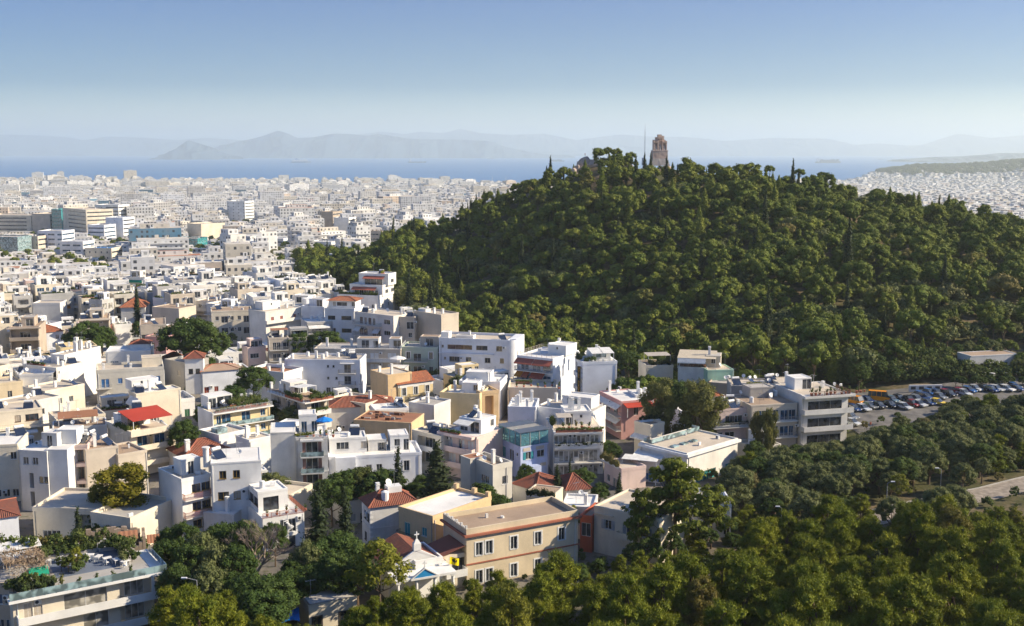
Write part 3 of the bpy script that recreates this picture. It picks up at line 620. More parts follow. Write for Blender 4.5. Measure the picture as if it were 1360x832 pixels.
def far_city():
    L = []; trees = []
    for a in [(-330, 1720, 500, 1500, 15.5, (10, 16), (9, 15), (8, 20)), (-330, 1720, 1500, 2800, 21, (12, 20), (12, 19), (9, 23)), (-300, 1720, 2800, 9000, 31, (15, 27), (15, 26), (10, 26))]:
        x, y, r, th, w, d, h = lots(*a); px = 680+FPX*x/y
        keep = ~((px > 760) & (px < 1100) & (r < 4300) & (r < 3800)); keep &= ~((px > 600) & (px < 1330) & (r < 700))
        # the blocks seen before and behind the dark cypress gaps near the shore
        keep &= ~((px > 1120) & (r > 5500) & (nr.random(len(x)) < .5))
        keep &= ~((px < 205) & (r > 4500) & (np.mod(px+8, 33) < 6))
        x, y, r, th, w, d, h = [q[keep] for q in (x, y, r, th, w, d, h)]
        hero = np.zeros(len(x), bool)
        for hx, hy, hr in HERO_BOXES: hero |= np.hypot(x-hx, y-hy) < hr
        x, y, r, th, w, d, h = [q[~hero] for q in (x, y, r, th, w, d, h)]
        big = nr.random(len(x)) < .06; w = np.where(big, w*nr.uniform(1.6, 2.8, len(x)), w); h = np.where(big, h*nr.uniform(1.1, 1.7, len(x)), h); low = nr.random(len(x)) < .22; h = np.where(low, nr.uniform(4, 8, len(x)), h)
        h = np.round(h/3)*3+.6; px = 680+FPX*x/y
        h = np.where((px < 205) & (r > 4400), h*1.5, h); h = np.where(px > 1150, np.minimum(h, 16), h); n = len(x)
        z = G(x, y)-.5
        for (a_, b2, t0, b0, t1, hd) in [q_ for q_ in HB if q_[5] > 650]:
            k_ = (px > a_-4) & (px < b2+4) & (r < hd+8) & (r > 450); h = np.where(k_, np.minimum(h, np.maximum(3.2, H-z-3-(t0+(b0-t0)*.62-200)*r/1500)), h)
        col = PAL[nr.choice(len(PAL), n, p=PW)]*nr.uniform(.88, 1.04, (n, 1)); rc = RP[nr.choice(len(RP), n, p=RW)]*nr.uniform(.85, 1.05, (n, 1)); gl_ = nr.random(n) < .03; col = np.where(gl_[:, None], np.array([.10, .22, .32])*nr.uniform(.5, 1.4, (n, 1)), col)
        L.append(boxes(x, y, z, w, d, h, th, col, rc))
        k = nr.random(n) < .75; m = k.sum()
        L.append(boxes(x[k]+nr.uniform(-2, 2, m), y[k]+nr.uniform(-2, 2, m), z[k]+h[k]-.05, w[k]*nr.uniform(.3, .7, m), d[k]*nr.uniform(.3, .75, m), nr.uniform(2.4, 3.2, m), th[k], PAL[nr.choice(len(PAL), m, p=PW)], rc[k]))
        if a[2] < 1500:
            for _ in range(3):
                ox, oy = nr.uniform(-4.5, 4.5, n), nr.uniform(-4.5, 4.5, n)
                L.append(boxes(x+ox, y+oy, z+h-.05, nr.uniform(.6, 2.4, n), nr.uniform(.6, 2, n), nr.uniform(.8, 2.6, n), th, PAL[nr.choice(len(PAL), n, p=PW)], rc))
            k = nr.random(n) < .6                      # balcony slabs on the two faces seen from here
            for fl in range(1, 6):
                q = k & (h > fl*3+3); m = q.sum(); c, s = np.cos(th[q]), np.sin(th[q]); o = d[q]/2+.6
                L.append(boxes(x[q]+s*o, y[q]-c*o, z[q]+fl*3+.55, w[q]*.86, np.full(m, 1.2), np.full(m, .9), th[q], col[q], col[q]))
        nt_ = int(n*.8)
        for q in nr.choice(n, nt_, replace=False): trees.append((x[q]+w[q]*.62, y[q]-d[q]*.62, z[q], 0, nr.uniform(.7, 1.25)))
    V, F, U, C, Mi = join(L)
    me = npmesh('distant_city', V, F, ['city_wall', 'city_roof'], mi=Mi, uv=U, attr={'col': ('FLOAT_COLOR', 'FACE', C)})
    o = ob('distant_city', me); tag(o, 'dense pale city blocks running down to the sea', kind='stuff')
    tb = {}
    for q in trees:
        if q[1] > 3800 and rnd.random() < .6: continue
        tb.setdefault((('hill_olive', 'hill_pine')[0 if rnd.random() < .45 else 1], rnd.randrange(3)), []).append(q)
    for k in range(7):            # dark rows of trees in the gaps of the shore blocks
        for j in range(60):
            px = 33*k-8+28.5+rnd.uniform(-2, 3); r = rnd.uniform(4550, 5200); x = (px-680)/FPX*r; tb[('hill_olive', 0)].append((x, r, g(x, r), 0, rnd.uniform(2, 3.4)))
    for j in range(2600): px = rnd.uniform(1140, 1500); r = rnd.uniform(5600, 7600); x = (px-680)/FPX*r; tb[('hill_olive', 2)].append((x, r, g(x, r)-2, 0, rnd.uniform(3, 6))) if g(x, r) > -66 else None
    for j in range(260):          # park by the stadium and the marina
        px = rnd.uniform(470, 700); r = rnd.uniform(4350, 4550); x = (px-680)/FPX*r; tb[('hill_olive', 1)].append((x, r, g(x, r), 0, rnd.uniform(1.5, 2.5)))
    scatter('city_treeline', tb); print('far city boxes', len(V)//8)

# ------------------------------------------------ ships and boats
def ship(px, py, wpx, label, kind='tanker', name='cargo_ship'):
    d = (H-SEA)*FPX/(py-200+.01); d = min(d, 26000); c = Vector(((px-680)/FPX*d, d, SEA)); L = wpx*d/FPX
    if kind == 'sail':
        o = empty(name, c, 0, label, 'sailing boat'); mb = MB(); mb.box(-L*.3, -1.5, 0, L*.3, 1.5, 2); mb.build('hull', ['white_paint'], o)
        mb = MB(); mb.tri((0, 0, 2), (L*.35, 0, 2.5), (0, 0, L*1.1)); mb.tri((0, .2, 2), (L*.35, .2, 2.5), (0, .2, L*1.1)); mb.build('sail', ['parasol_white'], o); return
    o = empty(name, c, R(rnd.uniform(-6, 6)), label, 'ship'); w = L*.14; h = L*.055
    mb = MB(); xs_ = [-.5, -.46, .38, .5]; ws_ = [.8, 1, 1, .05]; tops = [1, 1, 1, 1.35]
    for i in range(3):
        a, b_ = xs_[i]*L, xs_[i+1]*L; wa, wb = w*ws_[i]/2, w*ws_[i+1]/2; ha, hb_ = h*tops[i], h*tops[i+1]
        mb.quad((a, -wa, 0), (b_, -wb, 0), (b_, -wb, hb_), (a, -wa, ha)); mb.quad((b_, wb, 0), (a, wa, 0), (a, wa, ha), (b_, wb, hb_)); mb.quad((a, -wa, ha), (b_, -wb, hb_), (b_, wb, hb_), (a, wa, ha))
    mb.quad((xs_[0]*L, w*.4, 0), (xs_[0]*L, -w*.4, 0), (xs_[0]*L, -w*.4, h), (xs_[0]*L, w*.4, h))
    hull = 'ferry_hull' if kind == 'ferry' else 'ship_hull'
    mb.build('hull', [hull], o)
    if kind == 'ferry':
        mb = MB(); mb.box(-L*.45, -w*.42, h, L*.36, w*.42, h*2); mb.box(-L*.40, -w*.36, h*2, L*.30, w*.36, h*2.7); mb.box(L*.12, -w*.3, h*2.7, L*.26, w*.3, h*3.2); mb.build('decks', ['white_paint'], o)
        mb = MB(); mb.box(-L*.26, -w*.12, h*2.7, -L*.18, w*.12, h*4); mb.build('funnel', ['blue_paint'], o)
    else:
        mb = MB(); mb.box(-L*.44, -w*.4, h, -L*.34, w*.4, h*3.2); mb.box(-L*.47, -w*.1, h*3.2, -L*.44, w*.1, h*3.8); mb.build('bridge', ['white_paint'], o)
        if kind == 'container':
            mb = MB(); x = -L*.30
            while x < L*.34: mb.box(x, -w*.45, h, x+L*.075, w*.45, h*rnd.uniform(1.9, 2.7)); x += L*.08
            mb.build('containers', ['container_paint'], o)
        else:
            mb = MB(); [mb.box(x*L, -w*.1, h, x*L+L*.02, w*.1, h*1.9) for x in (-.1, .05, .2)]; mb.build('deck_cranes', ['ship_hull'], o)
plain('ship_hull', (.012,.02,.04)); plain('ferry_hull', (.02,.08,.22)); plain('container_paint', (.03,.04,.08))
ship(402, 216, 26, 'blue and white passenger ferry out on the bay', 'ferry', 'passenger_ferry')
ship(555, 216, 24, 'dark low tanker ship crossing the middle of the bay', 'tanker', 'tanker_ship')
ship(739, 214.5, 20, 'dark container ship left of the hill summit', 'container', 'container_ship')
ship(1096, 216.5, 34, 'long container ship stacked high, right of the hill', 'container', 'container_ship')
ship(1165, 211.5, 9, 'small hazy tanker beyond the long container ship', 'tanker', 'tanker_ship')
ship(1179, 213.5, 10, 'second small hazy tanker beside the first far one', 'tanker', 'tanker_ship')
ship(1225, 214.5, 24, 'pale tanker ship just off the headland', 'tanker', 'tanker_ship')
ship(652, 211, 9, 'small hazy tanker left of the hill on the horizon side', 'tanker', 'tanker_ship')
for px, py, l in [(121,207,'tiny white sailing boat far left on the bay'),(172,208,'tiny white sailing boat near the shore blocks'),(180,214,'white sailing boat nearest the left shore'),(224,211,'white sailing boat below the small pointed island'),(532,215,'white sailing boat left of the dark tanker'),(571,216,'white sailing boat right of the dark tanker'),(595,214,'white sailing boat between tanker and marina')]:
    ship(px, py, 1.6, l, 'sail', 'sailing_boat')
# marina: white halls, masts and moored yachts at the shore
for k, (px, py, w_, h_, l) in enumerate([(524,246,45,7,'long white curved hall by the shore'),(549,246,36,5,'low white hall right of the curved hall'),(577,243,9,7,'white yacht moored left in the marina'),(600,244,26,4,'long white marina shed'),(645,246,34,7,'large white marina building with a domed top'),(657,242,8,7,'large white motor yacht in the marina'),(672,243,6,8,'white yacht at the right end of the marina')]):
    d = 4450; c = PD(px, py+2, d); s = d/FPX; o = empty('marina_building' if 'yacht' not in l else 'yacht', (c.x, c.y, g(c.x, c.y)+1), 0, l, 'yacht' if 'yacht' in l else 'building')
    gz = c.z-g(c.x, c.y)
    mb = MB(); n = 8; W_ = w_*s; Hh = max(6, h_*s*.8); yl = 'yacht' in l; 
    for i in range(n):
        a, b_ = i/n, (i+1)/n; fa, fb = math.sin(PI*(a*.86+.07)), math.sin(PI*(b_*.86+.07))
        xa, xb = (a-.5)*W_, (b_-.5)*W_; mb.quad((xa, 0, -8), (xb, 0, -8), (xb, 0, Hh*fb), (xa, 0, Hh*fa)); mb.quad((xa, 0, Hh*fa), (xb, 0, Hh*fb), (xb, 40, Hh*fb), (xa, 40, Hh*fa)); mb.quad((xb, 40, -8), (xa, 40, -8), (xa, 40, Hh*fa), (xb, 40, Hh*fb))
    mb.quad((-W_/2, 40, -8), (-W_/2, 0, -8), (-W_/2, 0, Hh*.2), (-W_/2, 40, Hh*.2)); mb.quad((W_/2, 0, -8), (W_/2, 40, -8), (W_/2, 40, Hh*.2), (W_/2, 0, Hh*.2))
    mb.build('hull' if yl else 'hall', ['plaster_white'], o)
    mb = MB(); mb.box(-W_*.38, -.6, 1, W_*.38, -.1, Hh*.35); mb.build('window_band', ['window_glass'], o)
for px, h_, l in [(578,13,'tall white mast left in the marina'),(612,9,'white mast beside the long shed'),(618,6,'short white mast beside the long shed'),(631,12,'white mast in the middle of the marina'),(654,14,'red and white crane mast in the marina'),(672,12,'white mast at the right end of the marina')]:
    d = 4440; s = d/FPX; x = (px-680)/FPX*d; o = empty('mast', (x, d, g(x, d)), 0, l, 'mast'); mb = MB(); mb.cyl((0, 0, 0), (0, 0, h_*s+10), .8, .4, 5); mb.build('pole', ['white_paint'], o); mb = MB(); mb.box(-4, -.3, h_*s*.6+10, 4, .3, h_*s*.6+10.6); mb.build('spreader', ['white_paint'], o)
# ------------------------------------------------ buildings
OPEN = dict(w=(1.15, 1.35, .95), W=(2.6, 1.4, .9), d=(1.05, 2.2, .06), D=(2.2, 2.25, .06), G=(9, 2.3, .1), s=(1.15, 1.4, .9), S=(1.3, 2.25, .06), t=(.6, .7, 1.4), L=(9, 9, 0), H=(1.1, 2.0, .7), B=(9, 1.3, .95), o=(1.2, 1.5, .8))
_WM = {}
def win_mesh(w, h, kind, fr, sh, gl):
    """frame (with its sill and mullion) and pane, or a pair of closed slatted shutters; outside is -Y, origin bottom middle"""
    key = (round(w, 1), round(h, 1), kind, fr, sh, gl)
    if key in _WM: return _WM[key]
    w, h = key[0], key[1]; f = MB(); y0, y1 = .10, .17; t = .07
    f.box(-w/2, y0, 0, -w/2+t, y1, h); f.box(w/2-t, y0, 0, w/2, y1, h); f.box(-w/2+t, y0, 0, w/2-t, y1, t); f.box(-w/2+t, y0, h-t, w/2-t, y1, h)
    n = 1 if w < 1 else max(2, round(w/(2.4 if kind in 'BG' else .95)))
    for k in range(1, n): x = -w/2+w*k/n; f.box(x-.03, y0, t, x+.03, y1, h-t)
    if kind in 'wWsotH': f.box(-w/2-.08, -.08, -.07, w/2+.08, .10, 0)
    if kind == 'H':
        for a, b_, c, d in ((-w/2-.22, 0, -w/2, h+.2), (w/2, 0, w/2+.22, h+.2), (-w/2, h, w/2, h+.2)): f.box(a, -.05, b_, c, .02, d)
    p = MB()
    if kind in 'sS':
        p.box(-w/2+t, .11, t, -.01, .15, h-t); p.box(.01, .11, t, w/2-t, .15, h-t)
        k = .12
        while k < h-.12: p.box(-w/2+t+.05, .085, k, w/2-t-.05, .108, k+.05); k += .16
        pm = p.mesh('shutter', [sh])
    else: p.quad((-w/2+t, .14, t), (w/2-t, .14, t), (w/2-t, .14, h-t), (-w/2+t, .14, h-t)); pm = p.mesh('pane', [gl])
    o = None
    if kind in 'oH' and sh != 'none':
        o = MB(); lw = w/2; o.box(-w/2-lw, -.06, 0, -w/2-.02, -.01, h); o.box(w/2+.02, -.06, 0, w/2+lw, -.01, h); o = o.mesh('shutter', [sh])
    _WM[key] = (f.mesh('window', [fr]), pm, o); return _WM[key]
class Face:
    def __init__(s, o, d, n, L): s.o = Vector(o); s.d = Vector(d); s.n = Vector(n); s.L = L; s.rz = math.atan2(d[1], d[0])
    def at(s, u, z, out=0): p = s.o+s.d*u+s.n*out; return (p.x, p.y, z)
def faces(x, y, w, d):
    return dict(F=Face((x, y), (1, 0), (0, -1), w), R=Face((x+w, y), (0, 1), (1, 0), d), L=Face((x, y+d), (0, -1), (-1, 0), d), K=Face((x+w, y+d), (-1, 0), (0, 1), w))
def wall_with_holes(mb, f, z0, z1, holes, m=0):
    us = sorted({0, round(f.L, 3)}|{round(q, 3) for h in holes for q in h[:2]}); zs = sorted({round(z0, 3), round(z1, 3)}|{round(q, 3) for h in holes for q in h[2:4]})
    for i in range(len(us)-1):
        j = 0
        while j < len(zs)-1:
            uc = (us[i]+us[i+1])/2
            def hit(j): zc = (zs[j]+zs[j+1])/2; return any(h[0] < uc < h[1] and h[2] < zc < h[3] for h in holes)
            if hit(j): j += 1; continue
            k = j
            while k+1 < len(zs)-1 and not hit(k+1): k += 1
            a, b_ = us[i], us[i+1]; mb.quad(f.at(a, zs[j]), f.at(b_, zs[j]), f.at(b_, zs[k+1]), f.at(a, zs[k+1]), m); j = k+1
    for u0, u1, a, b_, dp in holes:
        mb.quad(f.at(u0, a), f.at(u0, b_), f.at(u0, b_, -dp), f.at(u0, a, -dp), m); mb.quad(f.at(u1, b_), f.at(u1, a), f.at(u1, a, -dp), f.at(u1, b_, -dp), m)
        mb.quad(f.at(u0, b_), f.at(u1, b_), f.at(u1, b_, -dp), f.at(u0, b_, -dp), m); mb.quad(f.at(u1, a), f.at(u0, a), f.at(u0, a, -dp), f.at(u1, a, -dp), m)
def vol(root, x, y, z, w, d, h, wall, F='', R='', L='', K='', par=.5, roof='concrete_roof', fr='white_paint', sh='shutter_beige', gl='window_glass', bands=False, roofed=True, fh=None, detail=True, light=False):
    """one block of a building: walls with real openings, windows in them, roof and parapet"""
    fc = faces(x, y, w, d); mb = MB(); wins = []
    for k, spec in (('F', F), ('R', R), ('L', L), ('K', K)):
        f = fc[k]; holes = []
        rows = spec.split('/') if spec else []
        n = len(rows); fh_ = (fh or h/n) if n else 0
        for i, row in enumerate(rows):
            zb = z+h-(i+1)*fh_
            if zb < z-.05: break
            row = row.replace(' ', '.'); c = f.L/max(1, len(row)); j = 0
            while j < len(row):
                ch = row[j]; e = j+1
                if ch in 'LGB':
                    while e < len(row) and row[e] == ch: e += 1
                if ch in OPEN:
                    ww, wh, sl = OPEN[ch]; span = (e-j)*c; uc = (j+e)/2*c
                    if ch == 'L': ww, wh, sl = span-.1, fh_-.62, .05
                    elif ch in 'GB': ww = span-.25
                    free = ch not in 'LGB' and (j == 0 or row[j-1] == '.') and (e >= len(row) or row[e] == '.')
                    ww = min(ww, span*(2.4 if free else .92)); wh = min(wh, fh_-sl-.12)
                    if ww > .25 and wh > .25:
                        dp = 1.35 if ch == 'L' else .2
                        holes.append((uc-ww/2, uc+ww/2, zb+sl, zb+sl+wh, dp))
                        if ch == 'L':
                            a, b_ = uc-ww/2, uc+ww/2; mb.quad(f.at(a, zb+sl, -dp), f.at(b_, zb+sl, -dp), f.at(b_, zb+sl+wh, -dp), f.at(a, zb+sl+wh, -dp))
                            q = f.at(uc, zb+sl, -dp+.18); w2 = min(ww*.6, 3); wins.append((q, f.rz, w2, min(2.2, wh-.1), 'D'))
                        else: wins.append((f.at(uc, zb+sl), f.rz, ww, wh, ch))
                j = e
        wall_with_holes(mb, f, z, z+h, holes)
    mb.quad((x, y, z+h), (x+w, y, z+h), (x+w, y+d, z+h), (x, y+d, z+h))
    mb.build('wall', [wall], root)
    for q, rz, ww, wh, ch in wins:
        fm, pm, om = win_mesh(ww, wh, 'w' if ch == 'w' else ch, fr, sh, gl); wo_ = ob('window', fm, root, q, rz)
        ob('shutter' if ch in 'sS' else 'pane', pm, wo_)
        if om: ob('shutter', om, wo_)
    rv = random.Random(int(w*97+d*31+h*7+x*3))
    if detail and h > 5:
        for q, rz, ww, wh, ch in wins:
            if ch in 'wsDdWS' and rv.random() < .2:
                ax_ = ww/2+.62; ob('air_conditioner', cmesh('k', m_ac), root, (q[0]+math.cos(rz)*ax_+math.sin(rz)*.2, q[1]+math.sin(rz)*ax_-math.cos(rz)*.2, q[2]+(wh-.7 if ch in 'wW' else wh-.4)), rz)
        for k in 'FRL':
            if (k == 'F' or rv.random() < .6) and fc[k].L > 5:
                f = fc[k]; u = f.L*rv.choice((.03, .97)); mb = MB(); a = f.at(u, z, .07); mb.cyl(a, (a[0], a[1], z+h-.2), .055, None, 5, cap=False); mb.build('drain_pipe', [rv.choice(['steel', 'white_paint', 'grey_paint'])], root)
    zt = z+h
    if roofed:
        r = MB(); t = .22
        r.box(x+.0, y+.0, zt+.004, x+w, y+d, zt+.06); r.build('roof', [roof], root)
        if par:
            p = MB(); e = .05
            p.box(x-e, y-e, zt-.12, x+w+e, y+t, zt+par); p.box(x-e, y+d-t, zt-.12, x+w+e, y+d+e, zt+par); p.box(x-e, y+t, zt-.12, x+t, y+d-t, zt+par); p.box(x+w-t, y+t, zt-.12, x+w+e, y+d-t, zt+par)
            p.build('parapet', [wall], root)
    if bands:
        b_ = MB(); n = max(len(s_.split('/')) if s_ else 0 for s_ in (F, R, L)); fh_ = fh or h/max(1, n)
        for i in range(1, n): b_.box(x-.06, y-.06, zt-i*fh_-.12, x+w+.06, y+d+.06, zt-i*fh_+.08)
        b_.build('string_course', [wall], root)
    return fc
def balcony(root, f, u0, u1, z, depth=1.3, kind='bars', mt='plaster_offwhite', rail='grey_paint'):
    """a slab with its railing; f is a face of the block"""
    b_ = MB(); L = u1-u0
    o = ob('balcony', None, root, f.at(u0, z), f.rz); b_.box(0, -depth, -.16, L, -.002, 0); o2 = b_.mesh('balcony', [mt])
    bpy.data.objects.remove(o); o = ob('balcony', o2, root, f.at(u0, z), f.rz)
    r = MB()
    if kind == 'solid':
        r.box(0, -depth, 0, L, -depth+.1, .95); r.box(0, -depth+.1, 0, .1, 0, .95); r.box(L-.1, -depth+.1, 0, L, 0, .95); r.build('balustrade', [mt], o)
    elif kind == 'glass':
        r.box(.03, -depth+.04, .08, L-.03, -depth+.07, .9); r.box(.03, -depth+.1, .08, .06, 0, .9); r.box(L-.06, -depth+.1, .08, L-.03, 0, .9); r.build('balustrade', ['pale_glass'], o)
    else:
        k = 0; st = max(.14, L/60)
        while k <= L+.001: r.box(k-.015, -depth+.03, 0, k+.015, -depth+.06, .95); k += st
        for x in (0, L-.03):
            k = st
            while k < depth: r.box(x, -depth+k, 0, x+.03, -depth+k+.03, .95); k += st
        r.box(-.02, -depth+.02, .95, L+.02, -depth+.08, 1.0); r.box(-.02, -depth+.08, .95, .04, 0, 1.0); r.box(L-.04, -depth+.08, .95, L+.02, 0, 1.0)
        r.build('railing', [rail], o)
    return o
def awning(root, f, u0, u1, z, out=1.6, drop=.9, m='awning_beige'):
    b_ = MB(); o = ob('x', None, root, f.at(u0, z), f.rz); bpy.data.objects.remove(o); L = u1-u0; t = .05
    b_.quad((0, -.02, 0), (0, -out, -drop), (L, -out, -drop), (L, -.02, 0)); b_.quad((0, -.02, -t), (L, -.02, -t), (L, -out, -drop-t), (0, -out, -drop-t))
    b_.quad((0, -out, -drop), (0, -out, -drop-.25), (L, -out, -drop-.25), (L, -out, -drop)); b_.quad((L, -out-.02, -drop), (L, -out-.02, -drop-.25), (0, -out-.02, -drop-.25), (0, -out-.02, -drop))
    b_.tri((0, -.02, 0), (0, -.02, -t), (0, -out, -drop)); b_.tri((L, -.02, -t), (L, -.02, 0), (L, -out, -drop))
    return b_.build('awning', [m], root, f.at(u0, z), f.rz)
def rail_roof(root, x, y, w, d, z, kind='bars', m='grey_paint', h=.9, sides='FRLK'):
    r = MB(); segs = dict(F=((x, y), (x+w, y)), R=((x+w, y), (x+w, y+d)), K=((x+w, y+d), (x, y+d)), L=((x, y+d), (x, y)))
    for s_ in sides:
        (ax, ay), (bx, by) = segs[s_]; L = math.hypot(bx-ax, by-ay); ux, uy = (bx-ax)/L, (by-ay)/L
        rot = Matrix.Translation((ax, ay, z)) @ Matrix.Rotation(math.atan2(uy, ux), 4, 'Z')
        r.box(.05, -.025, h-.05, L-.05, .025, h, 0, rot)
        if kind == 'glass': r.box(.05, -.012, .08, L-.05, .012, h-.07, 0, rot)
        elif kind == 'bars':
            r.box(.05, -.02, .12, L-.05, .02, .16, 0, rot); k = .05; st = max(.16, L/90)
            while k < L: r.box(k-.014, -.014, 0, k+.014, .014, h-.06, 0, rot); k += st
        else:
            for q in (.25, .5): r.box(.05, -.015, q, L-.05, .015, q+.03, 0, rot)
        k = 0.05
        while k < L: r.box(k-.03, -.03, 0, k+.03, .03, h-.005, 0, rot); k += max(1.4, L/20)
    return r.build('railing', [m], root)
_CM = {}
def cmesh(k, fn):
    if k not in _CM: _CM[k] = fn()
    return _CM[k]
def m_heater():
    b_ = MB(); t = Matrix.Translation((0, 0, .55)) @ Matrix.Rotation(R(38), 4, 'X'); b_.box(-1, -.95, -.04, 1, .95, .04, 1, t)
    for x in (-.95, .95): b_.cyl((x, -.75, 0), (x, -.75, .1), .03, None, 4); b_.cyl((x, .75, 0), (x, .75, 1.2), .03, None, 4); b_.cyl((x, -.75, .05), (x, .75, .05), .03, None, 4)
    b_.cyl((-.85, .85, 1.45), (.85, .85, 1.45), .3, None, 12, 2); return b_.mesh('solar_water_heater', ['steel', 'panel_glass', 'white_paint'])
def m_chimney(h, m):
    b_ = MB(); b_.box(-.28, -.28, 0, .28, .28, h); b_.box(-.36, -.36, h, .36, .36, h+.08)
    for a in (-.26, .16):
        for c in (-.26, .16): b_.box(a, c, h+.08, a+.1, c+.1, h+.3)
    b_.box(-.34, -.34, h+.3, .34, .34, h+.38); return b_.mesh('chimney', [m])
def m_antenna(h):
    b_ = MB(); b_.cyl((0, 0, 0), (0, 0, h), .035, .02, 4); b_.cyl((-.7, 0, h-.2), (.7, 0, h-.2), .015, None, 3)
    for k in range(7): x = -.65+.21*k; b_.cyl((x, -.35+.02*k, h-.2), (x, .35-.02*k, h-.2), .012, None, 3)
    b_.cyl((0, -.4, h-.7), (0, .4, h-.7), .015, None, 3); return b_.mesh('antenna', ['steel'])
def m_dish():
    b_ = MB(); b_.cyl((0, 0, 0), (0, 0, .9), .03, None, 4); n = 10; c = Vector((0, -.12, 1.1)); ax = Vector((0, -.85, .5)).normalized(); a = ax.orthogonal().normalized(); q = ax.cross(a)
    pts = [[c-ax*.14*(1-k/2)**2+(a*math.cos(2*PI*i/n)+q*math.sin(2*PI*i/n))*.45*k/2 for i in range(n)] for k in (0, 1, 2)]
    for k in (0, 1):
        for i in range(n): j = (i+1) % n; b_.quad(pts[k][i], pts[k+1][i], pts[k+1][j], pts[k][j])
    b_.cyl(c, c+ax*.4, .015, None, 3); return b_.mesh('satellite_dish', ['white_paint'])
def m_ac():
    b_ = MB(); b_.box(-.42, -.16, .08, .42, .16, .68); b_.cyl((-.1, -.17, .38), (-.1, -.18, .38), .23, None, 12, 1); b_.box(-.35, -.1, 0, -.3, .1, .08); b_.box(.3, -.1, 0, .35, .1, .08); return b_.mesh('air_conditioner', ['white_paint', 'dark_metal'])
def m_tank():
    b_ = MB(); b_.cyl((0, 0, .1), (0, 0, 1.2), .45, None, 12); b_.cyl((0, 0, 1.2), (0, 0, 1.3), .45, .2, 12); b_.box(-.4, -.4, 0, .4, .4, .1); return b_.mesh('water_tank', ['white_paint'])
def clutter(root, x, y, w, d, z, n, seed=None, chim='plaster_white', kinds='hcacdtak'):
    r = random.Random(seed if seed is not None else int(x*7+w*31+d*17+z*5)); put = []
    for k in range(n):
        for _ in range(8):
            px_, py_ = r.uniform(x+1, x+w-1), r.uniform(y+.9, y+d-.9)
            if all(math.hypot(px_-a, py_-b_) > 1.5 for a, b_ in put): break
        else: continue
        put.append((px_, py_)); t = r.choice(kinds)
        if t == 'h': ob('solar_water_heater', cmesh('h', m_heater), root, (px_, py_, z), r.uniform(-.6, 1.4))
        elif t == 'c': hh = r.choice((1.1, 1.6, 2.2)); ob('chimney', cmesh(('c', hh, chim), lambda: m_chimney(hh, chim)), root, (px_, py_, z))
        elif t == 'a': hh = r.choice((2.2, 3.0, 3.8)); ob('antenna', cmesh(('a', hh), lambda: m_antenna(hh)), root, (px_, py_, z), r.uniform(0, 3))
        elif t == 'd': ob('satellite_dish', cmesh('d', m_dish), root, (px_, py_, z), r.uniform(-.5, .9))
        elif t == 'k': ob('air_conditioner', cmesh('k', m_ac), root, (px_, py_, z), r.uniform(0, 6))
        elif t == 't': ob('water_tank', cmesh('t', m_tank), root, (px_, py_, z))
def stair_house(root, x, y, z, w=3, d=3.2, h=2.5, wall='plaster_white', F='d', R='', L='', roof='white_roof', par=.12): return vol(root, x, y, z, w, d, h, wall, F, R, L, par=par, roof=roof)
def hip_roof(root, x, y, w, d, z, h, ov=.35, gable=False, m='roof_tiles', along='x', name='roof'):
    x0, x1, y0, y1 = x-ov, x+w+ov, y-ov, y+d+ov; mb = MB(); t = .14
    def face(pts, e0, e1):
        e0, e1 = Vector(e0), Vector(e1); ax = (e1-e0).normalized(); nn = (Vector(pts[1])-Vector(pts[0])).cross(Vector(pts[2])-Vector(pts[0])).normalized(); up = nn.cross(ax)
        uv = [((Vector(p)-e0).dot(ax), (Vector(p)-e0).dot(up)) for p in pts]
        (mb.quad if len(pts) == 4 else mb.tri)(*pts, 0, uv)
    A, B, C, D = (x0, y0, z), (x1, y0, z), (x1, y1, z), (x0, y1, z)
    if along == 'x': ins = 0 if gable else min((y1-y0)/2, (x1-x0)/2-.1); P1, P2 = (x0+ins, (y0+y1)/2, z+h), (x1-ins, (y0+y1)/2, z+h); fs = [(A, B, P2, P1), (C, D, P1, P2), (B, C, P2), (D, A, P1)]
    else: ins = 0 if gable else min((x1-x0)/2, (y1-y0)/2-.1); P1, P2 = ((x0+x1)/2, y0+ins, z+h), ((x0+x1)/2, y1-ins, z+h); fs = [(B, C, P2, P1), (D, A, P1, P2), (A, B, P1), (C, D, P2)]
    for f_ in fs:
        if gable and len(f_) == 3: continue
        face(f_, f_[0], f_[1])
    mb.quad(D, C, B, A)
    o = mb.build(name, [m], root)
    if gable:
        gw = MB()
        if along == 'x': gw.tri((x, y, z), (x, y+d, z), (x, y+d/2, z+h*.96)); gw.tri((x+w, y+d, z), (x+w, y, z), (x+w, y+d/2, z+h*.96))
        else: gw.tri((x, y, z), (x+w/2, y, z+h*.96), (x+w, y, z)); gw.tri((x, y+d, z), (x+w, y+d, z), (x+w/2, y+d, z+h*.96))
        return o, gw
    rc = MB()
    for a, b_ in ((A, P1), (D, P1), (B, P2), (C, P2), (P1, P2)) if along == 'x' else ((A, P1), (B, P1), (C, P2), (D, P2), (P1, P2)):
        if (Vector(a)-Vector(b_)).length > .2: rc.cyl(Vector(a)+Vector((0, 0, .03)), Vector(b_)+Vector((0, 0, .05)), .11, None, 5)
    rc.build('ridge_cap', ['terracotta'], o); return o
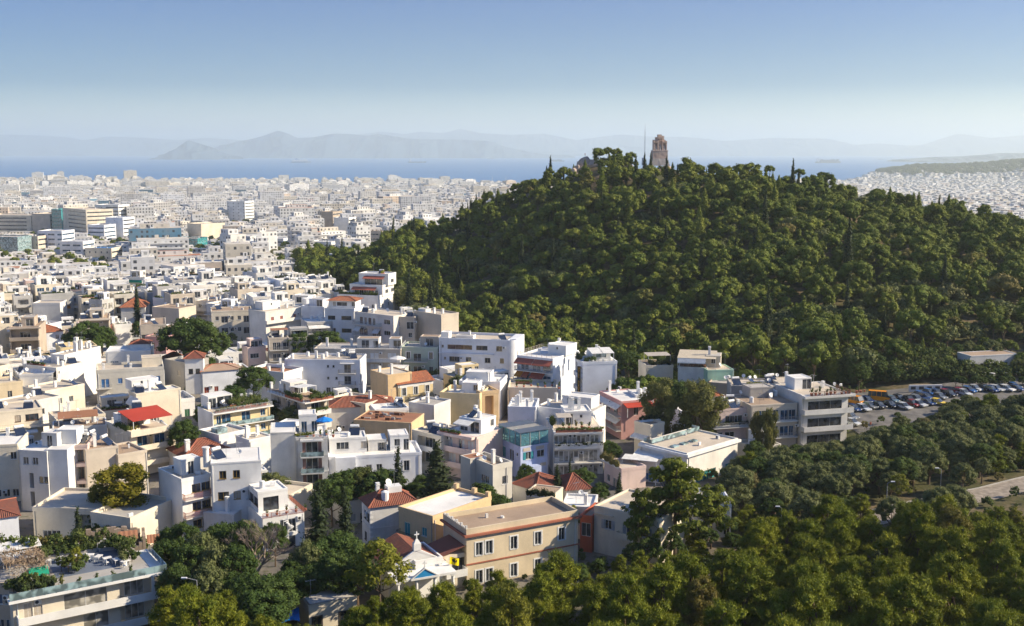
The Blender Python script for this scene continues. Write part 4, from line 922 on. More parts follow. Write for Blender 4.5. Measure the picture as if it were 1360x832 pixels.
def shed(root, x, y, w, d, z, h0, h1, m='awning_white', posts=True, name='canopy', pm='white_paint', along='y'):
    mb = MB()
    za, zb, zc, zd = (z+h0, z+h0, z+h1, z+h1) if along == 'y' else (z+h0, z+h1, z+h1, z+h0)
    A, B, C, D = (x, y, za), (x+w, y, zb), (x+w, y+d, zc), (x, y+d, zd); up = lambda p: (p[0], p[1], p[2]+.07)
    mb.quad(*map(up, (A, B, C, D))); mb.quad(D, C, B, A)
    for p, q in ((A, B), (B, C), (C, D), (D, A)): mb.quad(p, q, up(q), up(p))
    o = mb.build(name, [m], root)
    if posts:
        for i, (px_, py_, zz) in enumerate(((x+.15, y+.15, za), (x+w-.15, y+.15, zb), (x+w-.15, y+d-.15, zc), (x+.15, y+d-.15, zd))): p = MB(); p.box(px_-.05, py_-.05, z, px_+.05, py_+.05, zz); p.build('post', [pm], root)
    return o
class Bld:
    """a building standing on the line from A to B (front, left to right as seen from the town's viewpoint), z = roof height of that line"""
    def __init__(s, name, label, A, B, z, depth, cat='building', group=None, zb=None, clip=True):
        a = P(*A, z); b_ = P(*B, z); s.W = (b_-a).xy.length; s.rz = math.atan2((b_-a).y, (b_-a).x); s.zt = z
        n = Vector((-math.sin(s.rz), math.cos(s.rz)))
        if isinstance(depth, tuple):
            c = P(*depth, z); depth = max(abs((c-a).xy.dot(n)), 4.2)
        s.D = depth; mid = (a+b_)/2; s.z0 = (g(mid.x, mid.y) if zb is None else zb)-.5
        s.a = a; s.o = empty(name, (a.x, a.y, s.z0), s.rz, label, cat, group); s.H = z-s.z0
        HEROES.append((s, name)); c = s.world(s.W/2, s.D/2, 0); HERO_BOXES.append((c.x, c.y, max(s.W, s.D)*.62+3))
    def world(s, x, y, z=0): c, n = math.cos(s.rz), math.sin(s.rz); return Vector((s.a.x+x*c-y*n, s.a.y+x*n+y*c, s.z0+z))
    def body(s, wall, F='', R='', L='', x=0, y=0, w=None, d=None, z=0, h=None, **kw):
        s.f = vol(s.o, x, y, z, w or s.W, d or s.D, h or (s.H-z), wall, F, R, L, **kw); return s.f
    def bal(s, face, z, u0=0, u1=1, depth=1.3, kind='bars', **kw):
        f = s.f[face]; return balcony(s.o, f, f.L*u0, f.L*u1, z, depth, kind, **kw)
    def bals(s, face, rows, fh, u0=0, u1=1, depth=1.3, kind='bars', aw=None, **kw):
        for i in rows:
            z = s.H-(i+1)*fh+.03; s.bal(face, z, u0, u1, depth, kind, **kw)
            if aw: f = s.f[face]; awning(s.o, f, f.L*u0+.2, f.L*u1-.2, z+2.5, depth*.95, .8, aw)
    def aw(s, face, z, u0, u1, out=1.6, drop=.9, m='awning_beige'): f = s.f[face]; return awning(s.o, f, f.L*u0, f.L*u1, z, out, drop, m)
    def top(s): return s.H+.07
    def clut(s, n, kinds='hcacdtak', x=0, y=0, w=None, d=None, z=None, chim='plaster_white', seed=None): clutter(s.o, x, y, w or s.W, d or s.D, s.top() if z is None else z, n, seed, chim, kinds)
HEROES = []
# things that stand on the terraces
def m_pot(seed, h=.5, tall=.9, m='garden_foliage'):
    r = np.random.default_rng(seed); b_ = MB(); b_.cyl((0, 0, 0), (0, 0, h), .2, .3, 9)
    return b_.mesh('pot', ['terracotta']), crown_mesh('foliage', [((0, 0, h+tall*.45), (.42, .42, tall*.55)), ((.15, .1, h+tall*.8), (.25, .25, .3))], 130, .09, m, seed, core=.5)
POTS = [m_pot(1), m_pot(2, .45, .6), m_pot(3, .4, 1.5), m_pot(4, .5, .8, 'olive_foliage')]
def pot(p, k=0, sc=1., label='potted shrub on a roof terrace', group='potted plants on the terraces'):
    o = empty('potted_plant', p, rnd.uniform(0, 6), label, 'potted plant', group); o.scale = (sc,)*3; ob('pot', POTS[k % 4][0], o); ob('foliage', POTS[k % 4][1], o); return o
PLN = {}
def planter(b, x, y, z, L, rot, label, h=.45, col='terracotta', mt='garden_foliage', tall=.8):
    """a long trough full of greenery along a terrace edge"""
    p = b.world(x, y, z); o = empty('planter', p, b.rz+rot, label, 'planter'); mb = MB(); mb.box(0, 0, 0, L, .4, h); mb.build('trough', [col], o)
    r = random.Random(int(L*10+x)); f_ = 1+.5*max(0, tall-.9); pf = [((k+.3, .2+r.uniform(-.2, .2), h+tall*r.uniform(.15, .5)), (r.uniform(.4, .7)*f_, .5*f_, tall*r.uniform(.4, .7))) for k in np.arange(0, L-.2, .5)]
    ob('foliage', crown_mesh('foliage', pf, 150, .085, mt, int(L*7), core=.55), o); return o
def parasol(b, x, y, z, label, r=1.7, m='parasol_white', h=2.4):
    o = empty('parasol', b.world(x, y, z), 0, label, 'parasol'); mb = MB(); n = 8
    for k in range(n):
        a, c = 2*PI*k/n, 2*PI*(k+1)/n; A = (math.cos(a)*r, math.sin(a)*r, h); B = (math.cos(c)*r, math.sin(c)*r, h); mb.tri(A, B, (0, 0, h+.65)); mb.tri(B, A, (0, 0, h+.6)); mb.quad((A[0], A[1], h-.2), (B[0], B[1], h-.2), B, A)
    mb.build('canopy', [m], o); mb = MB(); mb.cyl((0, 0, 0), (0, 0, h+.6), .04, None, 5); mb.cyl((0, 0, 0), (0, 0, .1), .35, None, 8); mb.build('pole', ['white_paint'], o); return o
def table(b, x, y, z, label='small white table on an open roof terrace', m='white_paint', group='terrace tables'):
    o = empty('table', b.world(x, y, z), rnd.uniform(0, 3), label, 'table', group); mb = MB(); mb.box(-.6, -.4, .7, .6, .4, .75); mb.build('tabletop', [m], o)
    for a in (-.5, .5):
        for c in (-.32, .32): mb = MB(); mb.box(a-.025, c-.025, 0, a+.025, c+.025, .7); mb.build('leg', [m], o)
def chair(b, x, y, z, rot=0, m='white_paint', label='light terrace chair beside a table', group='terrace chairs'):
    o = empty('chair', b.world(x, y, z), b.rz+rot, label, 'chair', group)
    for nm, bx in (('seat', (-.22, -.22, .42, .22, .22, .47)), ('backrest', (-.22, .18, .47, .22, .22, .9)), ('leg', (-.22, -.22, 0, -.18, -.18, .42)), ('leg', (.18, -.22, 0, .22, -.18, .42)), ('leg', (-.22, .18, 0, -.18, .22, .42)), ('leg', (.18, .18, 0, .22, .22, .42))):
        me = cmesh(('ch', nm, bx, m), lambda: MB().box(*bx).mesh(nm, [m])); ob(nm, me, o)
# ------------------------------------------------ the near town, one building after another
TO = dict(T1=(0, 460), T2=(200, 460), T3=(400, 420), T4=(560, 420), T5=(760, 440), T6=(900, 440), T7=(1120, 460), U1=(0, 652), U2=(180, 560), U3=(200, 652), U4=(380, 560), U5=(420, 652), U6=(560, 580), U7=(740, 560))
def q(t, x, y):
    if t[0] == 'S': o = {'S5': (0, 360), 'S6': (340, 340)}[t]; return (o[0]+x/4, o[1]+y/4)
    o = TO[t]; return (o[0]+x/4.621, o[1]+y/4.621)
WH, BW, OW, CR, BE, GR, PG = ['plaster_'+k for k in ('white', 'bluewhite', 'offwhite', 'cream', 'beige', 'grey', 'palegrey')]
def B(label, A, A2, z, depth, name='house', cat='house', **kw): return Bld(name, label, A, A2, z, depth, cat, None, **kw)

# 1 long tan house at the bottom
b = B('long tan neoclassical house with white framed windows and flat brown roof', q('U6',275,600), q('U6',960,480), 8.2, q('U6',65,515))
b.body('plaster_tan', F='..H.H....H....H....H.../..H.H....H....H....H...', L='....../......', R='.h./...', roof='brown_roof', sh='none', gl='window_glass', par=.75, fh=4.3)
mb = MB(); W_, D_, Z_ = b.W, b.D, b.H
mb.box(-.45, -.5, Z_-.42, W_+.45, -.05, Z_-.13); mb.box(W_+.05, -.05, Z_-.42, W_+.45, D_+.4, Z_-.13); mb.box(-.45, -.05, Z_-.42, -.05, D_+.4, Z_-.13); mb.build('tiled_cornice', ['terracotta'], b.o)
mb = MB(); mb.box(-.1, -.12, 3.9, W_+.1, -.002, 4.1); mb.build('string_course', ['terracotta'], b.o)
mb = MB(); n = 15
for k in range(n): mb.box(-.06, D_*k/n+.1, Z_+.75, .24, D_*k/n+.1+D_/n*.55, Z_+.95+.25*(k % 3 == 0))
mb.build('balustrade', ['plaster_stainwhite'], b.o)
mb = MB(); mb.cyl((W_*.42, D_*.5, Z_+.06), (W_*.42, D_*.5, Z_+.35), .35, .3, 8); mb.box(W_*.3, D_*.62, Z_+.06, W_*.32, D_*.66, Z_+.7); mb.build('chimney', ['plaster_stainwhite'], b.o)
# the porch room against its left end
vol(b.o, -3.9, .6, 0, 3.84, 4.6, 5.7, CR, F='.D/..', L='.D./..', par=0, roofed=False, gl='window_glass', sh='shutter_grey')
shed(b.o, -4.5, .1, 4.3, 5.6, 0, 5.72, 6.9, 'roof_tiles', False, 'roof', along='x')
balcony(b.o, faces(-3.9, .6, 3.84, 4.6)['F'], .2, 3.6, 2.9, 1.6, 'solid', WH)
fl = empty('flag', b.world(-3.4, -1.0, 3.8), b.rz, 'yellow flag with a black double eagle on a pole over the porch', 'flag')
mb = MB(); mb.cyl((0, 0, 0), (0, -.5, 2.6), .03, None, 5); mb.build('pole', ['white_paint'], fl)
plain('flag_yellow', (.85,.68,.01), .8, .1); plain('flag_black', (.02,.02,.02), .8); plain('flag_blue', (.03,.12,.42), .8)
mb = MB(); n = 7
def fp(u, v): return (u*1.5, -.5+v*.12+.10*math.sin(u*7), 2.55-v*1.15-u*.55)
for i in range(n):
    for j in range(4): u, v = i/n, j/4; mb.quad(fp(u, v+.25), fp(u+1/n, v+.25), fp(u+1/n, v), fp(u, v))
mb.build('cloth', ['flag_yellow'], fl)
mb = MB()
def ep(u, v): p_ = fp(u, v); return (p_[0], p_[1]-.02, p_[2])
for s_ in (-1, 1):
    c = .5
    mb.quad(ep(c, .3), ep(c, .7), ep(c+s_*.22, .55), ep(c+s_*.25, .25)); mb.tri(ep(c+s_*.02, .3), ep(c+s_*.02, .15), ep(c+s_*.1, .18)); mb.tri(ep(c, .68), ep(c+s_*.08, .85), ep(c, .8))
mb.build('eagle_emblem', ['flag_black'], fl)
# 2 apricot house
b = B('apricot house with teal shutters and a small iron balcony', q('U4',690,540), q('U4',900,602), 7.8, 13.5)
b.body('plaster_apricot', F='.S..s./......', L='../..', roof='white_roof', sh='teal_paint', par=.55, fh=4.0)
b.bal('F', b.H-4.0, .05, .62, 1.0, 'bars', rail='dark_metal')
mb = MB(); Z_ = b.H
for x, y in ((b.W*.55, b.D-.3), (b.W-.3, b.D-.4), (.2, b.D-.4)): mb.box(x-.35, y-.35, Z_+.5, x+.35, y+.32, Z_+1.3)
mb.build('parapet_pier', ['plaster_apricot'], b.o)
# 3 white house, hipped roof
b = B('white house with hipped dark red tile roof and two roof tanks', q('U4',515,528), q('U4',800,492), 7.4, q('U4',352,488))
b.body(PG, F='/', L='..w.w./..w...', R='', roofed=False, fr='dark_frame', fh=3.6, bands=True)
hip_roof(b.o, 0, 0, b.W, b.D, b.H, 1.9, .4)
ob('chimney', cmesh('ch3', lambda: m_chimney(1.5, WH)), b.o, (2.2, b.D*.62, b.H+1.1))
mb = MB(); mb.box(b.W*.45, b.D*.35, b.H+.5, b.W*.45+2.4, b.D*.35+1.8, b.H+2.4); mb.build('roof_room', [WH], b.o)
mb = MB(); mb.cyl((b.W*.36, b.D*.2, b.H+.4), (b.W*.36, b.D*.2, b.H+2.0), .6, None, 12); mb.cyl((b.W*.36, b.D*.2, b.H+2.0), (b.W*.36, b.D*.2, b.H+2.2), .6, .2, 12); mb.build('water_tank', [WH], b.o)
ob('satellite_dish', cmesh('d', m_dish), b.o, (b.W*.45, b.D*.3, b.H+2.0), .4, 1.3); ob('antenna', cmesh(('a', 3.8), lambda: m_antenna(3.8)), b.o, (b.W*.6, b.D*.4, b.H+1.5))
mb = MB()
for k in range(9): mb.box(-.04, -.04, .4+k*.8, .45 if k % 2 else .3, .5 if k % 2 == 0 else .3, .75+k*.8)
mb.build('quoin', [WH], b.o)
# 4 church
b = B('white church with red tile roof, bell turret and blue gabled portico', q('U5',492,552), q('U5',850,492), 4.4, 3.4, 'church', 'church')
W_ = b.W; Z_ = b.H
mb = MB(); mb.box(-.2, -.25, Z_-.35, W_+.2, 3.4, Z_); mb.build('roof', [WH], b.o)
for k in range(4):
    x = .25+(W_-.5)*k/3; mb = MB(); mb.cyl((x, .15, .3), (x, .15, Z_-.6), .27, .23, 12); mb.box(x-.38, -.2, 0, x+.38, .5, .3); mb.box(x-.34, -.2, Z_-.6, x+.34, .5, Z_-.352); mb.build('column', [WH], b.o)
xm = W_*.47; mb = MB(); pw = 1.9
mb.box(xm-pw-.2, -.42, Z_-.30, xm+pw+.2, -.26, Z_-.02)
for s_ in (-1, 1): mb.quad((xm+s_*(pw+.2), -.42, Z_-.02), (xm, -.42, Z_+1.35), (xm, -.1, Z_+1.35), (xm+s_*(pw+.2), -.1, Z_-.02)); mb.quad((xm+s_*(pw+.2), -.42, Z_-.02), (xm+s_*(pw-.1), -.42, Z_-.02), (xm, -.42, Z_+1.15), (xm, -.42, Z_+1.35))
mb.build('pediment', [WH], b.o)
plain('icon_blue', (.02,.25,.55), .6); mb = MB(); mb.tri((xm-pw+.1, -.33, Z_), (xm+pw-.1, -.33, Z_), (xm, -.33, Z_+1.2)); mb.build('blue_panel', ['icon_blue'], b.o)
vol(b.o, 0, 3.4, 0, W_, 8.5, 5.3, WH, F='..D..', L='..t..t..', R='...', roofed=False, fr='dark_frame')
r_, gw = hip_roof(b.o, 0, 3.7, W_-.3, 8.2, 5.3, 2.1, .35, True, along='y'); gw.build('gable', [WH], b.o)
mb = MB(); n = 8
for k in range(n):
    a, c = k/n, (k+1)/n; f1 = lambda u: 5.3+2.5*(1-abs(2*u-1)); mb.quad((a*W_, 3.38, 5.2), (c*W_, 3.38, 5.2), (c*W_, 3.38, f1(c)), (a*W_, 3.38, f1(a))); mb.quad((c*W_, 3.68, 5.2), (a*W_, 3.68, 5.2), (a*W_, 3.68, f1(a)), (c*W_, 3.68, f1(c))); mb.quad((a*W_, 3.38, f1(a)), (c*W_, 3.38, f1(c)), (c*W_, 3.68, f1(c)), (a*W_, 3.68, f1(a)))
mb.build('gable_wall', [WH], b.o)
def cross(root, x, y, z, s): m_ = MB(); m_.box(x-.07*s, y-.05*s, z, x+.07*s, y+.05*s, z+1.1*s); m_.box(x-.36*s, y-.05*s, z+.6*s, x-.075*s, y+.05*s, z+.76*s); m_.box(x+.075*s, y-.05*s, z+.6*s, x+.36*s, y+.05*s, z+.76*s); return m_.build('cross', [WH], root)
mb = MB(); mb.box(W_/2-.55, 3.3, 7.5, W_/2+.55, 4.0, 8.5); mb.quad((W_/2-.55, 3.3, 8.5), (W_/2+.55, 3.3, 8.5), (W_/2+.1, 3.6, 9.2), (W_/2-.1, 3.6, 9.2)); mb.quad((W_/2+.55, 4.0, 8.5), (W_/2-.55, 4.0, 8.5), (W_/2-.1, 3.65, 9.2), (W_/2+.1, 3.65, 9.2)); mb.tri((W_/2+.55, 3.3, 8.5), (W_/2+.55, 4, 8.5), (W_/2+.1, 3.62, 9.2)); mb.tri((W_/2-.55, 4, 8.5), (W_/2-.55, 3.3, 8.5), (W_/2-.1, 3.62, 9.2)); mb.build('bell_turret', [WH], b.o)
cross(b.o, W_/2, 3.62, 9.15, 1.0); cross(b.o, xm, -.25, Z_+1.3, .95)
fl = empty('flag', b.world(.3, 1.5, Z_), b.rz, 'small blue and white striped flag beside the church portico', 'flag'); mb = MB(); mb.cyl((0, 0, 0), (0, 0, 2.2), .03, None, 5); mb.build('pole', ['white_paint'], fl)
for m_, ks in (('flag_blue', (0, 2, 4, 6, 8)), ('parasol_white', (1, 3, 5, 7))):
    mb = MB()
    for k in ks: z0 = 2.1-.1*k; mb.quad((.05, 0, z0-.1), (.7, .1, z0-.6), (.7, .1, z0-.5), (.05, 0, z0))
    mb.build('stripe', [m_], fl)
# white yard wall right of the church
b2 = B('low white roof terrace between church and tan house', q('U5',610,470), q('U5',775,440), 4.8, 7); b2.body(WH, F='', L='', roof='concrete_roof', par=.9)
# 5 small cream box house at the bottom
b = B('small cream workshop with flat grey roof and dark doors', q('U3',970,706), (474,793), 4.0, q('U3',742,572), 'workshop', 'house')
b.body(CR, F='.H....H..', L='', R='', roof='concrete_roof', par=.06, sh='none', fr='dark_frame')
ob('antenna', cmesh(('a', 3.0), lambda: m_antenna(3.0)), b.o, (.8, 1.6, b.H)); ob('air_conditioner', cmesh('k', m_ac), b.o, (-.3, b.D*.5, 1.9), -PI/2)
mb = MB(); mb.cyl((-.25, b.D*.6, 2.2), (-.25, b.D*.62, b.H+.9), .13, None, 8); mb.build('flue_pipe', ['dark_metal'], b.o)
mb = MB(); c = P(352, 828, 2.4); o = empty('tarpaulin', c, R(12), 'bright blue tarpaulin roof beside the small cream workshop', 'tarpaulin')
for i in range(6):
    for j in range(3): h_ = lambda u, v: (u*.75, v*1.2, .16*math.sin(u*1.7+v)+.1*v); mb.quad(h_(i, j), h_(i+1, j), h_(i+1, j+1), h_(i, j+1))
mb.build('sheet', ['awning_blue'], o); mb = MB(); [mb.box(x, y, -2.4, x+.06, y+.06, .05) for x, y in ((.1, .1), (4.2, .1), (.1, 3.3), (4.2, 3.3))]; mb.build('pole', ['steel'], o)
# 6 bottom left: block with the roof garden
b = B('cream apartment block with white slab roof garden at the bottom left', q('U1',75,662), q('U1',940,492), 7.2, 17, 'apartment_block', 'apartment block')
TB = b
b.body('plaster_cream', F='.SS..GGGGG.LLLL/.......GGG.LLLL', L='', R='..LL/....', roof='grey_concrete', par=0, gl='curtained_glass', sh='shutter_beige', fh=3.3)
mb = MB(); mb.box(-.6, -1.3, b.H-.3, b.W+1.6, 0, b.H+.05); mb.box(b.W, 0, b.H-.3, b.W+1.6, 9, b.H+.05); mb.build('roof_slab', [WH], b.o)
rail_roof(b.o, 0-.5, -1.2, b.W+2, 9, b.H+.05, 'glass', 'pale_glass', 1.0, 'FR')
b.bal('F', b.H-3.3, .02, 1.06, 1.5, 'solid', mt=WH); b.bal('F', b.H-6.6, .02, 1.06, 1.5, 'solid', mt=WH)
for x in (b.W*.97,): mb = MB(); mb.box(x, -1.2, b.H-3.2, x+.35, -.85, b.H-.3); mb.build('column', [WH], b.o)
awning(b.o, b.f['R'], .2, 3.0, b.H-.4, 2.2, 1.4, 'awning_beige')
T_ = b.top()
for k in range(7): pot(b.world(1.5+k*2.2, -.6, T_), k, rnd.uniform(.8, 1.2), 'terracotta pot shrub behind the glass railing of the roof garden', 'pots along the glass railing')
for k, (x, y, s_) in enumerate([(8.0,5.5,1.5),(9.2,5.2,1.3),(7.2,6.2,1.3),(10.2,6.0,1.2),(8.6,6.8,1.4)]):
    tree('bush', *b.world(x, y).xy, 'round_bush', 'clipped round yellow green bush in the middle of the roof garden', 'bush', 'clipped bushes in the roof garden', s_, z=T_+b.z0-.1)
tree('light_tree', *b.world(9, 5.6).xy, 'bare_sapling', 'thin pale sapling rising from the clipped bushes', 'tree', None, .32, z=T_+b.z0)
planter(b, -.2, 11.5, T_, 6.5, 0, 'dense dark hedge at the back left of the roof garden', .5, 'grey_concrete', 'dark_foliage', 1.8)
planter(b, 6.6, 12.4, T_, 6.5, -.1, 'loose green hedge in the middle back of the roof garden', .5, 'grey_concrete', 'garden_foliage', 1.7)
planter(b, 13.3, 11.4, T_, 5.0, -.2, 'olive green hedge at the back right of the roof garden', .5, 'grey_concrete', 'olive_foliage', 1.4)
planter(b, .6, .2, T_, 4.6, 0, 'dark clipped hedge behind the railing at the left front of the roof garden', .5, 'grey_concrete', 'dark_foliage', 1.5)
for k in range(3): planter(b, 15.6+(k-1)*.3, 4+2*k, T_, 1.8, PI/2, ['grey leaved shrub trough right front of the roof garden', 'grey leaved shrub trough right middle of the roof garden', 'grey leaved shrub trough right rear of the roof garden'][k], .5, 'white_paint', 'olive_foliage', 1.1)
for k in range(5): table(b, 2+k*2.0, 9.9, T_, 'white clothed table in the back row of the roof restaurant', 'parasol_white', 'white clothed tables of the roof garden')
for k in range(5): table(b, 11.5+k*.9, 9.0-k*1.3, T_, 'white table in the slanting row right of the roof garden floor', 'parasol_white', 'white tables in the slanting row')
for k in range(6): chair(b, 11.2+(k//2)*1.8, 8.0-(k//2)*2.6+(k % 2)*1.1, T_, k, 'white_paint', 'white chair beside the slanting row of tables', 'white chairs of the roof garden')
shed(b.o, -.6, 12.2, 6.5, 3.2, b.H, 2.2, 2.5, 'awning_white'); shed(b.o, .2, 8.4, 4.6, 2.6, b.H, 2.1, 2.3, 'awning_white')
mb = MB(); mb.box(6.2, 4, b.H+.06, 15.6, 12, b.H+.075); mb.build('floor_tiles', ['slate_floor'], b.o)
for k, (x, y, s_) in enumerate([(.5,2,1.6),(1.6,1.3,1.5),(2.7,1.1,1.4),(3.9,1.2,1.5),(4.9,1.6,1.2),(6.3,12.6,1.7),(7.8,13,1.9),(9.3,12.8,1.6),(11,12.4,2.0),(12.4,12.9,1.7),(14,12.2,1.8),(15.6,11,1.9),(16.4,9.6,1.6),(16.6,8,1.5),(15.9,6.6,1.3),(16.3,5,1.4),(5.6,11.4,1.5),(4.4,13.5,2.2),(2.4,15.6,2.4),(.5,16,2.3),(6.2,15.7,2.0),(8.5,15.4,1.9),(11,15.2,1.8)]):
    tree('bush', *b.world(x, y).xy, 'garden_shrub', 'leafy green shrub among the beds of the roof garden', 'shrub', 'shrubs of the roof garden', s_, z=T_+b.z0-.1)
# dry vine pergola
pg = empty('pergola', b.world(0, 3, T_), b.rz, 'wire pergola overgrown with dry brown vine on the roof garden', 'pergola')
mat('dry_vine', (.30,.22,.15), .95, .4, False)
for x, y in ((.3, 0), (4.8, 0), (.3, 5.5), (4.8, 5.5)): mb = MB(); mb.cyl((x, y, 0), (x, y, 3.2), .05, None, 5); mb.build('post', ['grey_paint'], pg)
r = np.random.default_rng(4); n = 2600; x = r.uniform(0, 5.2, n); y = r.uniform(-.2, 6, n); k_ = (r.random(n) < .5) | (x > 4.4) | (y < .4); x, y = x[k_], y[k_]; n = len(x)
p0 = np.stack([x, y, 3.1+.35*np.sin(x*1.3)*np.cos(y)+r.normal(0, .12, n)-np.where((x > 4.6) | (y < .3), r.uniform(0, 2.2, n), 0)], 1); d_ = r.normal(size=(n, 3))*.28; s_ = r.normal(size=(n, 3))*.035
V = np.stack([p0-s_, p0+d_, p0+s_, p0-d_], 1).reshape(-1, 3); ob('vine', npmesh('vine', V, np.arange(4*n).reshape(n, 4), ['dry_vine']), pg)
tn = empty('tent', b.world(2.6, 2.2, T_), b.rz, 'green canvas shelter under the vine pergola', 'tent'); mb = MB()
mb.quad((0, 0, 1.5), (2.4, 0, 1.5), (2.4, 1.2, 2.3), (0, 1.2, 2.3)); mb.quad((2.4, 2.4, 1.5), (0, 2.4, 1.5), (0, 1.2, 2.3), (2.4, 1.2, 2.3)); mb.tri((0, 2.4, 1.5), (0, 0, 1.5), (0, 1.2, 2.3)); mb.tri((2.4, 0, 1.5), (2.4, 2.4, 1.5), (2.4, 1.2, 2.3)); mb.build('canopy', ['awning_green'], tn)
mb = MB(); mb.box(.1, .1, 0, 2.3, 2.3, 1.49); mb.build('wall', [PG], tn)
b = B('older grey stone house cut by the bottom left corner', (-34, 777), q('U1',72,590), 7.9, 8); b.body('plaster_stone', F='..ww/..dd', par=.5, roof='concrete_roof', gl='blue_glass', fh=3.4)
# low buildings behind the garden block
b = B('low pale building with wide flat concrete roof and railing', q('U1',200,118), q('U1',640,130), 5.2, 11); b.body('plaster_cream', F='.DD..LLL', L='', roof='cream_roof', par=.5); b.clut(3, 'ka', x=1, y=4, w=12, d=5)
b = B('cream garage wall building behind the yellow tree', q('U1',800,195), q('U1',1078,72), 5.2, 8); b.body(CR, F='', R='', roof='concrete_roof', par=.8); b.clut(2, 'k')
# ruin
for k in range(22): a_ = P(rnd.uniform(105, 190), rnd.uniform(700, 728), 1.5); tree('bush', a_.x, a_.y, 'wild_shrub', 'scruffy green shrub growing round the ruined stone house', 'shrub', 'shrubs round the ruin', rnd.uniform(1.2, 2.4), z=rnd.uniform(.3, 1.6))
o = empty('ruined_house', P(*q('U1',870,395), 2.2), R(20), 'ruined rubble stone house with rusty tin roof pieces', 'ruin'); mat('rubble_stone', (.33,.26,.20), .95, .6, False)
for k, (x0, y0, x1, y1, h_) in enumerate([(-9,0,-4.4,.5,1.4),(-4,.2,.2,.7,1.9),(.2,.2,.7,4.5,2.6),(-3.8,4,0,4.5,3.2),(-9,0,-8.5,6,1.8),(-3.9,1,-3.4,4,2.2),(-8,6,-2,6.5,2.8)]):
    mb = MB(); n = 8; rr = random.Random(k)
    for i in range(n):
        t0, t1 = i/n, (i+1)/n
        if x1-x0 > y1-y0: mb.box(x0+(x1-x0)*t0, y0+rr.uniform(0, .06), -3, x0+(x1-x0)*t1-.01, y1, h_+rr.uniform(-.45, .35))
        else: mb.box(x0+rr.uniform(0, .06), y0+(y1-y0)*t0, -3, x1, y0+(y1-y0)*t1-.01, h_+rr.uniform(-.45, .35))
    mb.build('wall', ['rubble_stone'], o)
for x, y, z, w_ in ((-3.3, 1.2, 2.0, 2.9), (.9, .5, 1.2, 1.9), (-7.5, 2.5, .8, 2.6)): mb = MB(); [mb.quad((x+w_*i/8, y, z+.3+.05*(i % 2)), (x+w_*(i+1)/8, y, z+.3+.05*((i+1) % 2)), (x+w_*(i+1)/8, y+2.2, z+1+.05*((i+1) % 2)), (x+w_*i/8, y+2.2, z+1+.05*(i % 2))) for i in range(8)]; mb.build('roof', ['rust_roof'], o)
# 7 white block with yellow window frames
b = B('white house with yellow framed windows stacked over two balconies', q('U2',282,372), q('U2',458,336), 10, q('U2',128,305))
b.body(WH, F='.WW/.WW/.WW', L='', R='', roof='cream_roof', fr='ochre_wood', par=.5, fh=3.1); b.bals('F', (0, 1), 3.1, .02, .98, 1.0, 'bars', rail='terracotta')
b.clut(4, 'dkc'); stair_house(b.o, b.W*.3, b.D*.35, b.H, 3.4, 3, 2.6, WH)
b = B('tall white house with small square windows right of the yellow framed one', q('U2',462,262), q('U2',770,243), 12.6, 9)
b.body(WH, F='..w..w...../..W..s..DD./...........', L='.s/', R='w./', roof='white_roof', fr='ochre_wood', par=.15, fh=3.6); b.clut(7, 'hhckada', w=b.W*.7)
b.bal('F', b.H-7.2, .68, 1, 1.1, 'solid', mt=WH)
mb = MB(); mb.cyl((-.8, 2.2, b.H-1), (-.8, 2.2, b.H+2.2), .5, None, 14); mb.cyl((-.8, 2.2, b.H+2.2), (-.8, 2.2, b.H+2.4), .65, None, 14); mb.build('chimney', [WH], b.o)
# 9 white house with glazed penthouse
b = B('low white house with glazed penthouse and terrace above a spiral stair', q('U2',780,600), q('U2',1035,560), 5.4, 9)
b.body(WH, F='..DD./..GG.', L='', R='', roof='white_roof', par=0); rail_roof(b.o, 0, 0, b.W, 8, b.H, 'bars', 'terracotta', .9, 'FR')
vol(b.o, .3, 3.4, b.H+.05, b.W*.72, 5.2, 3.2, WH, F='.GGGG..', L='WW', R='.s', roof='white_roof', par=.25, fr='dark_frame'); b.clut(5, 'hhkt', x=.5, y=4, w=b.W*.6, d=4, z=b.H+3.3)
mb = MB()
for k in range(14): a = k*.5; mb.box(-.9, -.16, 0, -.08, .16, .05, 0, Matrix.Translation((b.W*.55, -1.2, b.H-.2-k*.24)) @ Matrix.Rotation(a, 4, 'Z'))
mb.cyl((b.W*.55, -1.2, b.H-3.6), (b.W*.55, -1.2, b.H+.8), .07, None, 6); mb.build('spiral_stair', ['white_paint'], b.o)
for k in range(5): pot(b.world(1+k*1.6, .8, b.H+.05), k, .8, 'terracotta pot on the glazed penthouse terrace', 'pots on the glazed penthouse terrace')
b = B('pale curved low roof right of the glazed penthouse', q('U2',950,470), q('U2',1085,400), 5.0, 8); b.body('plaster_cream', F='', R='', roof='cream_roof', par=.6)
b = B('slim white boundary wing with sloped wall in front of the white house', q('U2',415,560), q('U2',600,575), 4.4, 4); b.body(PG, F='', R='', roof='white_roof', par=.1); b.clut(3, 'cc')
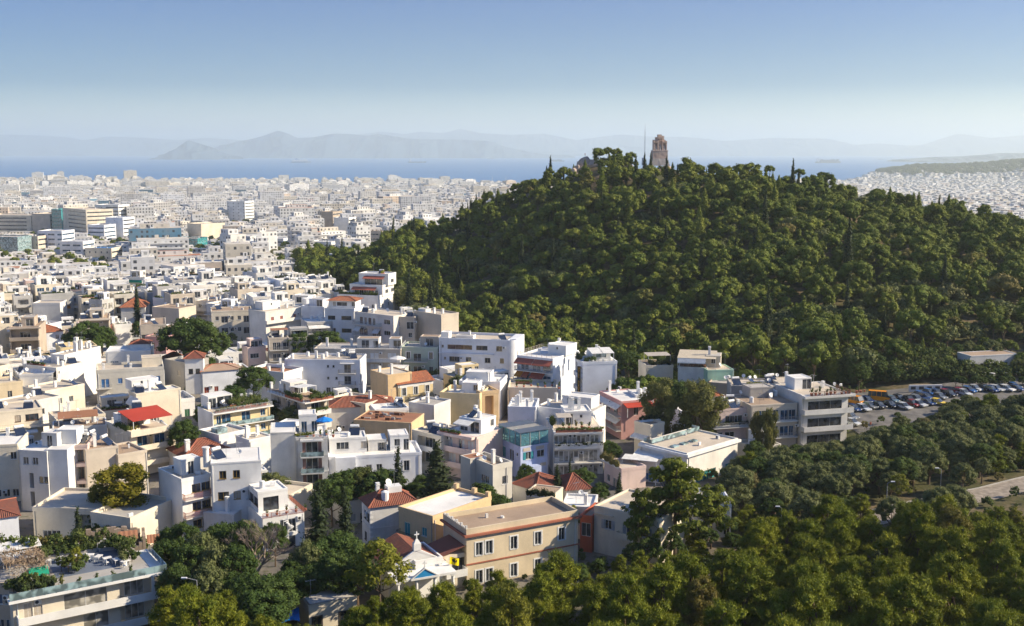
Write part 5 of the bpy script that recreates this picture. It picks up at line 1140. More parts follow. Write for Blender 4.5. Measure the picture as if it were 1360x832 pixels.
# 10 left edge
b = B('cream apartment block with odd windows at the left frame edge', (-60, 596), (23, 592), 10.5, 9, 'apartment_block', 'apartment block')
b.body(CR, F='...B..w/...o.../....www/.......', R='', roof='white_roof', fr='white_paint', fh=3.5, par=.3); b.clut(4)
b = B('narrow grey white stairwell block left of the white slab', (24, 599), (62, 601), 11, 8); b.body(PG, F='.w.w../..L.ww/..L.../......', roof='white_roof', par=.2, gl='window_glass', fh=3.4); b.clut(2); stair_house(b.o, b.W*.5, 3, b.H, 3, 3, 2.6, PG)
b = B('plain white slab building with two small side balconies', (61, 598), (89, 598), 11.3, 8.5); b.body(WH, F='', L='d/d/d', R='', roof='white_roof', par=.1); b.bals('L', (0, 1, 2), 3.3, .55, .98, 1.0, 'solid', mt=WH)
stair_house(b.o, .4, 4, b.H, 3.6, 3.4, 2.6, WH, F='')
b = B('beige block with brown sliding shutters and loggias', (93, 594), (116, 593), 11, 8); b.body('plaster_palepink', F='LLL/LLL/LLL/LLL', roof='brown_roof', par=.3, gl='window_glass', fr='brown_wood', fh=3.2); b.clut(2, 'h')
b = B('weathered beige block with a large blank wall', (114, 600), (157, 594), 10.2, 9); b.body('plaster_beige', F='', R='..D/..d', roof='brown_roof', par=.3); b.clut(6, 'hkcac')
b = B('dull stone coloured house with one tall dark opening', (157, 607), (195, 600), 8.6, 8); b.body('plaster_beige', F='.D..../.D....', roof='brown_roof', par=.4, sh='none'); b.clut(3, 'cka')
b = B('white house with long beige canopy and brown balcony door', (-40, 553), (56, 543), 9.5, 9); b.body(CR, F='..w...s.W./..........', R='..', roof='cream_roof', par=.3, gl='window_glass', fr='brown_wood', fh=3.2); b.clut(5, 'hhdc')
b.bal('F', b.H-3.3, -.02, 1.3, 2.0, 'bars', mt=CR, rail='shutter_beige'); awning(b.o, b.f['F'], 0, b.W*.9, b.H-3.4, 3.0, .8, 'awning_white')
b = B('flat terrace roof with rusty corrugated shed and many dishes', (70, 572), (142, 566), 8.8, 7); b.body(OW, F='....DD..', roof='brown_roof', par=.3); b.clut(8, 'dddkath'); shed(b.o, 1, 2.5, b.W*.75, 3.4, b.H, 1.6, 2.3, 'rust_roof')
for k, (A1, A2, z, dp, l, w_, f_) in enumerate([((75,560),(140,552),8.2,8,'low cream house with arched roof door and tilted solar panels',CR,'..d.w...'), ((60,522),(112,512),8,9,'cream terrace house with low parapet left of the blue shuttered one',CR,'..w.w..'), ((20,540),(80,528),7.6,8,'pale roof terrace strewn with drying racks',OW,'.d.w..'), ((-30,515),(30,508),7.5,8,'tan house with timber pergola at the left edge','plaster_tan','.w.d.'), ((25,500),(70,498),8.6,7,'small white house with flat lid roof and square door',WH,'..D..w')]):
    b = B(l, A1, A2, z, dp); b.body(w_, F=f_+'/'+'.'*len(f_), R='w./..', roof='cream_roof', par=.45); b.clut(5, seed=k)
# 11 red awning house
b = B('cream apartment house with bright red pergola roof on its terrace', q('T1',795,545), q('T1',1050,500), 8.6, q('T1',668,488), 'apartment_house', 'apartment house')
b.body(CR, F='.LLLGG./.DD..../.......', L='../../..', R='', roof='cream_roof', par=0, gl='blue_glass', fh=3.2); 
for i in (0, 1): b.bal('F', b.H-3.2*i, -.02, 1.02, 1.4, 'solid', mt=CR) if i else None
mb = MB(); mb.box(-.3, -1.4, b.H-.25, b.W+.3, -1.2, b.H+.95); mb.box(-.3, -1.2, b.H-.25, b.W+.3, 0, b.H); mb.box(-.35, -1.2, b.H-.25, -.05, b.D, b.H+.9); mb.build('parapet', [CR], b.o)
b.bal('F', b.H-3.2, 0, 1.0, 1.3, 'solid', mt=CR); b.bal('F', b.H-6.4, 0, 1.0, 1.3, 'solid', mt=CR)
mat('red_sheet_roof', (.44,.055,.03), .7, .3, False)
shed(b.o, .8, 0, b.W*.96, 7.0, b.H, 2.5, 3.4, 'red_sheet_roof', name='pergola_roof'); vol(b.o, 1.0, 6, b.H, b.W*.7, 3.5, 2.6, WH, F='.GGG.', par=.1, roof='cream_roof'); clutter(b.o, 1, 7, 6, 3, b.H+2.7, 4, 2, kinds='hk')
planter(b, -.0, .3, b.top(), 6, PI/2*.98, 'long green terrace hedge beside the red pergola', .5, CR, 'garden_foliage', 1.5); planter(b, .3, 1.2, b.top(), 3.0, .3, 'bushy hedge at the front corner under the red pergola', .5, CR, 'garden_foliage', 1.3)
for k in range(5): pot(b.world(4+k*1.1, -.9, b.H-3.2), k, .75, 'terracotta pot plant on the long balcony below the red pergola', 'pots below the red pergola')
for k in range(3): chair(b, 3.5+k*1.2, -.7, b.H-3.17, 2, 'brown_wood', 'brown chair on the balcony under the red pergola', 'brown balcony chairs'); 
# 12 long cream block, 13 blue shutters, 14 tall blank wall
b = B('long plain cream block with a step in its blank sunlit wall', q('T1',835,300), q('T1',1108,262), 8.6, q('T1',683,295)); b.body(CR, F='........../t.........', L='.ww.', roof='white_roof', par=.3); vol(b.o, 1, 5, b.H, b.W*.6, 4, 2.2, WH, F='.t..', par=.15, roof='white_roof'); b.clut(4, 'ch')
awning(b.o, b.f['L'], 1, 6, b.H-.6, 1.2, 1.6, 'awning_white')
b = B('pale stone villa with bright blue shutters and low parapet', q('T1',590,165), q('T1',1005,140), 8.4, q('T1',508,128), 'villa', 'house')
b.body('plaster_lime', F='.SS..s..S..s..s./.SS.....S......', L='s.s/s.s', roof='cream_roof', sh='blue_paint', fr='white_paint', par=.7, fh=4.0); b.bal('F', b.H-4.0, 0, .22, 1.0, 'bars', rail='shutter_grey'); b.clut(3, 'c'); vol(b.o, b.W*.68, 4, b.H, 5, 4, 2.4, CR, F='', par=.15, roof='cream_roof')
b = B('tall white block with a wide windowless wall', q('T1',395,62), q('T1',616,8), 12, q('T1',345,68), 'apartment_block', 'apartment block'); b.body(WH, F='', L='.w/.w/.w/.w', roof='cream_roof', par=.35); b.clut(10, 'ccccta')
mb = MB(); mb.box(b.W*.6, 3, b.H, b.W*.6+.9, 3.9, b.H+3.4); mb.build('chimney', [OW], b.o)
b = B('white apartments with cream drop awnings left of the tall blank wall', q('T1',140,118), q('T1',345,140), 10, 9, 'apartment_block', 'apartment block'); b.body(OW, F='DLLD.LL/DLLD.LL/.......', R='', roof='cream_roof', par=.3, fh=3.1); b.bals('F', (0, 1), 3.1, .02, .98, 1.3, 'bars', aw='awning_white'); b.clut(8); planter(b, .5, .8, b.top(), 6, 0, 'green hedge on the terrace above the cream drop awnings')
b = B('white villa with dark red roof lantern and curved glazed bay', q('T1',650,40), q('T1',925,30), 9.2, 9, 'villa', 'house'); b.body(WH, F='.ww..BBB.../...........', roof='white_roof', par=.3, gl='blue_glass'); hip_roof(b.o, b.W*.5, 4, b.W*.45, 5, b.H+1.4, 1.0, .3); vol(b.o, b.W*.5, 4, b.H, b.W*.45, 5, 1.4, WH, roofed=False)
# 15 cream block with plants
b = B('cream apartment block with lush roof terrace and white blank side wall', q('T2',370,412), q('T2',732,358), 9.2, q('T2',272,382), 'apartment_block', 'apartment block')
b.body('plaster_yellow', F='.dGG..GG..w./.dGG..GG..w./............', L='', R='', roof='cream_roof', par=.25, gl='blue_glass', fh=3.1); b.bals('F', (0, 1), 3.1, -.0, 1.02, 1.4, 'glass', mt=WH)
mb = MB(); mb.box(-.25, -1.4, b.H-.2, b.W+.2, 0, b.H+.05); mb.box(-.25, -1.4, 0, -.05, b.D, b.H+.3); mb.build('roof_slab', [WH], b.o); rail_roof(b.o, 0, -1.2, b.W, 5, b.H+.05, 'bars', 'shutter_grey', .9, 'FR')
vol(b.o, 1, 3.5, b.H+.05, b.W*.4, 4, 2.6, WH, F='DGG', par=.1, roof='white_roof'); b.clut(4, 'hhc', z=b.H+.1); planter(b, b.W*.42, -.6, b.H+.06, b.W*.5, 0, 'flowering green trough along the lush roof terrace', .5, 'terracotta', 'garden_foliage', 1.5); planter(b, b.W*.4, 2.4, b.H+.06, b.W*.5, 0, 'tall green hedge at the back of the lush roof terrace', .5, 'terracotta', 'garden_foliage', 2.0)
planter(b, .6, -.9, b.H+.06, 4.5, 0, 'low green trough at the left corner of the lush roof terrace', .4, 'terracotta', 'olive_foliage', .8); planter(b, .5, -1.2, b.H-3.05, 5, 0, 'row of dark plants on the balcony below the lush terrace', .3, 'terracotta', 'dark_foliage', .8)
# 16 long shaded block with a garden roof
b = B('grey beige apartment block with white awning and garden on its prow shaped roof', q('T2',960,340), q('T2',1090,318), 9.6, q('T2',645,286), 'apartment_block', 'apartment block')
b.body('plaster_beige', L='.SD.SD.DS../.SD.SD.DS../...........', F='.LLLL./.LLLL./......', roof='brown_roof', par=0, sh='shutter_beige', fh=3.1); b.bals('L', (0, 1), 3.1, .1, .98, 1.2, 'bars'); b.bals('F', (0, 1), 3.1, 0, 1, 1.2, 'solid', mt=OW)
mb = MB(); mb.box(-1.3, -1.3, b.H-.2, b.W+.3, b.D, b.H+.05); mb.build('roof_slab', [OW], b.o); rail_roof(b.o, -1.2, -1.2, b.W+1.4, b.D+1, b.H+.05, 'lines', 'brown_wood', .9, 'FL')
shed(b.o, -.2, 2.5, b.W*.8, 5, b.H, 2.6, 2.2, 'awning_white'); vol(b.o, .6, 8, b.H+.06, b.W*.8, 4, 2.7, OW, F='.D.', L='.d..', par=.1, roof='white_roof'); clutter(b.o, 0, 9, 7, 10, b.H+.1, 6, 5, kinds='hcak')
for x, y, L_, ro, l in ((b.W*.35, -.9, 4.5, 0, 'yellow green shrubs at the prow of the garden roof'), (-.9, .2, 7, PI/2, 'long trough on the shaded side of the garden roof'), (b.W*.75, .8, 4, PI/2, 'bushy shrubs right of the white awning on the garden roof'), (.2, -1.1, 3.5, 0, 'flower trough at the corner of the garden roof')): planter(b, x, y, b.H+.06, L_, ro, l, .5, 'terracotta', 'garden_foliage', 1.3)
planter(b, .3, -1.0, b.H-3.05, b.W*.8, 0, 'cactus like plants filling the balcony under the prow', .4, 'terracotta', 'garden_foliage', 1.4)
# 17 white block with stacked balconies
b = B('white apartment block with three stacked balconies and dusky rose panels', q('T2',892,575), q('T2',1086,566), 11.4, 9.5, 'apartment_block', 'apartment block')
b.body(PG, F='.LLLL./.LLLL./.LLLL./.LLLL.', L='', R='', roof='white_roof', par=.35, bands=True, fh=3.1, gl='window_glass')
for i in (0, 1, 2): b.bal('F', b.H-(i+1)*3.1+.03, .13, .87, 1.2, 'glass', mt=WH)
b.bal('F', b.H+.03, .13, .87, 1.2, 'bars', mt=WH)
for i in range(4):
    for u in (.18, .70): mb = MB(); f = b.f['F']; x = f.L*u; mb.box(x, .5, b.H-(i+1)*3.1+.08, x+f.L*.12, .58, b.H-(i+1)*3.1+2.45); mb.build('shutter', ['rose_panel'], b.o)
vol(b.o, -4.6, 1.0, 0, 4.5, 8, b.H+1.2, OW, roof='white_roof', par=.1); vol(b.o, .6, 4.5, b.H+.06, b.W*.55, 4, 3.4, WH, F='.d..d', R='.', par=.2, roof='white_roof', gl='blue_glass')
planter(b, -.1, .5, b.H+.06, 3, .05, 'yellow flowering shrubs at the left corner of the stacked balcony block', .4, WH, 'lime_foliage', .9); parasol(b, b.W*.92, 4.6, b.H+.06, 'bright blue parasol on the terrace of the stacked balcony block', 1.6, 'awning_blue')
for k in range(5): pot(b.world(2+k*1.2, .5+(k % 2), b.H+.06), k, .9, 'potted shrub on the terrace above the stacked balconies', 'pots above the stacked balconies')
for k in range(2): table(b, 4+k*2, 2.5, b.H+.07); chair(b, 4.9+k*2, 2.6, b.H+.07, 1.2)
# 18 red roofs, 19 white cube, 20 hip house and old roof
b = B('low house with dark red tiled roofs beside the red pergola block', q('T2',205,690), q('T2',512,640), 4.6, 9); b.body(OW, F='..w....', roofed=False); hip_roof(b.o, 0, 0, b.W, b.D, b.H, 2.3, .35); ob('chimney', cmesh('ch19', lambda: m_chimney(1.5, WH)), b.o, (1.5, 2.0, b.H+.5), 0, 1.4)
b = B('white cube house with beige side and open timber porch', q('T2',606,585), q('T2',745,556), 7.2, q('T2',512,560)); b.body(WH, F='.t.../.....', L='', roof='cream_roof', par=.3); b.clut(4, 'ck')
b = B('white roof terrace with glass lantern and curved parapet', q('T2',420,560), q('T2',600,520), 7.0, 7); b.body(WH, F='....', roof='cream_roof', par=.5); mb = MB(); mb.box(1, 2, b.H, 3.4, 4.2, b.H+1.1); mb.build('roof_lantern', ['pale_glass'], b.o); b.clut(3)
b = B('small white house with red pyramid roof', q('T2',208,78), q('T2',322,74), 9.6, 6.5); b.body(WH, F='..w..w../........', L='..', roofed=False, fr='dark_frame', sh='none'); hip_roof(b.o, 0, 0, b.W, b.D, b.H, 1.5, .4)
b = B('weathered bare concrete house below the red pyramid roof', q('T2',85,90), q('T2',210,110), 8.2, 8); b.body('grey_concrete', F='...s./.....', R='.w/.s', roof='concrete_roof', par=.5); b.clut(3)
b = B('old low house with long dusty tile roof and maroon doors', q('T2',310,158), q('T2',546,140), 6.0, 7); b.body(BW, F='.S..s...w..S', roofed=False, sh='shutter_red', par=0); hip_roof(b.o, 0, 0, b.W, b.D, b.H, 1.2, .4, m='dusty_tiles')
# 21 big white blank block
b = B('large white block with plain wall and a single column of balconies', q('S6',152,558), q('S6',552,562), 9.6, 9, 'apartment_block', 'apartment block')
b.body(BW, F='...............t.t....D..../...............t..t...D..../...............w.w.......w.', R='', L='', roof='cream_roof', par=.45, fh=3.1, gl='window_glass', fr='shutter_grey'); b.bals('F', (0, 1), 3.1, .72, .94, .9, 'bars'); b.clut(12, 'hchctaa')
awning(b.o, b.f['F'], b.f['F'].L*.74, b.f['F'].L*.93, b.H-.3, .9, .1, 'awning_white')
# 22 yellow house
b = B('small yellow house with bright orange red gable roof and tall windows', q('S6',755,684), q('S6',940,660), 6.2, 8)
b.body('plaster_yellow', F='.H..H..H./.........', L='', R='..', roofed=False, sh='none', gl='window_glass', fh=3.8); r_, gw = hip_roof(b.o, 0, 0, b.W, b.D, b.H, 1.9, .45, True, m='bright_tiles'); gw.build('gable', ['plaster_apricot'], b.o); b.bal('F', b.H-3.75, .3, .72, .8, 'bars', rail='dark_metal')
mb = MB(); mb.box(-.05, -.04, b.H-.9, b.W+.05, -.002, b.H-.02); mb.build('frieze', [WH], b.o)
b = B('tall blank apricot party wall house left of the yellow one', q('S6',607,612), q('S6',700,640), 8.6, 7); b.body('plaster_apricot', F='', R='', roof='cream_roof', par=.3); b.clut(2, 'c')
b = B('low white pavilion roof with parasol behind the yellow house', q('S6',700,598), q('S6',790,600), 8.0, 5); b.body(GR, F='.G.', roof='white_roof', par=.1); parasol(b, b.W*.5, 2, b.H, 'white square parasol above the yellow house', 2.2)
# 23 hospital like
b = B('long white modern block with rounded corner and dark ribbon windows', q('S6',972,448), q('S6',1338,462), 12.3, 11, 'apartment_block', 'apartment block')
b.body(BW, F='.t.BBBBBBBBBBB.BBBBB....W.../..t..W.W....W.......W.....w../..t..W.W....W.......W......./............................', R='', L='', roof='cream_roof', par=.7, fh=3.35, gl='window_glass', fr='shutter_beige')
mb = MB()
for k in range(8):
    a, c = -PI/2+PI/2*k/8, -PI/2+PI/2*(k+1)/8; r_ = 2.2; cx, cy = b.W, r_
    for z0, z1, rr_ in ((0, b.H+.7, r_), ):
        p1, p2 = (cx+math.cos(a)*rr_, cy+math.sin(a)*rr_), (cx+math.cos(c)*rr_, cy+math.sin(c)*rr_); mb.quad((*p1, z0), (*p2, z0), (*p2, z1), (*p1, z1)); mb.tri((cx, cy, z1-.7), (*p1, z1-.7), (*p2, z1-.7))
mb.box(b.W, 2.2, 0, b.W+2.2, b.D, b.H+.7); mb.build('corner_bay', [BW], b.o)
mb = MB(); mb.box(-.08, -.35, b.H-3.6, b.W*.8, -.002, b.H-3.35); mb.build('slab', [BW], b.o); b.clut(7, 'kcah'); stair_house(b.o, .3, 1, b.H, 2.2, 3, 2.0, WH, F=''); vol(b.o, b.W*.2, 3, b.H, 5, 3, .9, WH, F='', par=.1)
tree('bush', *b.world(b.W*.82, -1.5).xy, 'bush', 'lone green bush at right foot of the long white modern block', 'bush', None, 2.6); tree('bush', *b.world(-.5, -1.5).xy, 'bush', 'dark bush between yellow house and long white block', 'bush', None, 3.4); tree('bush', *b.world(-4, -3).xy, 'bush', 'purple brown bush in the shade below the green house', 'bush', None, 3.2)
# 24 green, 25 long beige
b = B('pale green old apartment house with framed windows and iron balcony', q('S6',772,492), q('S6',965,496), 9.8, 9); b.body('plaster_green', F='.H.D..H./.d.D..d.', roof='concrete_roof', par=.5, fr='white_paint', sh='none', fh=3.6); b.bal('F', b.H-3.6, .08, .72, 1.0, 'bars'); vol(b.o, b.W*.45, 4, b.H, b.W*.5, 4, 2.6, 'plaster_beige', F='.D.', par=.2, roof='brown_roof'); b.clut(6)
b = B('long beige block with roof railing and white balcony screens', q('S6',306,498), q('S6',768,502), 9.6, 10, 'apartment_block', 'apartment block'); b.body('plaster_beige', F='.SS.sD.SS.DD.SS..SS./.SS..D.SS.DD.SS..SS./....................', L='', roof='concrete_roof', par=.25, sh='white_paint', fh=3.1); b.bals('F', (0,), 3.1, .0, 1.0, 1.2, 'solid', mt=OW)
rail_roof(b.o, 0, 0, b.W, b.D, b.H+.25, 'bars', 'white_paint', .9, 'FR'); vol(b.o, b.W*.48, 3, b.H, 6, 4, 2.6, OW, F='.D.L', par=.1, roof='brown_roof'); vol(b.o, b.W*.85, 3, b.H, 3, 4, 2.6, OW, F='.D', par=.1, roof='brown_roof'); b.clut(3, 'ca')
# 26
b = B('grey white apartments with long balcony and white drop awnings', q('S6',525,300), q('S6',730,325), 14.6, 9, 'apartment_block', 'apartment block', zb=1); b.body(OW, F='.SdSd..W./.DD.DD.W./.........', R='', roof='cream_roof', par=.3, sh='brown_wood', fh=3.4); b.bals('F', (0, 1), 3.4, .0, .7, 1.3, 'bars'); awning(b.o, b.f['F'], .5, 3, b.H-4.0, 1.5, 1.3, 'awning_white'); awning(b.o, b.f['F'], b.f['F'].L*.52, b.f['F'].L*.68, b.H-4.0, 1.5, 1.3, 'awning_white'); b.clut(8)
b = B('beige concrete block with maroon shutters', q('S6',732,330), q('S6',842,332), 14.0, 9, 'apartment_block', 'apartment block', zb=1); b.body('plaster_beige', F='.s...D./.w...w./.......', roof='cream_roof', par=.4, sh='shutter_red', fh=3.4); b.clut(5)
b = B('plain sunlit beige block beside the woods', q('S6',842,300), q('S6',984,322), 15.2, 7, 'apartment_block', 'apartment block', zb=1); b.body('plaster_beige', F='', L='', roof='cream_roof', par=.5); b.clut(3, 'c'); vol(b.o, .4, 1.2, b.H, 3.4, 2, 1.1, WH, F='', par=.1)
# 27 stepped block
b = B('stepped white block with red awnings climbing beside the woods', q('S6',432,212), q('S6',650,222), 9.6, 13, 'apartment_block', 'apartment block'); fh = 3.6
b.body(WH, F='.w..www..w./...........', R='.w.w./.....', roof='white_roof', par=.7); vol(b.o, b.W*.22, 3, b.H, b.W*.8, 10, 3.8, WH, F='.DDDDD.', R='.W.W', roof='white_roof', par=.5); vol(b.o, b.W*.36, 6, b.H+3.8, b.W*.72, 7, 4.0, WH, F='.GGGG.', R='.W.', roof='white_roof', par=.5)
shed(b.o, b.W*.3, 1.2, b.W*.58, 1.9, b.H, 2.4, 3.4, 'awning_red', name='awning'); shed(b.o, b.W*.5, 4.0, b.W*.5, 2.1, b.H+3.8, 2.6, 3.5, 'awning_red', name='awning'); clutter(b.o, b.W*.5, 7, 7, 5, b.H+7.9, 7, 3, kinds='hcak')
planter(b, .5, .4, b.H+.06, b.W*.5, 0, 'garden trough on the lowest step of the stepped white block', .5, 'terracotta', 'garden_foliage', 1.4); planter(b, b.W*.6, .5, b.H+.06, b.W*.35, 0, 'green shrubs at the right of the lowest step', .5, 'terracotta', 'garden_foliage', 1.6); planter(b, b.W*.9, 6.4, b.H+7.9, 3, PI/2, 'shrubs on the top step of the stepped white block', .5, 'terracotta', 'lime_foliage', 1.2)
# 28
b = B('white block with broad dark windows and orange tiled penthouse', q('S6',365,288), q('S6',522,292), 14.2, 10, 'apartment_block', 'apartment block', zb=1); b.body(WH, F='.BBB..BBBB./.wDD..BBBB./..DD.......', roof='white_roof', par=.7, gl='window_glass', fr='dark_frame', fh=4.0); vol(b.o, .3, 3, b.H, b.W*.9, 6, 2.7, WH, F='.sBBB.w', roofed=False); hip_roof(b.o, .3, 3, b.W*.9, 6, b.H+2.7, 1.0, .7, m='bright_tiles')
b = B('white house with deep shaded roof terrace left of the orange penthouse', q('S6',242,272), q('S6',362,280), 12.8, 9, zb=.5); b.body(BW, F='..D.w./......', roof='brown_roof', par=.5); vol(b.o, 1, 3, b.H, b.W*.6, 4, 2.4, BW, F='.D', par=.1); b.clut(4, 'kat'); planter(b, b.W*.3, 7, b.H, 5, 0, 'tall greenery behind the deep roof terrace', .4, WH, 'garden_foliage', 1.6)
b = B('white terraced house with three brown shuttered windows', q('S6',50,300), q('S6',240,275), 12.4, 9, zb=.5); b.body(OW, F='.s.s..s./.DD..s../........', roof='cream_roof', par=.2, sh='shutter_red'); b.bal('F', b.H-3.6, -.05, 1.05, 1.6, 'solid', mt=OW); vol(b.o, 2, 4, b.H, 7, 4, 2.5, WH, F='.t.', par=.2, roof='white_roof'); b.clut(4)
b = B('grey apartments with dark loggias and striped awnings', q('S6',272,358), q('S6',405,350), 10.6, 9, 'apartment_block', 'apartment block', zb=.3); b.body(GR, F='LLLL./LLLL./LLLL.', roof='white_roof', par=.3); b.bals('F', (0, 1), 3.3, 0, .9, 1.2, 'bars', aw='awning_white'); b.clut(4)
b = B('white block with blank side and beige stacked balconies', q('S6',66,445), q('S6',172,440), 9.4, q('S6',0,440), 'apartment_block', 'apartment block'); b.body('plaster_beige', F='.DD.D/.DD.D/.....', L='', roof='brown_roof', par=.5); b.bals('F', (0, 1), 3.2, .05, .98, 1.1, 'bars'); b.clut(5); shed(b.o, 1, 2, 5, 4, b.H, 2.3, 2.3, 'rust_roof')
b = B('beige apartments with dark terrace canopy', q('S6',174,445), q('S6',270,440), 9.2, 8, 'apartment_block', 'apartment block'); b.body('plaster_beige', F='.d.w./.L.L./.....', roof='concrete_roof', par=.5, gl='blue_glass'); vol(b.o, 1, 3, b.H, 5, 4, 2.6, GR, F='LL', par=.1); b.clut(3)
b = B('white roof terrace with red tiled floor and thick parapet', q('T2',590,155), q('T2',815,180), 7.6, 8); b.body(WH, F='..s..../.......', R='w', roof='rust_roof', par=.8); b.clut(3, 'ck')
# 30, 31 middle
b = B('cream house with blank low walls and small shaded courtyard', q('T4',112,492), q('T4',355,505), 7.4, 9); b.body('plaster_yellow', F='.............DD', L='', R='', roof='white_roof', par=1.0); vol(b.o, b.W*.45, 3.5, b.H, b.W*.4, 4, 2.6, WH, F='...w', par=.2, roof='white_roof'); b.clut(6, 'tkck')
b = B('apricot walled house with a dark leafy opening', q('T4',358,480), q('T4',472,470), 8.0, 8); b.body('plaster_apricot', F='.LL.', R='', roof='concrete_roof', par=.6); b.clut(3, 'k')
b = B('white roof cluster house stepping up behind the cream walls', q('T4',230,410), q('T4',480,420), 8.8, 9); b.body(BW, F='..........', roof='white_roof', par=.6); vol(b.o, 1, 3, b.H, 6, 4, 2.0, WH, par=.2, roof='white_roof'); b.clut(9, 'tkckah')
b = B('cream low house with terracotta parapet plants on the roof', q('T4',530,452), q('T4',830,455), 7.4, 10); b.body(CR, F='..........', R='', roof='cream_roof', par=.6); planter(b, 1.5, 6.5, b.H+.05, 3.5, 0, 'red planted bed on the low cream roof', .6, 'rust_roof', 'garden_foliage', .5)
for k in range(7): pot(b.world(2+k*1.7, 1.2+(k % 3)*1.5, b.H+.06), k, 1.0, 'pot with greenery on the low cream roof', 'pots on the low cream roof')
b = B('white house with blank bluish wall and round tipped chimneys', q('T4',530,568), q('T4',700,572), 8.2, 9); b.body(BW, F='', L='', roof='white_roof', par=.5); b.clut(9, 'ckkaccd')
b = B('white house with three paned roof room and curly parapet', q('T4',700,560), q('T4',1040,600), 8.0, 8); b.body(WH, F='', R='', roof='cream_roof', par=.25); vol(b.o, b.W*.38, 3, b.H, b.W*.52, 4.5, 2.4, WH, F='.BBB...', par=.3, roof='white_roof', gl='pale_glass'); rail_roof(b.o, b.W*.5, .3, b.W*.5, 6, b.H+.25, 'bars', 'white_paint', .8, 'FR'); b.clut(4, 'cc')
# 32 hotel
HZ = 13
b = B('white hotel wing with rust red drop awnings above long balconies', q('T4',585,245), q('T4',805,268), HZ, 14, 'hotel', 'hotel'); b.body(BW, F='.DD.DD.D./.DD.DD.D./.DD..D.../.........', roof='white_roof', par=.25, gl='blue_glass', fh=3.3); b.bals('F', (0, 1), 3.3, 0, 1, 1.4, 'bars')
for a, c, zz, m_ in ((0, .5, 0, 'awning_red'), (.5, 1, 0, 'awning_red'), (.0, .2, 1, 'awning_orange'), (.2, .38, 1, 'awning_red'), (.42, .8, 1, 'awning_red')): awning(b.o, b.f['F'], b.f['F'].L*a+.05, b.f['F'].L*c-.05, b.H-.35-3.3*zz, 1.7, 1.0, m_)
rail_roof(b.o, 0, 0, b.W, 13, b.H+.25, 'lines', 'shutter_beige', .9, 'FLK'); b.clut(6, 'aahcc', y=4); vol(b.o, b.W*.55, 6, b.H, b.W*.5, 6, 2.4, WH, F='.t.', par=.2, roof='white_roof')
b = B('hotel corner block with big blank bluish wall and vertical letter sign', q('T5',64,205), q('T5',275,198), HZ-.2, q('T4',822,264), 'hotel', 'hotel'); b.body(BW, F='', L='.LL..DD.G/.LL..DD.G/.LL..DD.G/......', R='.w.w./.w.w./....', roof='white_roof', par=.6, gl='blue_glass', fh=3.3); b.bals('L', (0, 1, 2), 3.3, .38, .98, 1.1, 'solid', mt=BW)
sg = empty('hotel_sign', b.world(-.9, -.1, b.H-8.6), b.rz-.62, 'black vertical sign with gold letters HOTEL ACROPOLIS on the corner', 'sign'); mb = MB(); mb.box(-.4, -.15, 0, .4, .15, 8.2); mb.build('board', ['flag_black'], sg)
plain('sign_gold', (.85,.45,.05), .5)
for k, ch in enumerate('HOTEL ACROPOLIS'):
    if ch == ' ': continue
    cu = bpy.data.curves.new('letter', 'FONT'); cu.body = ch; cu.size = .62; cu.extrude = .02; cu.align_x = 'CENTER'; cu.materials.append(MATS['sign_gold']); o = ob('letter', cu); bpy.context.view_layer.update(); me = bpy.data.meshes.new_from_object(o); bpy.data.objects.remove(o); o = ob('letter', me, sg, (0, -.18, 7.55-k*.535)); o.rotation_euler = (PI/2, 0, 0)
vol(b.o, b.W*.35, 3, b.H, b.W*.55, 5, 2.3, WH, F='.BBB.', par=0, roofed=False, gl='pale_glass'); shed(b.o, b.W*.3, 1.2, b.W*.32, 5, b.H, 2.3, 2.9, 'awning_white'); shed(b.o, b.W*.64, 1.2, b.W*.32, 5, b.H, 2.3, 2.9, 'awning_white'); b.clut(6, 'catda', y=7, d=6)
planter(b, .3, 2.0, b.H+.06, 4, PI/2, 'dark terrace greenery at the hotel corner', .5, WH, 'dark_foliage', 1.8); planter(b, .6, 1.0, b.H+.06, 3, 0, 'ochre green shrubs on the hotel corner roof', .5, WH, 'garden_foliage', 1.4)
for k in range(4): table(b, 2.5+k*1.1, 1.0, b.H+.06); chair(b, 2.0+k*1.1, .8, b.H+.06, k)
# 33 blue building with roof restaurant
b = B('periwinkle blue house with glazed restaurant on the roof', q('T4',607,808), q('T4',778,780), 6.4, q('T4',360,770), 'restaurant', 'restaurant')
b.body('plaster_blue', F='..o...W../.dd..W.../........', L='..S..DD.t./..........', roof='concrete_roof', par=.15, sh='teal_paint', gl='window_glass', fh=3.4)
for f_, n in (('F', 3), ('L', 4)):
    f = b.f[f_]
    for k in range(n): 
        L_ = f.L/n; mb = MB(); mb.box(0, .06, .08, L_-.0, .09, 2.7); o = mb.build('glass_panel', ['teal_clear'], b.o, f.at(k*L_, b.H+.1), f.rz); mb = MB(); mb.box(0, 0, 0, .12, .14, 2.85); mb.box(.12, .0, 2.72, L_, .14, 2.85); mb.box(.12, 0, 0, L_, .14, .07); mb.build('frame', ['grey_paint'], b.o, f.at(k*L_, b.H+.1), f.rz)
shed(b.o, -.4, -.3, b.W+.6, b.D*.30, b.H, 2.95, 3.1, 'slate_canopy', False, 'roof'); shed(b.o, -.4, b.D*.62, b.W+.6, b.D*.35, b.H, 3.0, 3.1, 'slate_canopy', False, 'roof')
for k in range(4): mb = MB(); mb.box(-.3, b.D*(.34+.07*k), b.H+2.95, b.W, b.D*(.34+.07*k)+.15, b.H+3.1); mb.build('beam', ['grey_paint'], b.o)
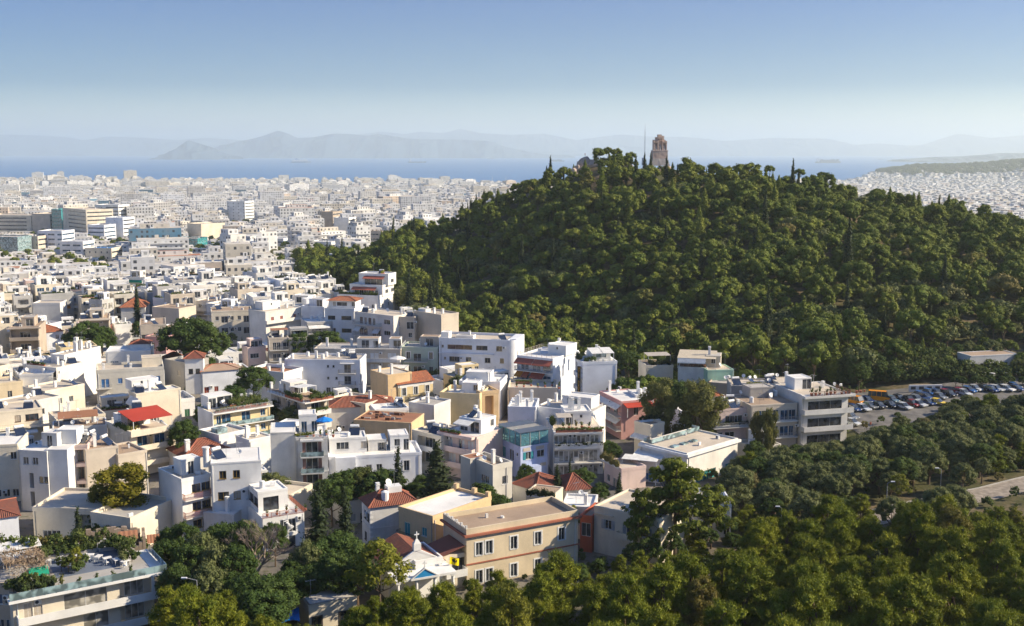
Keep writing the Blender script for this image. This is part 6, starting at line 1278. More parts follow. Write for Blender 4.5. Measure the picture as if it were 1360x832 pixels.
for k in range(10): table(b, 1+(k % 3)*1.8, 1+(k//3)*2.3, b.H+.07, 'white clothed table in the glazed roof restaurant', 'parasol_white', 'tables of the glazed restaurant'); chair(b, 1.9+(k % 3)*1.8, 1.1+(k//3)*2.3, b.H+.07, k, 'white_paint', 'white chair in the glazed roof restaurant', 'chairs of the glazed restaurant')
mb = MB(); mb.box(1.2, -2.0, 0, 3.6, -.01, 3.2); mb.build('annex', ['plaster_blue'], b.o)
for x, w_, z in ((.6, 1.6, b.H-.9), (3.6, 1.9, b.H-.9), (b.W*.7, 1.4, b.H-4.4)): mb = MB(); mb.box(x, -.08, z, x+w_, -.003, z+.65); mb.build('signboard', ['shutter_beige'], b.o)
# 34 apartments with planted terrace edge
b = B('white apartment block with pots lining its terrace edge and planted balcony', q('T4',812,712), q('T5',192,612), 8.8, 12, 'apartment_block', 'apartment block')
b.body(OW, F='DsDDsDDsDD./wDDDwDDGG./DDDDDDDDD./...........', R='', L='', roof='cream_roof', par=.1, gl='curtained_glass', sh='shutter_beige', fh=3.1); b.bals('F', (0,), 3.1, 0, .96, 1.4, 'solid', mt=OW); b.bals('F', (1,), 3.1, 0, .96, 1.4, 'bars')
mb = MB(); mb.box(-.2, -1.5, b.H-.25, b.W*.97, 0, b.H+.15); mb.build('roof_slab', [OW], b.o)
planter(b, .2, -1.3, b.H+.16, b.W*.93, 0, 'long row of terracotta troughs along the terrace edge', .45, 'terracotta', 'garden_foliage', .6); planter(b, 0, -1.3, b.H-3.05, b.W*.95, 0, 'dark green plants filling the middle balcony', .4, 'terracotta', 'dark_foliage', .9)
planter(b, .2, 2.5, b.H+.1, 3.4, PI/2*.9, 'thick shrubs on the left of the potted terrace', .5, WH, 'garden_foliage', 1.8)
vol(b.o, b.W*.30, 5.5, b.H, b.W*.55, 6, 2.5, WH, F='.D...t...', par=.3, roof='white_roof'); shed(b.o, b.W*.1, 2.2, b.W*.3, 3, b.H, 2.3, 2.5, 'shutter_beige'); b.clut(4, 'cc', x=b.W*.3, y=5.5, w=b.W*.5, d=5, z=b.H+2.6)
for k in range(5): pot(b.world(b.W*.2+k*1.3, 1.0+(k % 2)*.8, b.H+.1), k, 1.1, 'leafy pot on the terrace behind the trough row', 'pots behind the trough row')
# 35
b = B('pale pink balcony block with planted roof awning left of the blue house', q('T4',118,712), q('T4',338,752), 8.6, 10, 'apartment_block', 'apartment block'); b.body('plaster_palepink', F='.sSS..DS.SS./.SSSS.DD.DD./............', R='', roof='white_roof', par=.3, sh='white_paint', fh=3.1); b.bals('F', (0, 1), 3.1, .0, .97, 1.3, 'solid', mt='plaster_palepink'); mb = MB(); mb.box(0, -1.3, b.H-.15, b.W*.97, 0, b.H+.4); mb.build('planter_edge', ['plaster_palepink'], b.o)
planter(b, .5, -1.0, b.H+.2, b.W*.55, 0, 'strip of grass green plants on the pink block roof', .4, 'terracotta', 'garden_foliage', .8); vol(b.o, b.W*.25, 3.2, b.H, b.W*.6, 5, 2.7, WH, F='GG.D.', R='.w', par=.15, roof='white_roof'); awning(b.o, faces(b.W*.25, 3.2, b.W*.6, 5)['F'], .2, b.W*.45, b.H+2.6, 2.4, .6, 'awning_white'); b.clut(8, 'hcctk', x=b.W*.25, y=3.4, w=b.W*.6, d=4, z=b.H+2.8)
b = B('cream narrow block with orange panel and dark open loggia', q('T3',680,705), q('T3',858,745), 8.2, 8, 'apartment_block', 'apartment block'); b.body(CR, F='.LLLL./.LLLL./......', roof='cream_roof', par=.3, fh=3.1); b.bals('F', (0,), 3.1, .2, 1.0, 1.1, 'solid', mt=WH); b.clut(4)
# lilac white long house, scrap roof etc
b = B('long lilac white house with low roof terrace behind the gardens', q('U4',262,232), q('U4',832,200), 6.6, 9); b.body(BW, F='..DD.......w..w.......H..../...........................', R='', roof='white_roof', par=.4, fr='white_paint', sh='none', fh=3.8); b.clut(3, 'ca')
vol(b.o, .3, 3.2, b.H, b.W*.40, 5, 2.9, WH, F='..W...s', par=.25, roof='white_roof'); vol(b.o, b.W*.44, 3.6, b.H, b.W*.2, 4.4, 2.3, OW, F='.L', par=.1, roof='white_roof'); vol(b.o, b.W*.68, 3.4, b.H, b.W*.2, 4.5, 3.0, WH, F='.w.d', par=.15, roof='white_roof'); clutter(b.o, .5, 3.5, b.W*.35, 4, b.H+3, 6, 4); mb = MB(); mb.box(1.2, -1.0, 3.6, 4.9, -.01, b.H+.4); mb.build('bay', [BW], b.o)
b = B('low house with scrap covered tin roof and green side awning', q('T3',322,640), q('T3',675,660), 7.0, 9); b.body('plaster_apricot', F='.s....w.../..........', L='', roof='rust_roof', par=.15); awning(b.o, b.f['L'], 1, 6, b.H-.3, 1.6, 1.0, 'awning_green'); rr = random.Random(9)
for k in range(26): mb = MB(); x, y = rr.uniform(1, b.W*.7), rr.uniform(1, 8); mb.box(x, y, b.H+.1, x+rr.uniform(.4, 1.8), y+rr.uniform(.1, .5), b.H+rr.uniform(.2, .7)); mb.build('scrap_piece', [rr.choice(['rust_roof', 'brown_wood', 'grey_concrete'])], b.o)
for k, (A1, A2, z, dp, l, w_, m_) in enumerate([(q('T3',165,565), q('T3',575,545), 6.0, 8, 'old house with long red brown tiled roof below the yellow one', OW, 'roof_tiles'), (q('T3',660,540), q('T3',815,560), 7.2, 7, 'grey and apricot gabled shed house', PG, 'concrete_roof'),
      (q('T3',455,590), q('T3',660,575), 6.6, 6, 'white shed with dish antenna and patched wall', WH, 'white_roof'), (q('T3',165,515), q('T3',395,550), 6.4, 8, 'cream house with curved parapet terrace', CR, 'cream_roof')]):
    b = B(l, A1, A2, z, dp); t_ = m_ == 'roof_tiles'; b.body(w_, F='.w..d..w..', roofed=not t_, roof=m_ if not t_ else 'cream_roof', par=.5)
    if t_: hip_roof(b.o, 0, 0, b.W, b.D, b.H, 1.6, .4)
    else: b.clut(4, seed=k)
# 36 pale cube
b = B('pale cream cube house with corner tower and sunken roof', q('U6',437,207), q('U6',555,182), 8.2, q('U6',190,160)); b.body('plaster_lime', F='..o./....', L='....ww./.......', roof='brown_roof', par=.9, fh=3.8, sh='none', gl='window_glass'); mb = MB(); mb.box(b.W*.68, -.09, 0, b.W*.71, -.003, b.H); mb.build('drain_pipe', ['grey_paint'], b.o)
vol(b.o, -1.2, b.D*.62, 0, 3.6, b.D*.36, b.H+1.0, 'plaster_lime', par=.1, roof='rust_roof'); b.clut(4, 'kdc')
# 37 pink
b = B('pink and white house with red terrace canopy and cream awnings', q('T5',302,440), q('T5',485,425), 8.4, q('T5',195,372)); b.body('plaster_pink', F='.d./...', L='.DD.D./.d.d../......', roof='white_roof', par=.3, fh=3.2, gl='window_glass'); b.bals('L', (0, 1), 3.2, 0, 1, 1.2, 'bars', aw='awning_white'); b.clut(3, 'ck', y=3); shed(b.o, .4, -2.2, b.W*.95, 3.4, b.H-3, 2.2, 3.0, 'red_sheet_roof', name='canopy')
b = B('cream corner house with dark green shutters and small balconies', q('T5',382,565), q('T5',480,590), 7.2, q('T5',270,520)); b.body(CR, F='../.././..', L='.S.sS/.sSS./....', roof='brown_roof', par=.5, sh='green_paint', fh=3.2); b.bal('L', b.H-3.2, .3, .8, .9, 'solid', mt=CR); planter(b, .5, 1, b.H+.1, 5, 1.2, 'dark plants on the roof of the cream corner house', .4, WH, 'dark_foliage', 1.2); awning(b.o, b.f['F'], 0, b.W*.9, b.H-2, 1.4, .6, 'awning_white')
b = B('white chimneyed roof house with potted tree terrace', q('T5',390,400), q('T5',500,395), 8.8, 6); b.body(WH, F='..', roof='white_roof', par=.3); b.clut(3, 'ct')
# 39 modern white
b = B('low modern white building with sweeping parapet and turquoise windows', q('U7',797,205), q('U7',1108,112), 6.2, q('U7',492,140), 'modern_house', 'house'); b.body(OW, F='..GGGGG..GGG', L='', roof='cream_roof', par=.35, gl='teal_glass'); mb = MB(); mb.box(-.5, -.6, b.H-.4, b.W+.4, 0, b.H+.12); mb.box(-.6, 0, b.H-.4, -.05, b.D, b.H+.12); mb.build('eave_slab', [WH], b.o); rail_roof(b.o, .5, b.D-2.5, b.W-1, 2, b.H+.3, 'glass', 'pale_glass', .9, 'FLR'); b.clut(3, 'k')
for x in (2, 5, 8): mb = MB(); mb.box(x, b.D*.4, b.H+.06, x+1.6, b.D*.4+1.1, b.H+.35); mb.build('skylight', ['pale_glass'], b.o)
b = B('white canopied annex with blue shutters and a terracotta terrace', q('U7',455,215), q('U7',640,232), 4.8, 6); b.body(WH, F='.s.s.H.', L='', roof='white_roof', par=.1, sh='blue_paint'); shed(b.o, -1.5, -2.0, b.W+1, 3, 0, b.H-.1, b.H+.1, 'awning_white', True)
b = B('pale stone terrace building with ochre shrubs on top', q('U7',395,305), q('U7',545,285), 3.8, q('U7',205,262)); b.body('plaster_palepink', F='', L='.w.DD.', roof='cream_roof', par=.5); planter(b, .3, 1, b.H+.1, 7, PI/2*1.0, 'ochre and green shrubs on the pale stone terrace', .4, WH, 'gum_foliage', 1.6)
# 40 cream house bottom right
b = B('cream two storey house with dark windows and flat roof behind the big tree', q('U7',228,528), q('U7',630,612), 7.4, q('U7',520,440)); b.body('plaster_cream', F='...o...SD...o.../.......SS..o..../................', roof='cream_roof', par=.35, sh='shutter_grey', fr='white_paint', gl='window_glass', fh=3.9); b.bal('F', b.H-3.85, .38, .68, 1.0, 'solid', mt=CR); b.clut(5, 'kcdk'); mb = MB(); mb.box(b.W*.02, -.25, b.H-.9, b.W*.3, -.003, b.H-.7); mb.build('string_course', [CR], b.o)
b = B('narrow brick red house squeezed beside the cream one', q('U7',142,590), q('U7',214,600), 5.6, 7); b.body('plaster_redwall', F='.D./...', roof='brown_roof', par=.5); 
b = B('white patched roof terrace behind the brick red house', q('U7',30,530), q('U7',225,540), 5.2, 7); b.body(WH, F='....', roof='white_roof', par=.4); b.clut(3); tree('light_tree', *b.world(1.5, -1).xy, 'small_tree', 'small lime green tree behind the long tan house', 'tree', None, .55)
b = B('white modern roof peeping behind the big leafy tree', q('U7',760,520), q('U7',1070,520), 5.4, 8); b.body(BW, F='.GG..w', R='', roof='concrete_roof', par=.7)
for A1, A2, l in ((q('T4',1020,650+150), q('T4',1100,790+20), 'x'),): pass
b = B('dark red tile roofed cottage among the garden trees', q('U6',560,290), q('U6',700,330), 3.6, 8); b.body(OW, F='..w', roofed=False); hip_roof(b.o, 0, 0, b.W, b.D, b.H, 1.9, .3)
b = B('cottage with weathered red roof right of the garden cottage', q('U6',890,330), q('U6',1040,320), 3.4, 8); b.body(OW, F='..w', roofed=False); hip_roof(b.o, 0, 0, b.W, b.D, b.H, 1.9, .3)
b = B('cottage roof with vine trellis behind the tan house', q('U6',640,345), q('U6',810,365), 4.2, 5); b.body(CR, F='....', roof='brown_roof', par=.2); planter(b, .2, -.2, b.H-.6, b.W*.95, 0, 'dense dark vine hanging from the trellis behind the tan house', .3, WH, 'dark_foliage', 1.6)
# 42 the row at the edge of the park
b = B('modern block with two long glazed balcony floors facing the park', q('T6',765,400), q('T6',1048,382), 12.2, 12, 'apartment_block', 'apartment block'); b.body(OW, F='.GGGGGGGG./.GGGGGGGG./.GGGGGGGG./..........', R='.../...', L='', roof='cream_roof', par=.25, gl='window_glass', fr='shutter_grey', fh=3.7)
for i in (0, 1, 2): b.bal('F', b.H-3.7*(i+1)+.02, -.02, 1.04, 1.7, 'solid', mt=OW)
mb = MB(); mb.box(-.3, -1.8, b.H-.3, b.W+.7, 0, b.H+.2); mb.build('roof_slab', [OW], b.o); rail_roof(b.o, 1.5, -1.6, b.W-2, 6, b.H+.2, 'bars', 'brown_wood', 1.0, 'FR')
for k in range(12): pot(b.world(1.5+k*1.2, -1.2+(k % 3)*.4, b.H+.2), k, rnd.uniform(.8, 1.3), 'pot plant on the roof edge of the park block', 'pots on the park block roof')
vol(b.o, 1.5, 6, b.H, 4, 4, 2.5, WH, F='.D', R='.', par=.15, roof='white_roof'); clutter(b.o, 5, 5, 9, 6, b.H+.1, 6, 8, kinds='aack'); mb = MB(); mb.box(b.W+.02, .2, b.H-8, b.W+.1, 3.2, b.H-.4); mb.build('green_screen', ['awning_green'], b.o)
b = B('beige middle block of the park row with curtained glass', q('T6',450,462), q('T6',735,445), 10.4, 11, 'apartment_block', 'apartment block'); b.body('plaster_beige', F='.GGGG.GG.D.D./.DD...GG.D.d./.............', L='', roof='brown_roof', par=.2, gl='blue_glass', fh=3.5); b.bals('F', (0, 1), 3.5, .03, .98, 1.1, 'bars'); b.clut(12, 'hcatkdt'); vol(b.o, b.W*.3, 7, b.H, b.W*.5, 4, 2.2, 'grey_concrete', F='', par=.2)
b = B('left block of the park row with plant filled balcony', q('T6',215,492), q('T6',430,478), 9.4, 10, 'apartment_block', 'apartment block'); b.body('plaster_palepink', F='.w..D.D../.D..D..../.........', roof='brown_roof', par=.3, fh=3.5); b.bals('F', (0, 1), 3.5, -.02, 1, 1.4, 'bars'); vol(b.o, -.5, 3, b.H, 4.2, 5, 2.5, WH, F='.w', roofed=False); hip_roof(b.o, -.5, 3, 4.2, 5, b.H+2.5, .9, .3, m='bright_tiles'); b.clut(8, 'hhcdka', x=4, w=b.W-4); planter(b, .5, -1.0, b.H-3.4, b.W*.9, 0, 'dark plants along the left park row balcony', .4, WH, 'dark_foliage', .9)
b = B('grey roofscape house stacked with dishes and solar heaters', q('T6',330,345), q('T6',640,350), 11.0, 9); b.body('grey_concrete', F='..ww......', roof='cream_roof', par=.4); b.clut(14, 'hhadkctd'); planter(b, b.W*.3, .4, b.H+.1, 4, 0, 'yellow green trough on the grey roofscape', .4, WH, 'lime_foliage', .9)
b = B('grey lower yards with pipes behind the red roofed hut', q('T6',190,320), q('T6',330,330), 9.2, 8); b.body('plaster_stone', F='.w.w', roof='concrete_roof', par=.3); b.clut(6)
b = B('cream roof house with lamp posts behind the park row', q('T6',640,335), q('T6',770,330), 11.4, 8); b.body(CR, F='..', roof='cream_roof', par=.3); b.clut(8, 'acda')
# 43 roof restaurant and green hut
b = B('roof restaurant with wide beige canopy over crowded tables', q('T6',5,225), q('T6',180,232), 11.6, 9, 'restaurant', 'restaurant'); b.body(OW, F='....', roof='brown_roof', par=.3); shed(b.o, -.3, -.5, b.W*1.35, 9, b.H, 2.5, 3.0, 'awning_beige', name='canopy'); vol(b.o, b.W*.95, 2, b.H, 3.5, 5, 2.8, CR, F='w', par=.1)
awning(b.o, faces(0, -.5, b.W, 8)['F'], -.2, b.W*.95, b.H+2.5, .6, .9, 'parasol_white'); ob('chimney', cmesh('chr', lambda: m_chimney(1.6, WH)), b.o, (b.W*1.05, 4, b.H+2.9))
for k in range(9): table(b, .8+(k % 3)*2.4, .6+(k//3)*1.6, b.H+.07, 'small table under the beige canopy', 'brown_wood', 'tables under the beige canopy'); chair(b, 1.7+(k % 3)*2.4, .5+(k//3)*1.6, b.H+.07, 1, 'brown_wood', 'brown chair under the beige canopy', 'chairs under the beige canopy')
b = B('mint green roof hut beside the roof restaurant', q('T6',185,245), q('T6',345,240), 11.6, 7); b.body('plaster_mint', F='.ss..', L='', roof='cream_roof', par=.2, sh='green_paint'); b.clut(2)
b = B('planted pergola terrace between hotel and roof restaurant', q('T5',460,225), q('T5',620,220), 11.0, 8); b.body(CR, F='..', roof='brown_roof', par=.5); shed(b.o, 1, 3, b.W*.9, 4, b.H, 2.3, 2.5, 'shutter_beige'); planter(b, .5, .5, b.H, b.W*.8, 0, 'dense shrubs on the pergola terrace', .5, WH, 'dark_foliage', 1.7); planter(b, b.W*.5, 2.5, b.H, 4, .3, 'second row of shrubs under the pergola', .5, WH, 'garden_foliage', 2.0)
tree('broadleaf', *P(835, 500, 4).xy, 'reddish_tree', 'tree with rust tinged leaves between hotel and big gum trees', 'tree', None, 1.0, z=1.5)
# 44 taverna by the park
b = B('low tavern pavilion with arched openings under the trees', (1290, 474), (1352, 471), 10, 6, 'tavern', 'restaurant', zb=6.3); b.body(PG, F='D.D.D.D.D', roof='brown_roof', par=.2, gl='window_glass')
for k in range(12): o = table(b, -1+k*1.25, -4-(k % 3)*1.5, .35, 'white table on the tavern terrace under the trees', 'parasol_white', 'tavern tables')
mb = MB(); c = P(1208, 512, 5.4); c.z -= .7; o = empty('low_wall', c, R(4), 'low pale wall with openings beyond the parked cars', 'wall'); mb.box(0, 0, -1, 8.5, .5, .7); mb.build('wall', [PG], o)
for k in range(4): mb = MB(); mb.box(.4+k*2.1, -.06, -.4, 1.6+k*2.1, -.003, .35); mb.build('opening', ['dark_metal'], o)
# middle distance pieces one can pick out
for l, A1, A2, z, dp, w_, F_, kw in [('brown beige villa with deep shaded balconies and flat overhanging roofs', q('S5',50,305), q('S5',205,300), 10.6, 12, 'plaster_stone', 'LLLLL/LLLLL/.....', dict(x=1)),
      ('beige block with a green glazed loggia and planted roof', q('S5',742,292), q('S5',880,286), 10.0, q('S5',642,262), 'plaster_beige', 'GGGG/....', {}),
      ('cream apartment house with small balconies at mid height', q('S5',1122,220), q('S5',1338,212), 11, 10, CR, '.w.D.w.w.D./.w.D.w.w.D./...........', {}),
      ('beige house with flat roof and dark terrace opening', q('S5',808,195), q('S5',950,205), 9.6, 9, 'plaster_beige', '..d.../......', {}),
      ('white house with pale blue wall and dark doorway', q('S5',840,310), q('S5',1090,312), 8.2, 9, BW, '.L...t./.......', {}),
      ('pink low house in the middle town', q('S5',770,352), q('S5',880,356), 7.2, 7, 'plaster_pink', '.D.w./.....', {}),
      ('curved grey block with wide roof overhang beyond the green tree', q('S5',420,262), q('S5',580,255), 9.8, 12, 'plaster_beige', 'LLLL/LLLL/....', {})]:
    b = B(l, A1, A2, z, dp); b.body(w_, F=F_, L='' , R='.w', roof='brown_roof', par=.3, gl='window_glass'); b.clut(6)
    if 'LLL' in F_: b.bals('F', (0, 1), b.H/3, 0, 1, 1.3, 'solid', mt=w_); mb = MB(); mb.box(-.8, -1.5, b.H-.2, b.W+.8, 0, b.H+.1); mb.build('roof_slab', [w_], b.o); vol(b.o, b.W*.35, 3, b.H, b.W*.45, 6, 2.6, w_, F='..D.', par=.2)
b = B('house with large bright orange tiled roof beside the lone cypress', q('S5',640,195), q('S5',770,192), 7.0, 12); b.body(OW, F='....', roofed=False); hip_roof(b.o, 0, 0, b.W, b.D, b.H, 2.8, .4, m='bright_tiles')
b = B('pale grey long low building with plain screen wall', q('S5',172,180), q('S5',318,178), 8.0, 9); b.body(PG, F='', roof='cream_roof', par=.6)
# the office blocks standing out of the far plain
def office(l, px0, px1, pt, d, dp, w_, F_, floors, name='office_block', **kw):
    z = PD(px0, pt, d).z; b = Bld(name, l, (px0, pt), (px1, pt+kw.pop('dy', .4)), z, dp, 'office block', None, zb=z-floors*3.6); 
    b.body(w_, F='/'.join([F_]*floors), R='/'.join(['BBB']*floors), par=.8, **kw); b.clut(3, 'tk'); return b
office('long cream office block with horizontal ribbon windows', -20, 41, 287, 1130, 30, CR, '.BBBBBBBBBBBBB.', 5, roof='cream_roof')
office('plain beige office block right of the ribbon windowed one', 42, 66, 285, 1125, 26, 'plaster_beige', '', 6, roof='cream_roof')
office('teal glass office tower', 68, 81, 279, 1120, 15, 'teal_glass', 'BBBB', 6, gl='teal_glass', roof='concrete_roof')
office('cream office block with deep vertical fins beside the teal tower', 83, 114, 277, 1100, 26, CR, '.wBBBBBBBB', 7, roof='cream_roof', dy=3)
office('white stepped office block behind the dark glass one', 126, 157, 273, 1150, 20, WH, '.ww.BBBBB', 7, roof='white_roof')
office('dark glass office block with white end wall', 116, 138, 300, 1000, 18, BW, 'BBBBBBBBBB', 5, gl='blue_glass', roof='concrete_roof')
office('plain white block right of the dark glass one', 140, 163, 290, 1020, 18, BW, '..t..', 7, roof='white_roof')
office('white block of slender upright windows far in the plain', 301, 325, 268, 1350, 20, WH, 'w.w.w.w', 9, roof='white_roof')
office('cream slab block with stepped roof', 267, 300, 299, 980, 20, CR, '.........', 7, roof='cream_roof', dy=-2)
office('teal netted building in the plain', 232, 262, 318, 860, 18, 'teal_glass', 'BBBB', 4, gl='teal_glass', roof='concrete_roof')
office('pale turquoise glass office at the left edge', -25, 23, 316, 830, 20, 'pale_glass', 'BBBBBBBBBB', 6, gl='pale_glass', roof='concrete_roof')
office('grey office with square grid windows left', 24, 50, 315, 850, 18, 'plaster_beige', 'w.w.w.w', 6, roof='cream_roof')
office('office with dark blue glass bays and white frame', 50, 82, 308, 860, 18, BW, 'BBB.BBB.BB', 7, gl='blue_glass', roof='concrete_roof')
office('low office with bright blue roof strip', 113, 148, 331, 760, 16, CR, '.w.w.w.w.', 3, roof='blue_paint')
office('dark glass block with white surround below the teal tower', 79, 110, 322, 790, 16, WH, '.BBBB.BBBB.', 4, gl='blue_glass', roof='white_roof')
office('blue glass fronted block near the hill foot', 354, 375, 318, 880, 16, BW, 'B.BBB', 6, gl='blue_glass', roof='white_roof')
office('brown grey plain block in the middle plain', 426, 442, 282, 1150, 18, 'plaster_stone', '', 6, roof='brown_roof')
office('white plain block beside the brown grey one', 443, 463, 290, 1080, 16, WH, '', 6, roof='white_roof')
office('long white low office with strip windows near hill foot', 410, 440, 322, 830, 14, WH, 'w.w.w.w.w', 3, roof='white_roof', dy=1)
office('beige block with wide balconies near the hill foot', 485, 508, 308, 900, 15, 'plaster_beige', 'BBBB.', 5, roof='brown_roof')
# ------------------------------------------------ the rest of the near town, lot by lot
def hbox(s): 
    P4 = [s.world(a, c) for a, c in ((0, 0), (s.W, 0), (s.W, s.D), (0, s.D))]; tp = [proj(p.x, p.y, s.zt) for p in P4]; bt = [proj(p.x, p.y, s.z0) for p in P4]
    return min(t[0] for t in tp), max(t[0] for t in tp), min(t[1] for t in tp), max(t[1] for t in bt), max(t[1] for t in tp), math.hypot(s.a.x, s.a.y)
HB = [hbox(s) for s, n in HEROES]
def inside(s, x, y, m=1.0):
    dx, dy = x-s.a.x, y-s.a.y; c, n = math.cos(s.rz), math.sin(s.rz); u, v = dx*c+dy*n, -dx*n+dy*c
    return -m < u < s.W+m and -m < v < s.D+m
def max_top(x0, x1, d):
    """highest screen row (smallest py) something at distance d may reach without covering a built house behind"""
    lim = 0
    for (a, b_, t0, b0, t1, hd) in HB:
        if hd > d-2 and a-2 < x1 and b_+2 > x0:
            vis = t1+(b0-t1)*.55
            lim = max(lim, vis)
    return lim
WC = ['white', 'bluewhite', 'offwhite', 'cream', 'palegrey', 'beige', 'lime', 'palepink', 'grey', 'apricot', 'stone', 'yellow']; WW_ = [24, 12, 16, 14, 8, 8, 4, 4, 4, 2, 2, 2]
CN = dict(white='white', bluewhite='cool white', offwhite='off white', cream='cream', palegrey='pale grey', beige='beige', lime='pale stone', palepink='pale pink', grey='grey', apricot='apricot', stone='stone brown', yellow='yellow')
class Wrap:
    world = Bld.world
def filler(x, y, rz, w, d, h, r):
    k = r.choices(WC, WW_)[0]; m = 'plaster_'+k; z0 = g(x, y)-.5; n = max(1, round((h+.5)/3.1)); hip = r.random() < .13 and h < 9
    c, s_ = math.cos(rz), math.sin(rz)
    feat = 'a red tiled roof' if hip else r.choice(['cluttered flat roof', 'chimneys on a flat roof', 'a small roof room', 'a pale roof terrace', 'solar heaters on the roof'])
    shn = r.choice([('shutter_beige', ''), ('brown_wood', ' and brown shutters'), ('shutter_grey', ' and grey shutters'), ('white_paint', ' and white shutters'), ('blue_paint', ' and blue shutters'), ('green_paint', ' and green shutters')])
    o = empty('town_house', (x, y, z0), rz, f"{CN[k]} {['one','two','three','four','five','six'][min(5,n-1)]} storey house with {feat}{shn[1]}", 'house', 'houses packed in the town below the hill')
    def row(L): 
        N_ = max(3, int(L/1.15)); p = r.choice(['.w..D.', '.s.D.Dw', 'DD.w.', '.D.s.DD', 'LLLL..w', 'LLL.D.', '.W..D.', '.D.D.D', '.W.w.S.', 'GG.D.', '.LLLLL.']); q_ = (p*5)[:N_-1]+'.'; return q_
    rf, rr_ = row(w), row(d); fh = (h+.5)/n; blank = r.random()
    spec = lambda q_, b_: '' if b_ else '/'.join([q_]*n)
    fc = vol(o, 0, 0, 0, w, d, h+.5, m, spec(rf, blank < .12), spec(rr_, blank > .88), '', par=0 if hip else r.choice((.3, .6, .9)), roof=r.choice(['concrete_roof', 'white_roof', 'cream_roof', 'cream_roof', 'brown_roof']), sh=shn[0], gl=r.choice(['window_glass', 'window_glass', 'blue_glass', 'curtained_glass']), roofed=not hip, fh=fh)
    if hip: hip_roof(o, 0, 0, w, d, h+.5, r.uniform(1.2, 2.0), .35, m=r.choice(['roof_tiles', 'bright_tiles', 'roof_tiles'])); return o
    if r.random() < .55 and n > 1:
        kd = r.choice(['bars', 'solid', 'bars']); a0, a1 = r.choice([(0, 1), (.1, .9), (.4, 1)])
        for i in range(n-1):
            zz = (i+1)*fh+.03; balcony(o, fc['F'], w*a0, w*a1, zz, 1.2, kd, mt=m)
            if r.random() < .25: awning(o, fc['F'], w*a0+.3, w*a1-.3, zz+2.5, 1.2, .7, r.choice(['awning_white', 'awning_beige', 'awning_green', 'awning_orange', 'awning_white']))
    if r.random() < .5:
        pw, pd = w*r.uniform(.35, .7), d*r.uniform(.35, .6); px_, py_ = r.uniform(.4, w-pw-.4), r.uniform(1.5, max(1.6, d-pd-.4)); vol(o, px_, py_, h+.55, pw, pd, 2.7, r.choice([m, WH]), '.D.w', '.w', par=.2, roof='white_roof')
    if r.random() < .4:
        wb = Wrap(); wb.a = Vector((x, y)); wb.rz = rz; wb.z0 = z0; planter(wb, .4, .5, h+.56, w*r.uniform(.3, .8), 0, 'green planting along the edge of a town roof terrace', .4, 'terracotta', r.choice(['garden_foliage', 'garden_foliage', 'dark_foliage', 'olive_foliage']), r.uniform(.7, 1.6))['group'] = 'roof planting in the town'
    clutter(o, 0, 0, w, d, h+.57, r.randint(7, 12), r.randint(0, 9999)); return o
rr = random.Random(21); lots_ = []
th = .52; c, s_ = math.cos(th), math.sin(th)
for I in range(-60, 60):
    for J in range(-5, 60):
        u, v = I*12.2, J*11.4+(I % 3)*1.5; x, y = u*c-v*s_+rr.uniform(-1, 1), u*s_+v*c+rr.uniform(-1, 1)
        if y < 150: continue
        px, py = proj(x, y, 0); d_ = math.hypot(x, y)
        if px < -90 or px > 1120 or d_ > 520 or float(hillz(x, y)) > 1.0: continue
        if d_ < np.interp(px, [-100, 200, 480, 600, 760, 860, 1120], [196, 188, 186, 186, 190, 212, 240]): continue
        if y > np.interp(px, [395, 500, 540, 590, 640, 760, 860, 1000, 1130], [515, 440, 380, 325, 315, 300, 290, 272, 262])-10 and px > 395: continue
        lots_.append((d_, x, y))
lots_.sort(); used = []; nf = 0
for d_, x, y in lots_:
    w, d = rr.uniform(8, 12), rr.uniform(8, 10.5); rz = th+rr.choice((0, 0, 0, -.9))+rr.uniform(-.1, .1)
    cc, ss = math.cos(rz), math.sin(rz); ax, ay = x-(w/2*cc-d/2*ss), y-(w/2*ss+d/2*cc)
    corners = [(ax+a*cc-b_*ss, ay+a*ss+b_*cc) for a in (0, w/2, w) for b_ in (0, d/2, d)]
    if any(inside(s, *q_, .8) for s, n in HEROES for q_ in corners): 
        w, d = w*.6, d*.6; ax, ay = x-(w/2*cc-d/2*ss), y-(w/2*ss+d/2*cc); corners = [(ax+a*cc-b_*ss, ay+a*ss+b_*cc) for a in (0, w/2, w) for b_ in (0, d/2, d)]
        if any(inside(s, *q_, .3) for s, n in HEROES for q_ in corners): continue
    if any(math.hypot(x-a, y-b_) < 8.6 for a, b_ in used): continue
    pj = [proj(a, b_, 0)[0] for a, b_ in corners]; lim = max_top(min(pj), max(pj), d_)
    hs = [h for h in (12.4, 9.4, 9.4, 6.4, 6.2, 3.6) if proj(x, y, h+1.6)[1] > lim]
    if not hs: continue
    h = rr.choice(hs[:3]); h = min(h, 9.4 if d_ < 260 else 13)
    filler(ax, ay, rz, w, d, h, rr); used.append((x, y)); nf += 1
print('fillers', nf)
GT = []
for d_, x, y in lots_:
    for ox, oy in ((6.1, 0), (0, 5.7)):
        x2, y2 = x+ox, y+oy
        if rr.random() < .6 or any(math.hypot(x2-a, y2-b_) < 6.8 for a, b_ in used) or any(inside(s, x2, y2, 1.5) for s, n in HEROES) : continue
        px = 680+FPX*x2/y2; lim = max_top(px-14, px+14, d_); h = next((h for h in (8.5, 6.5, 4.8) if proj(x2, y2, h)[1] > lim), None)
        if h: GT.append((x2, y2, h))
print('town trees', len(GT))
far_city()

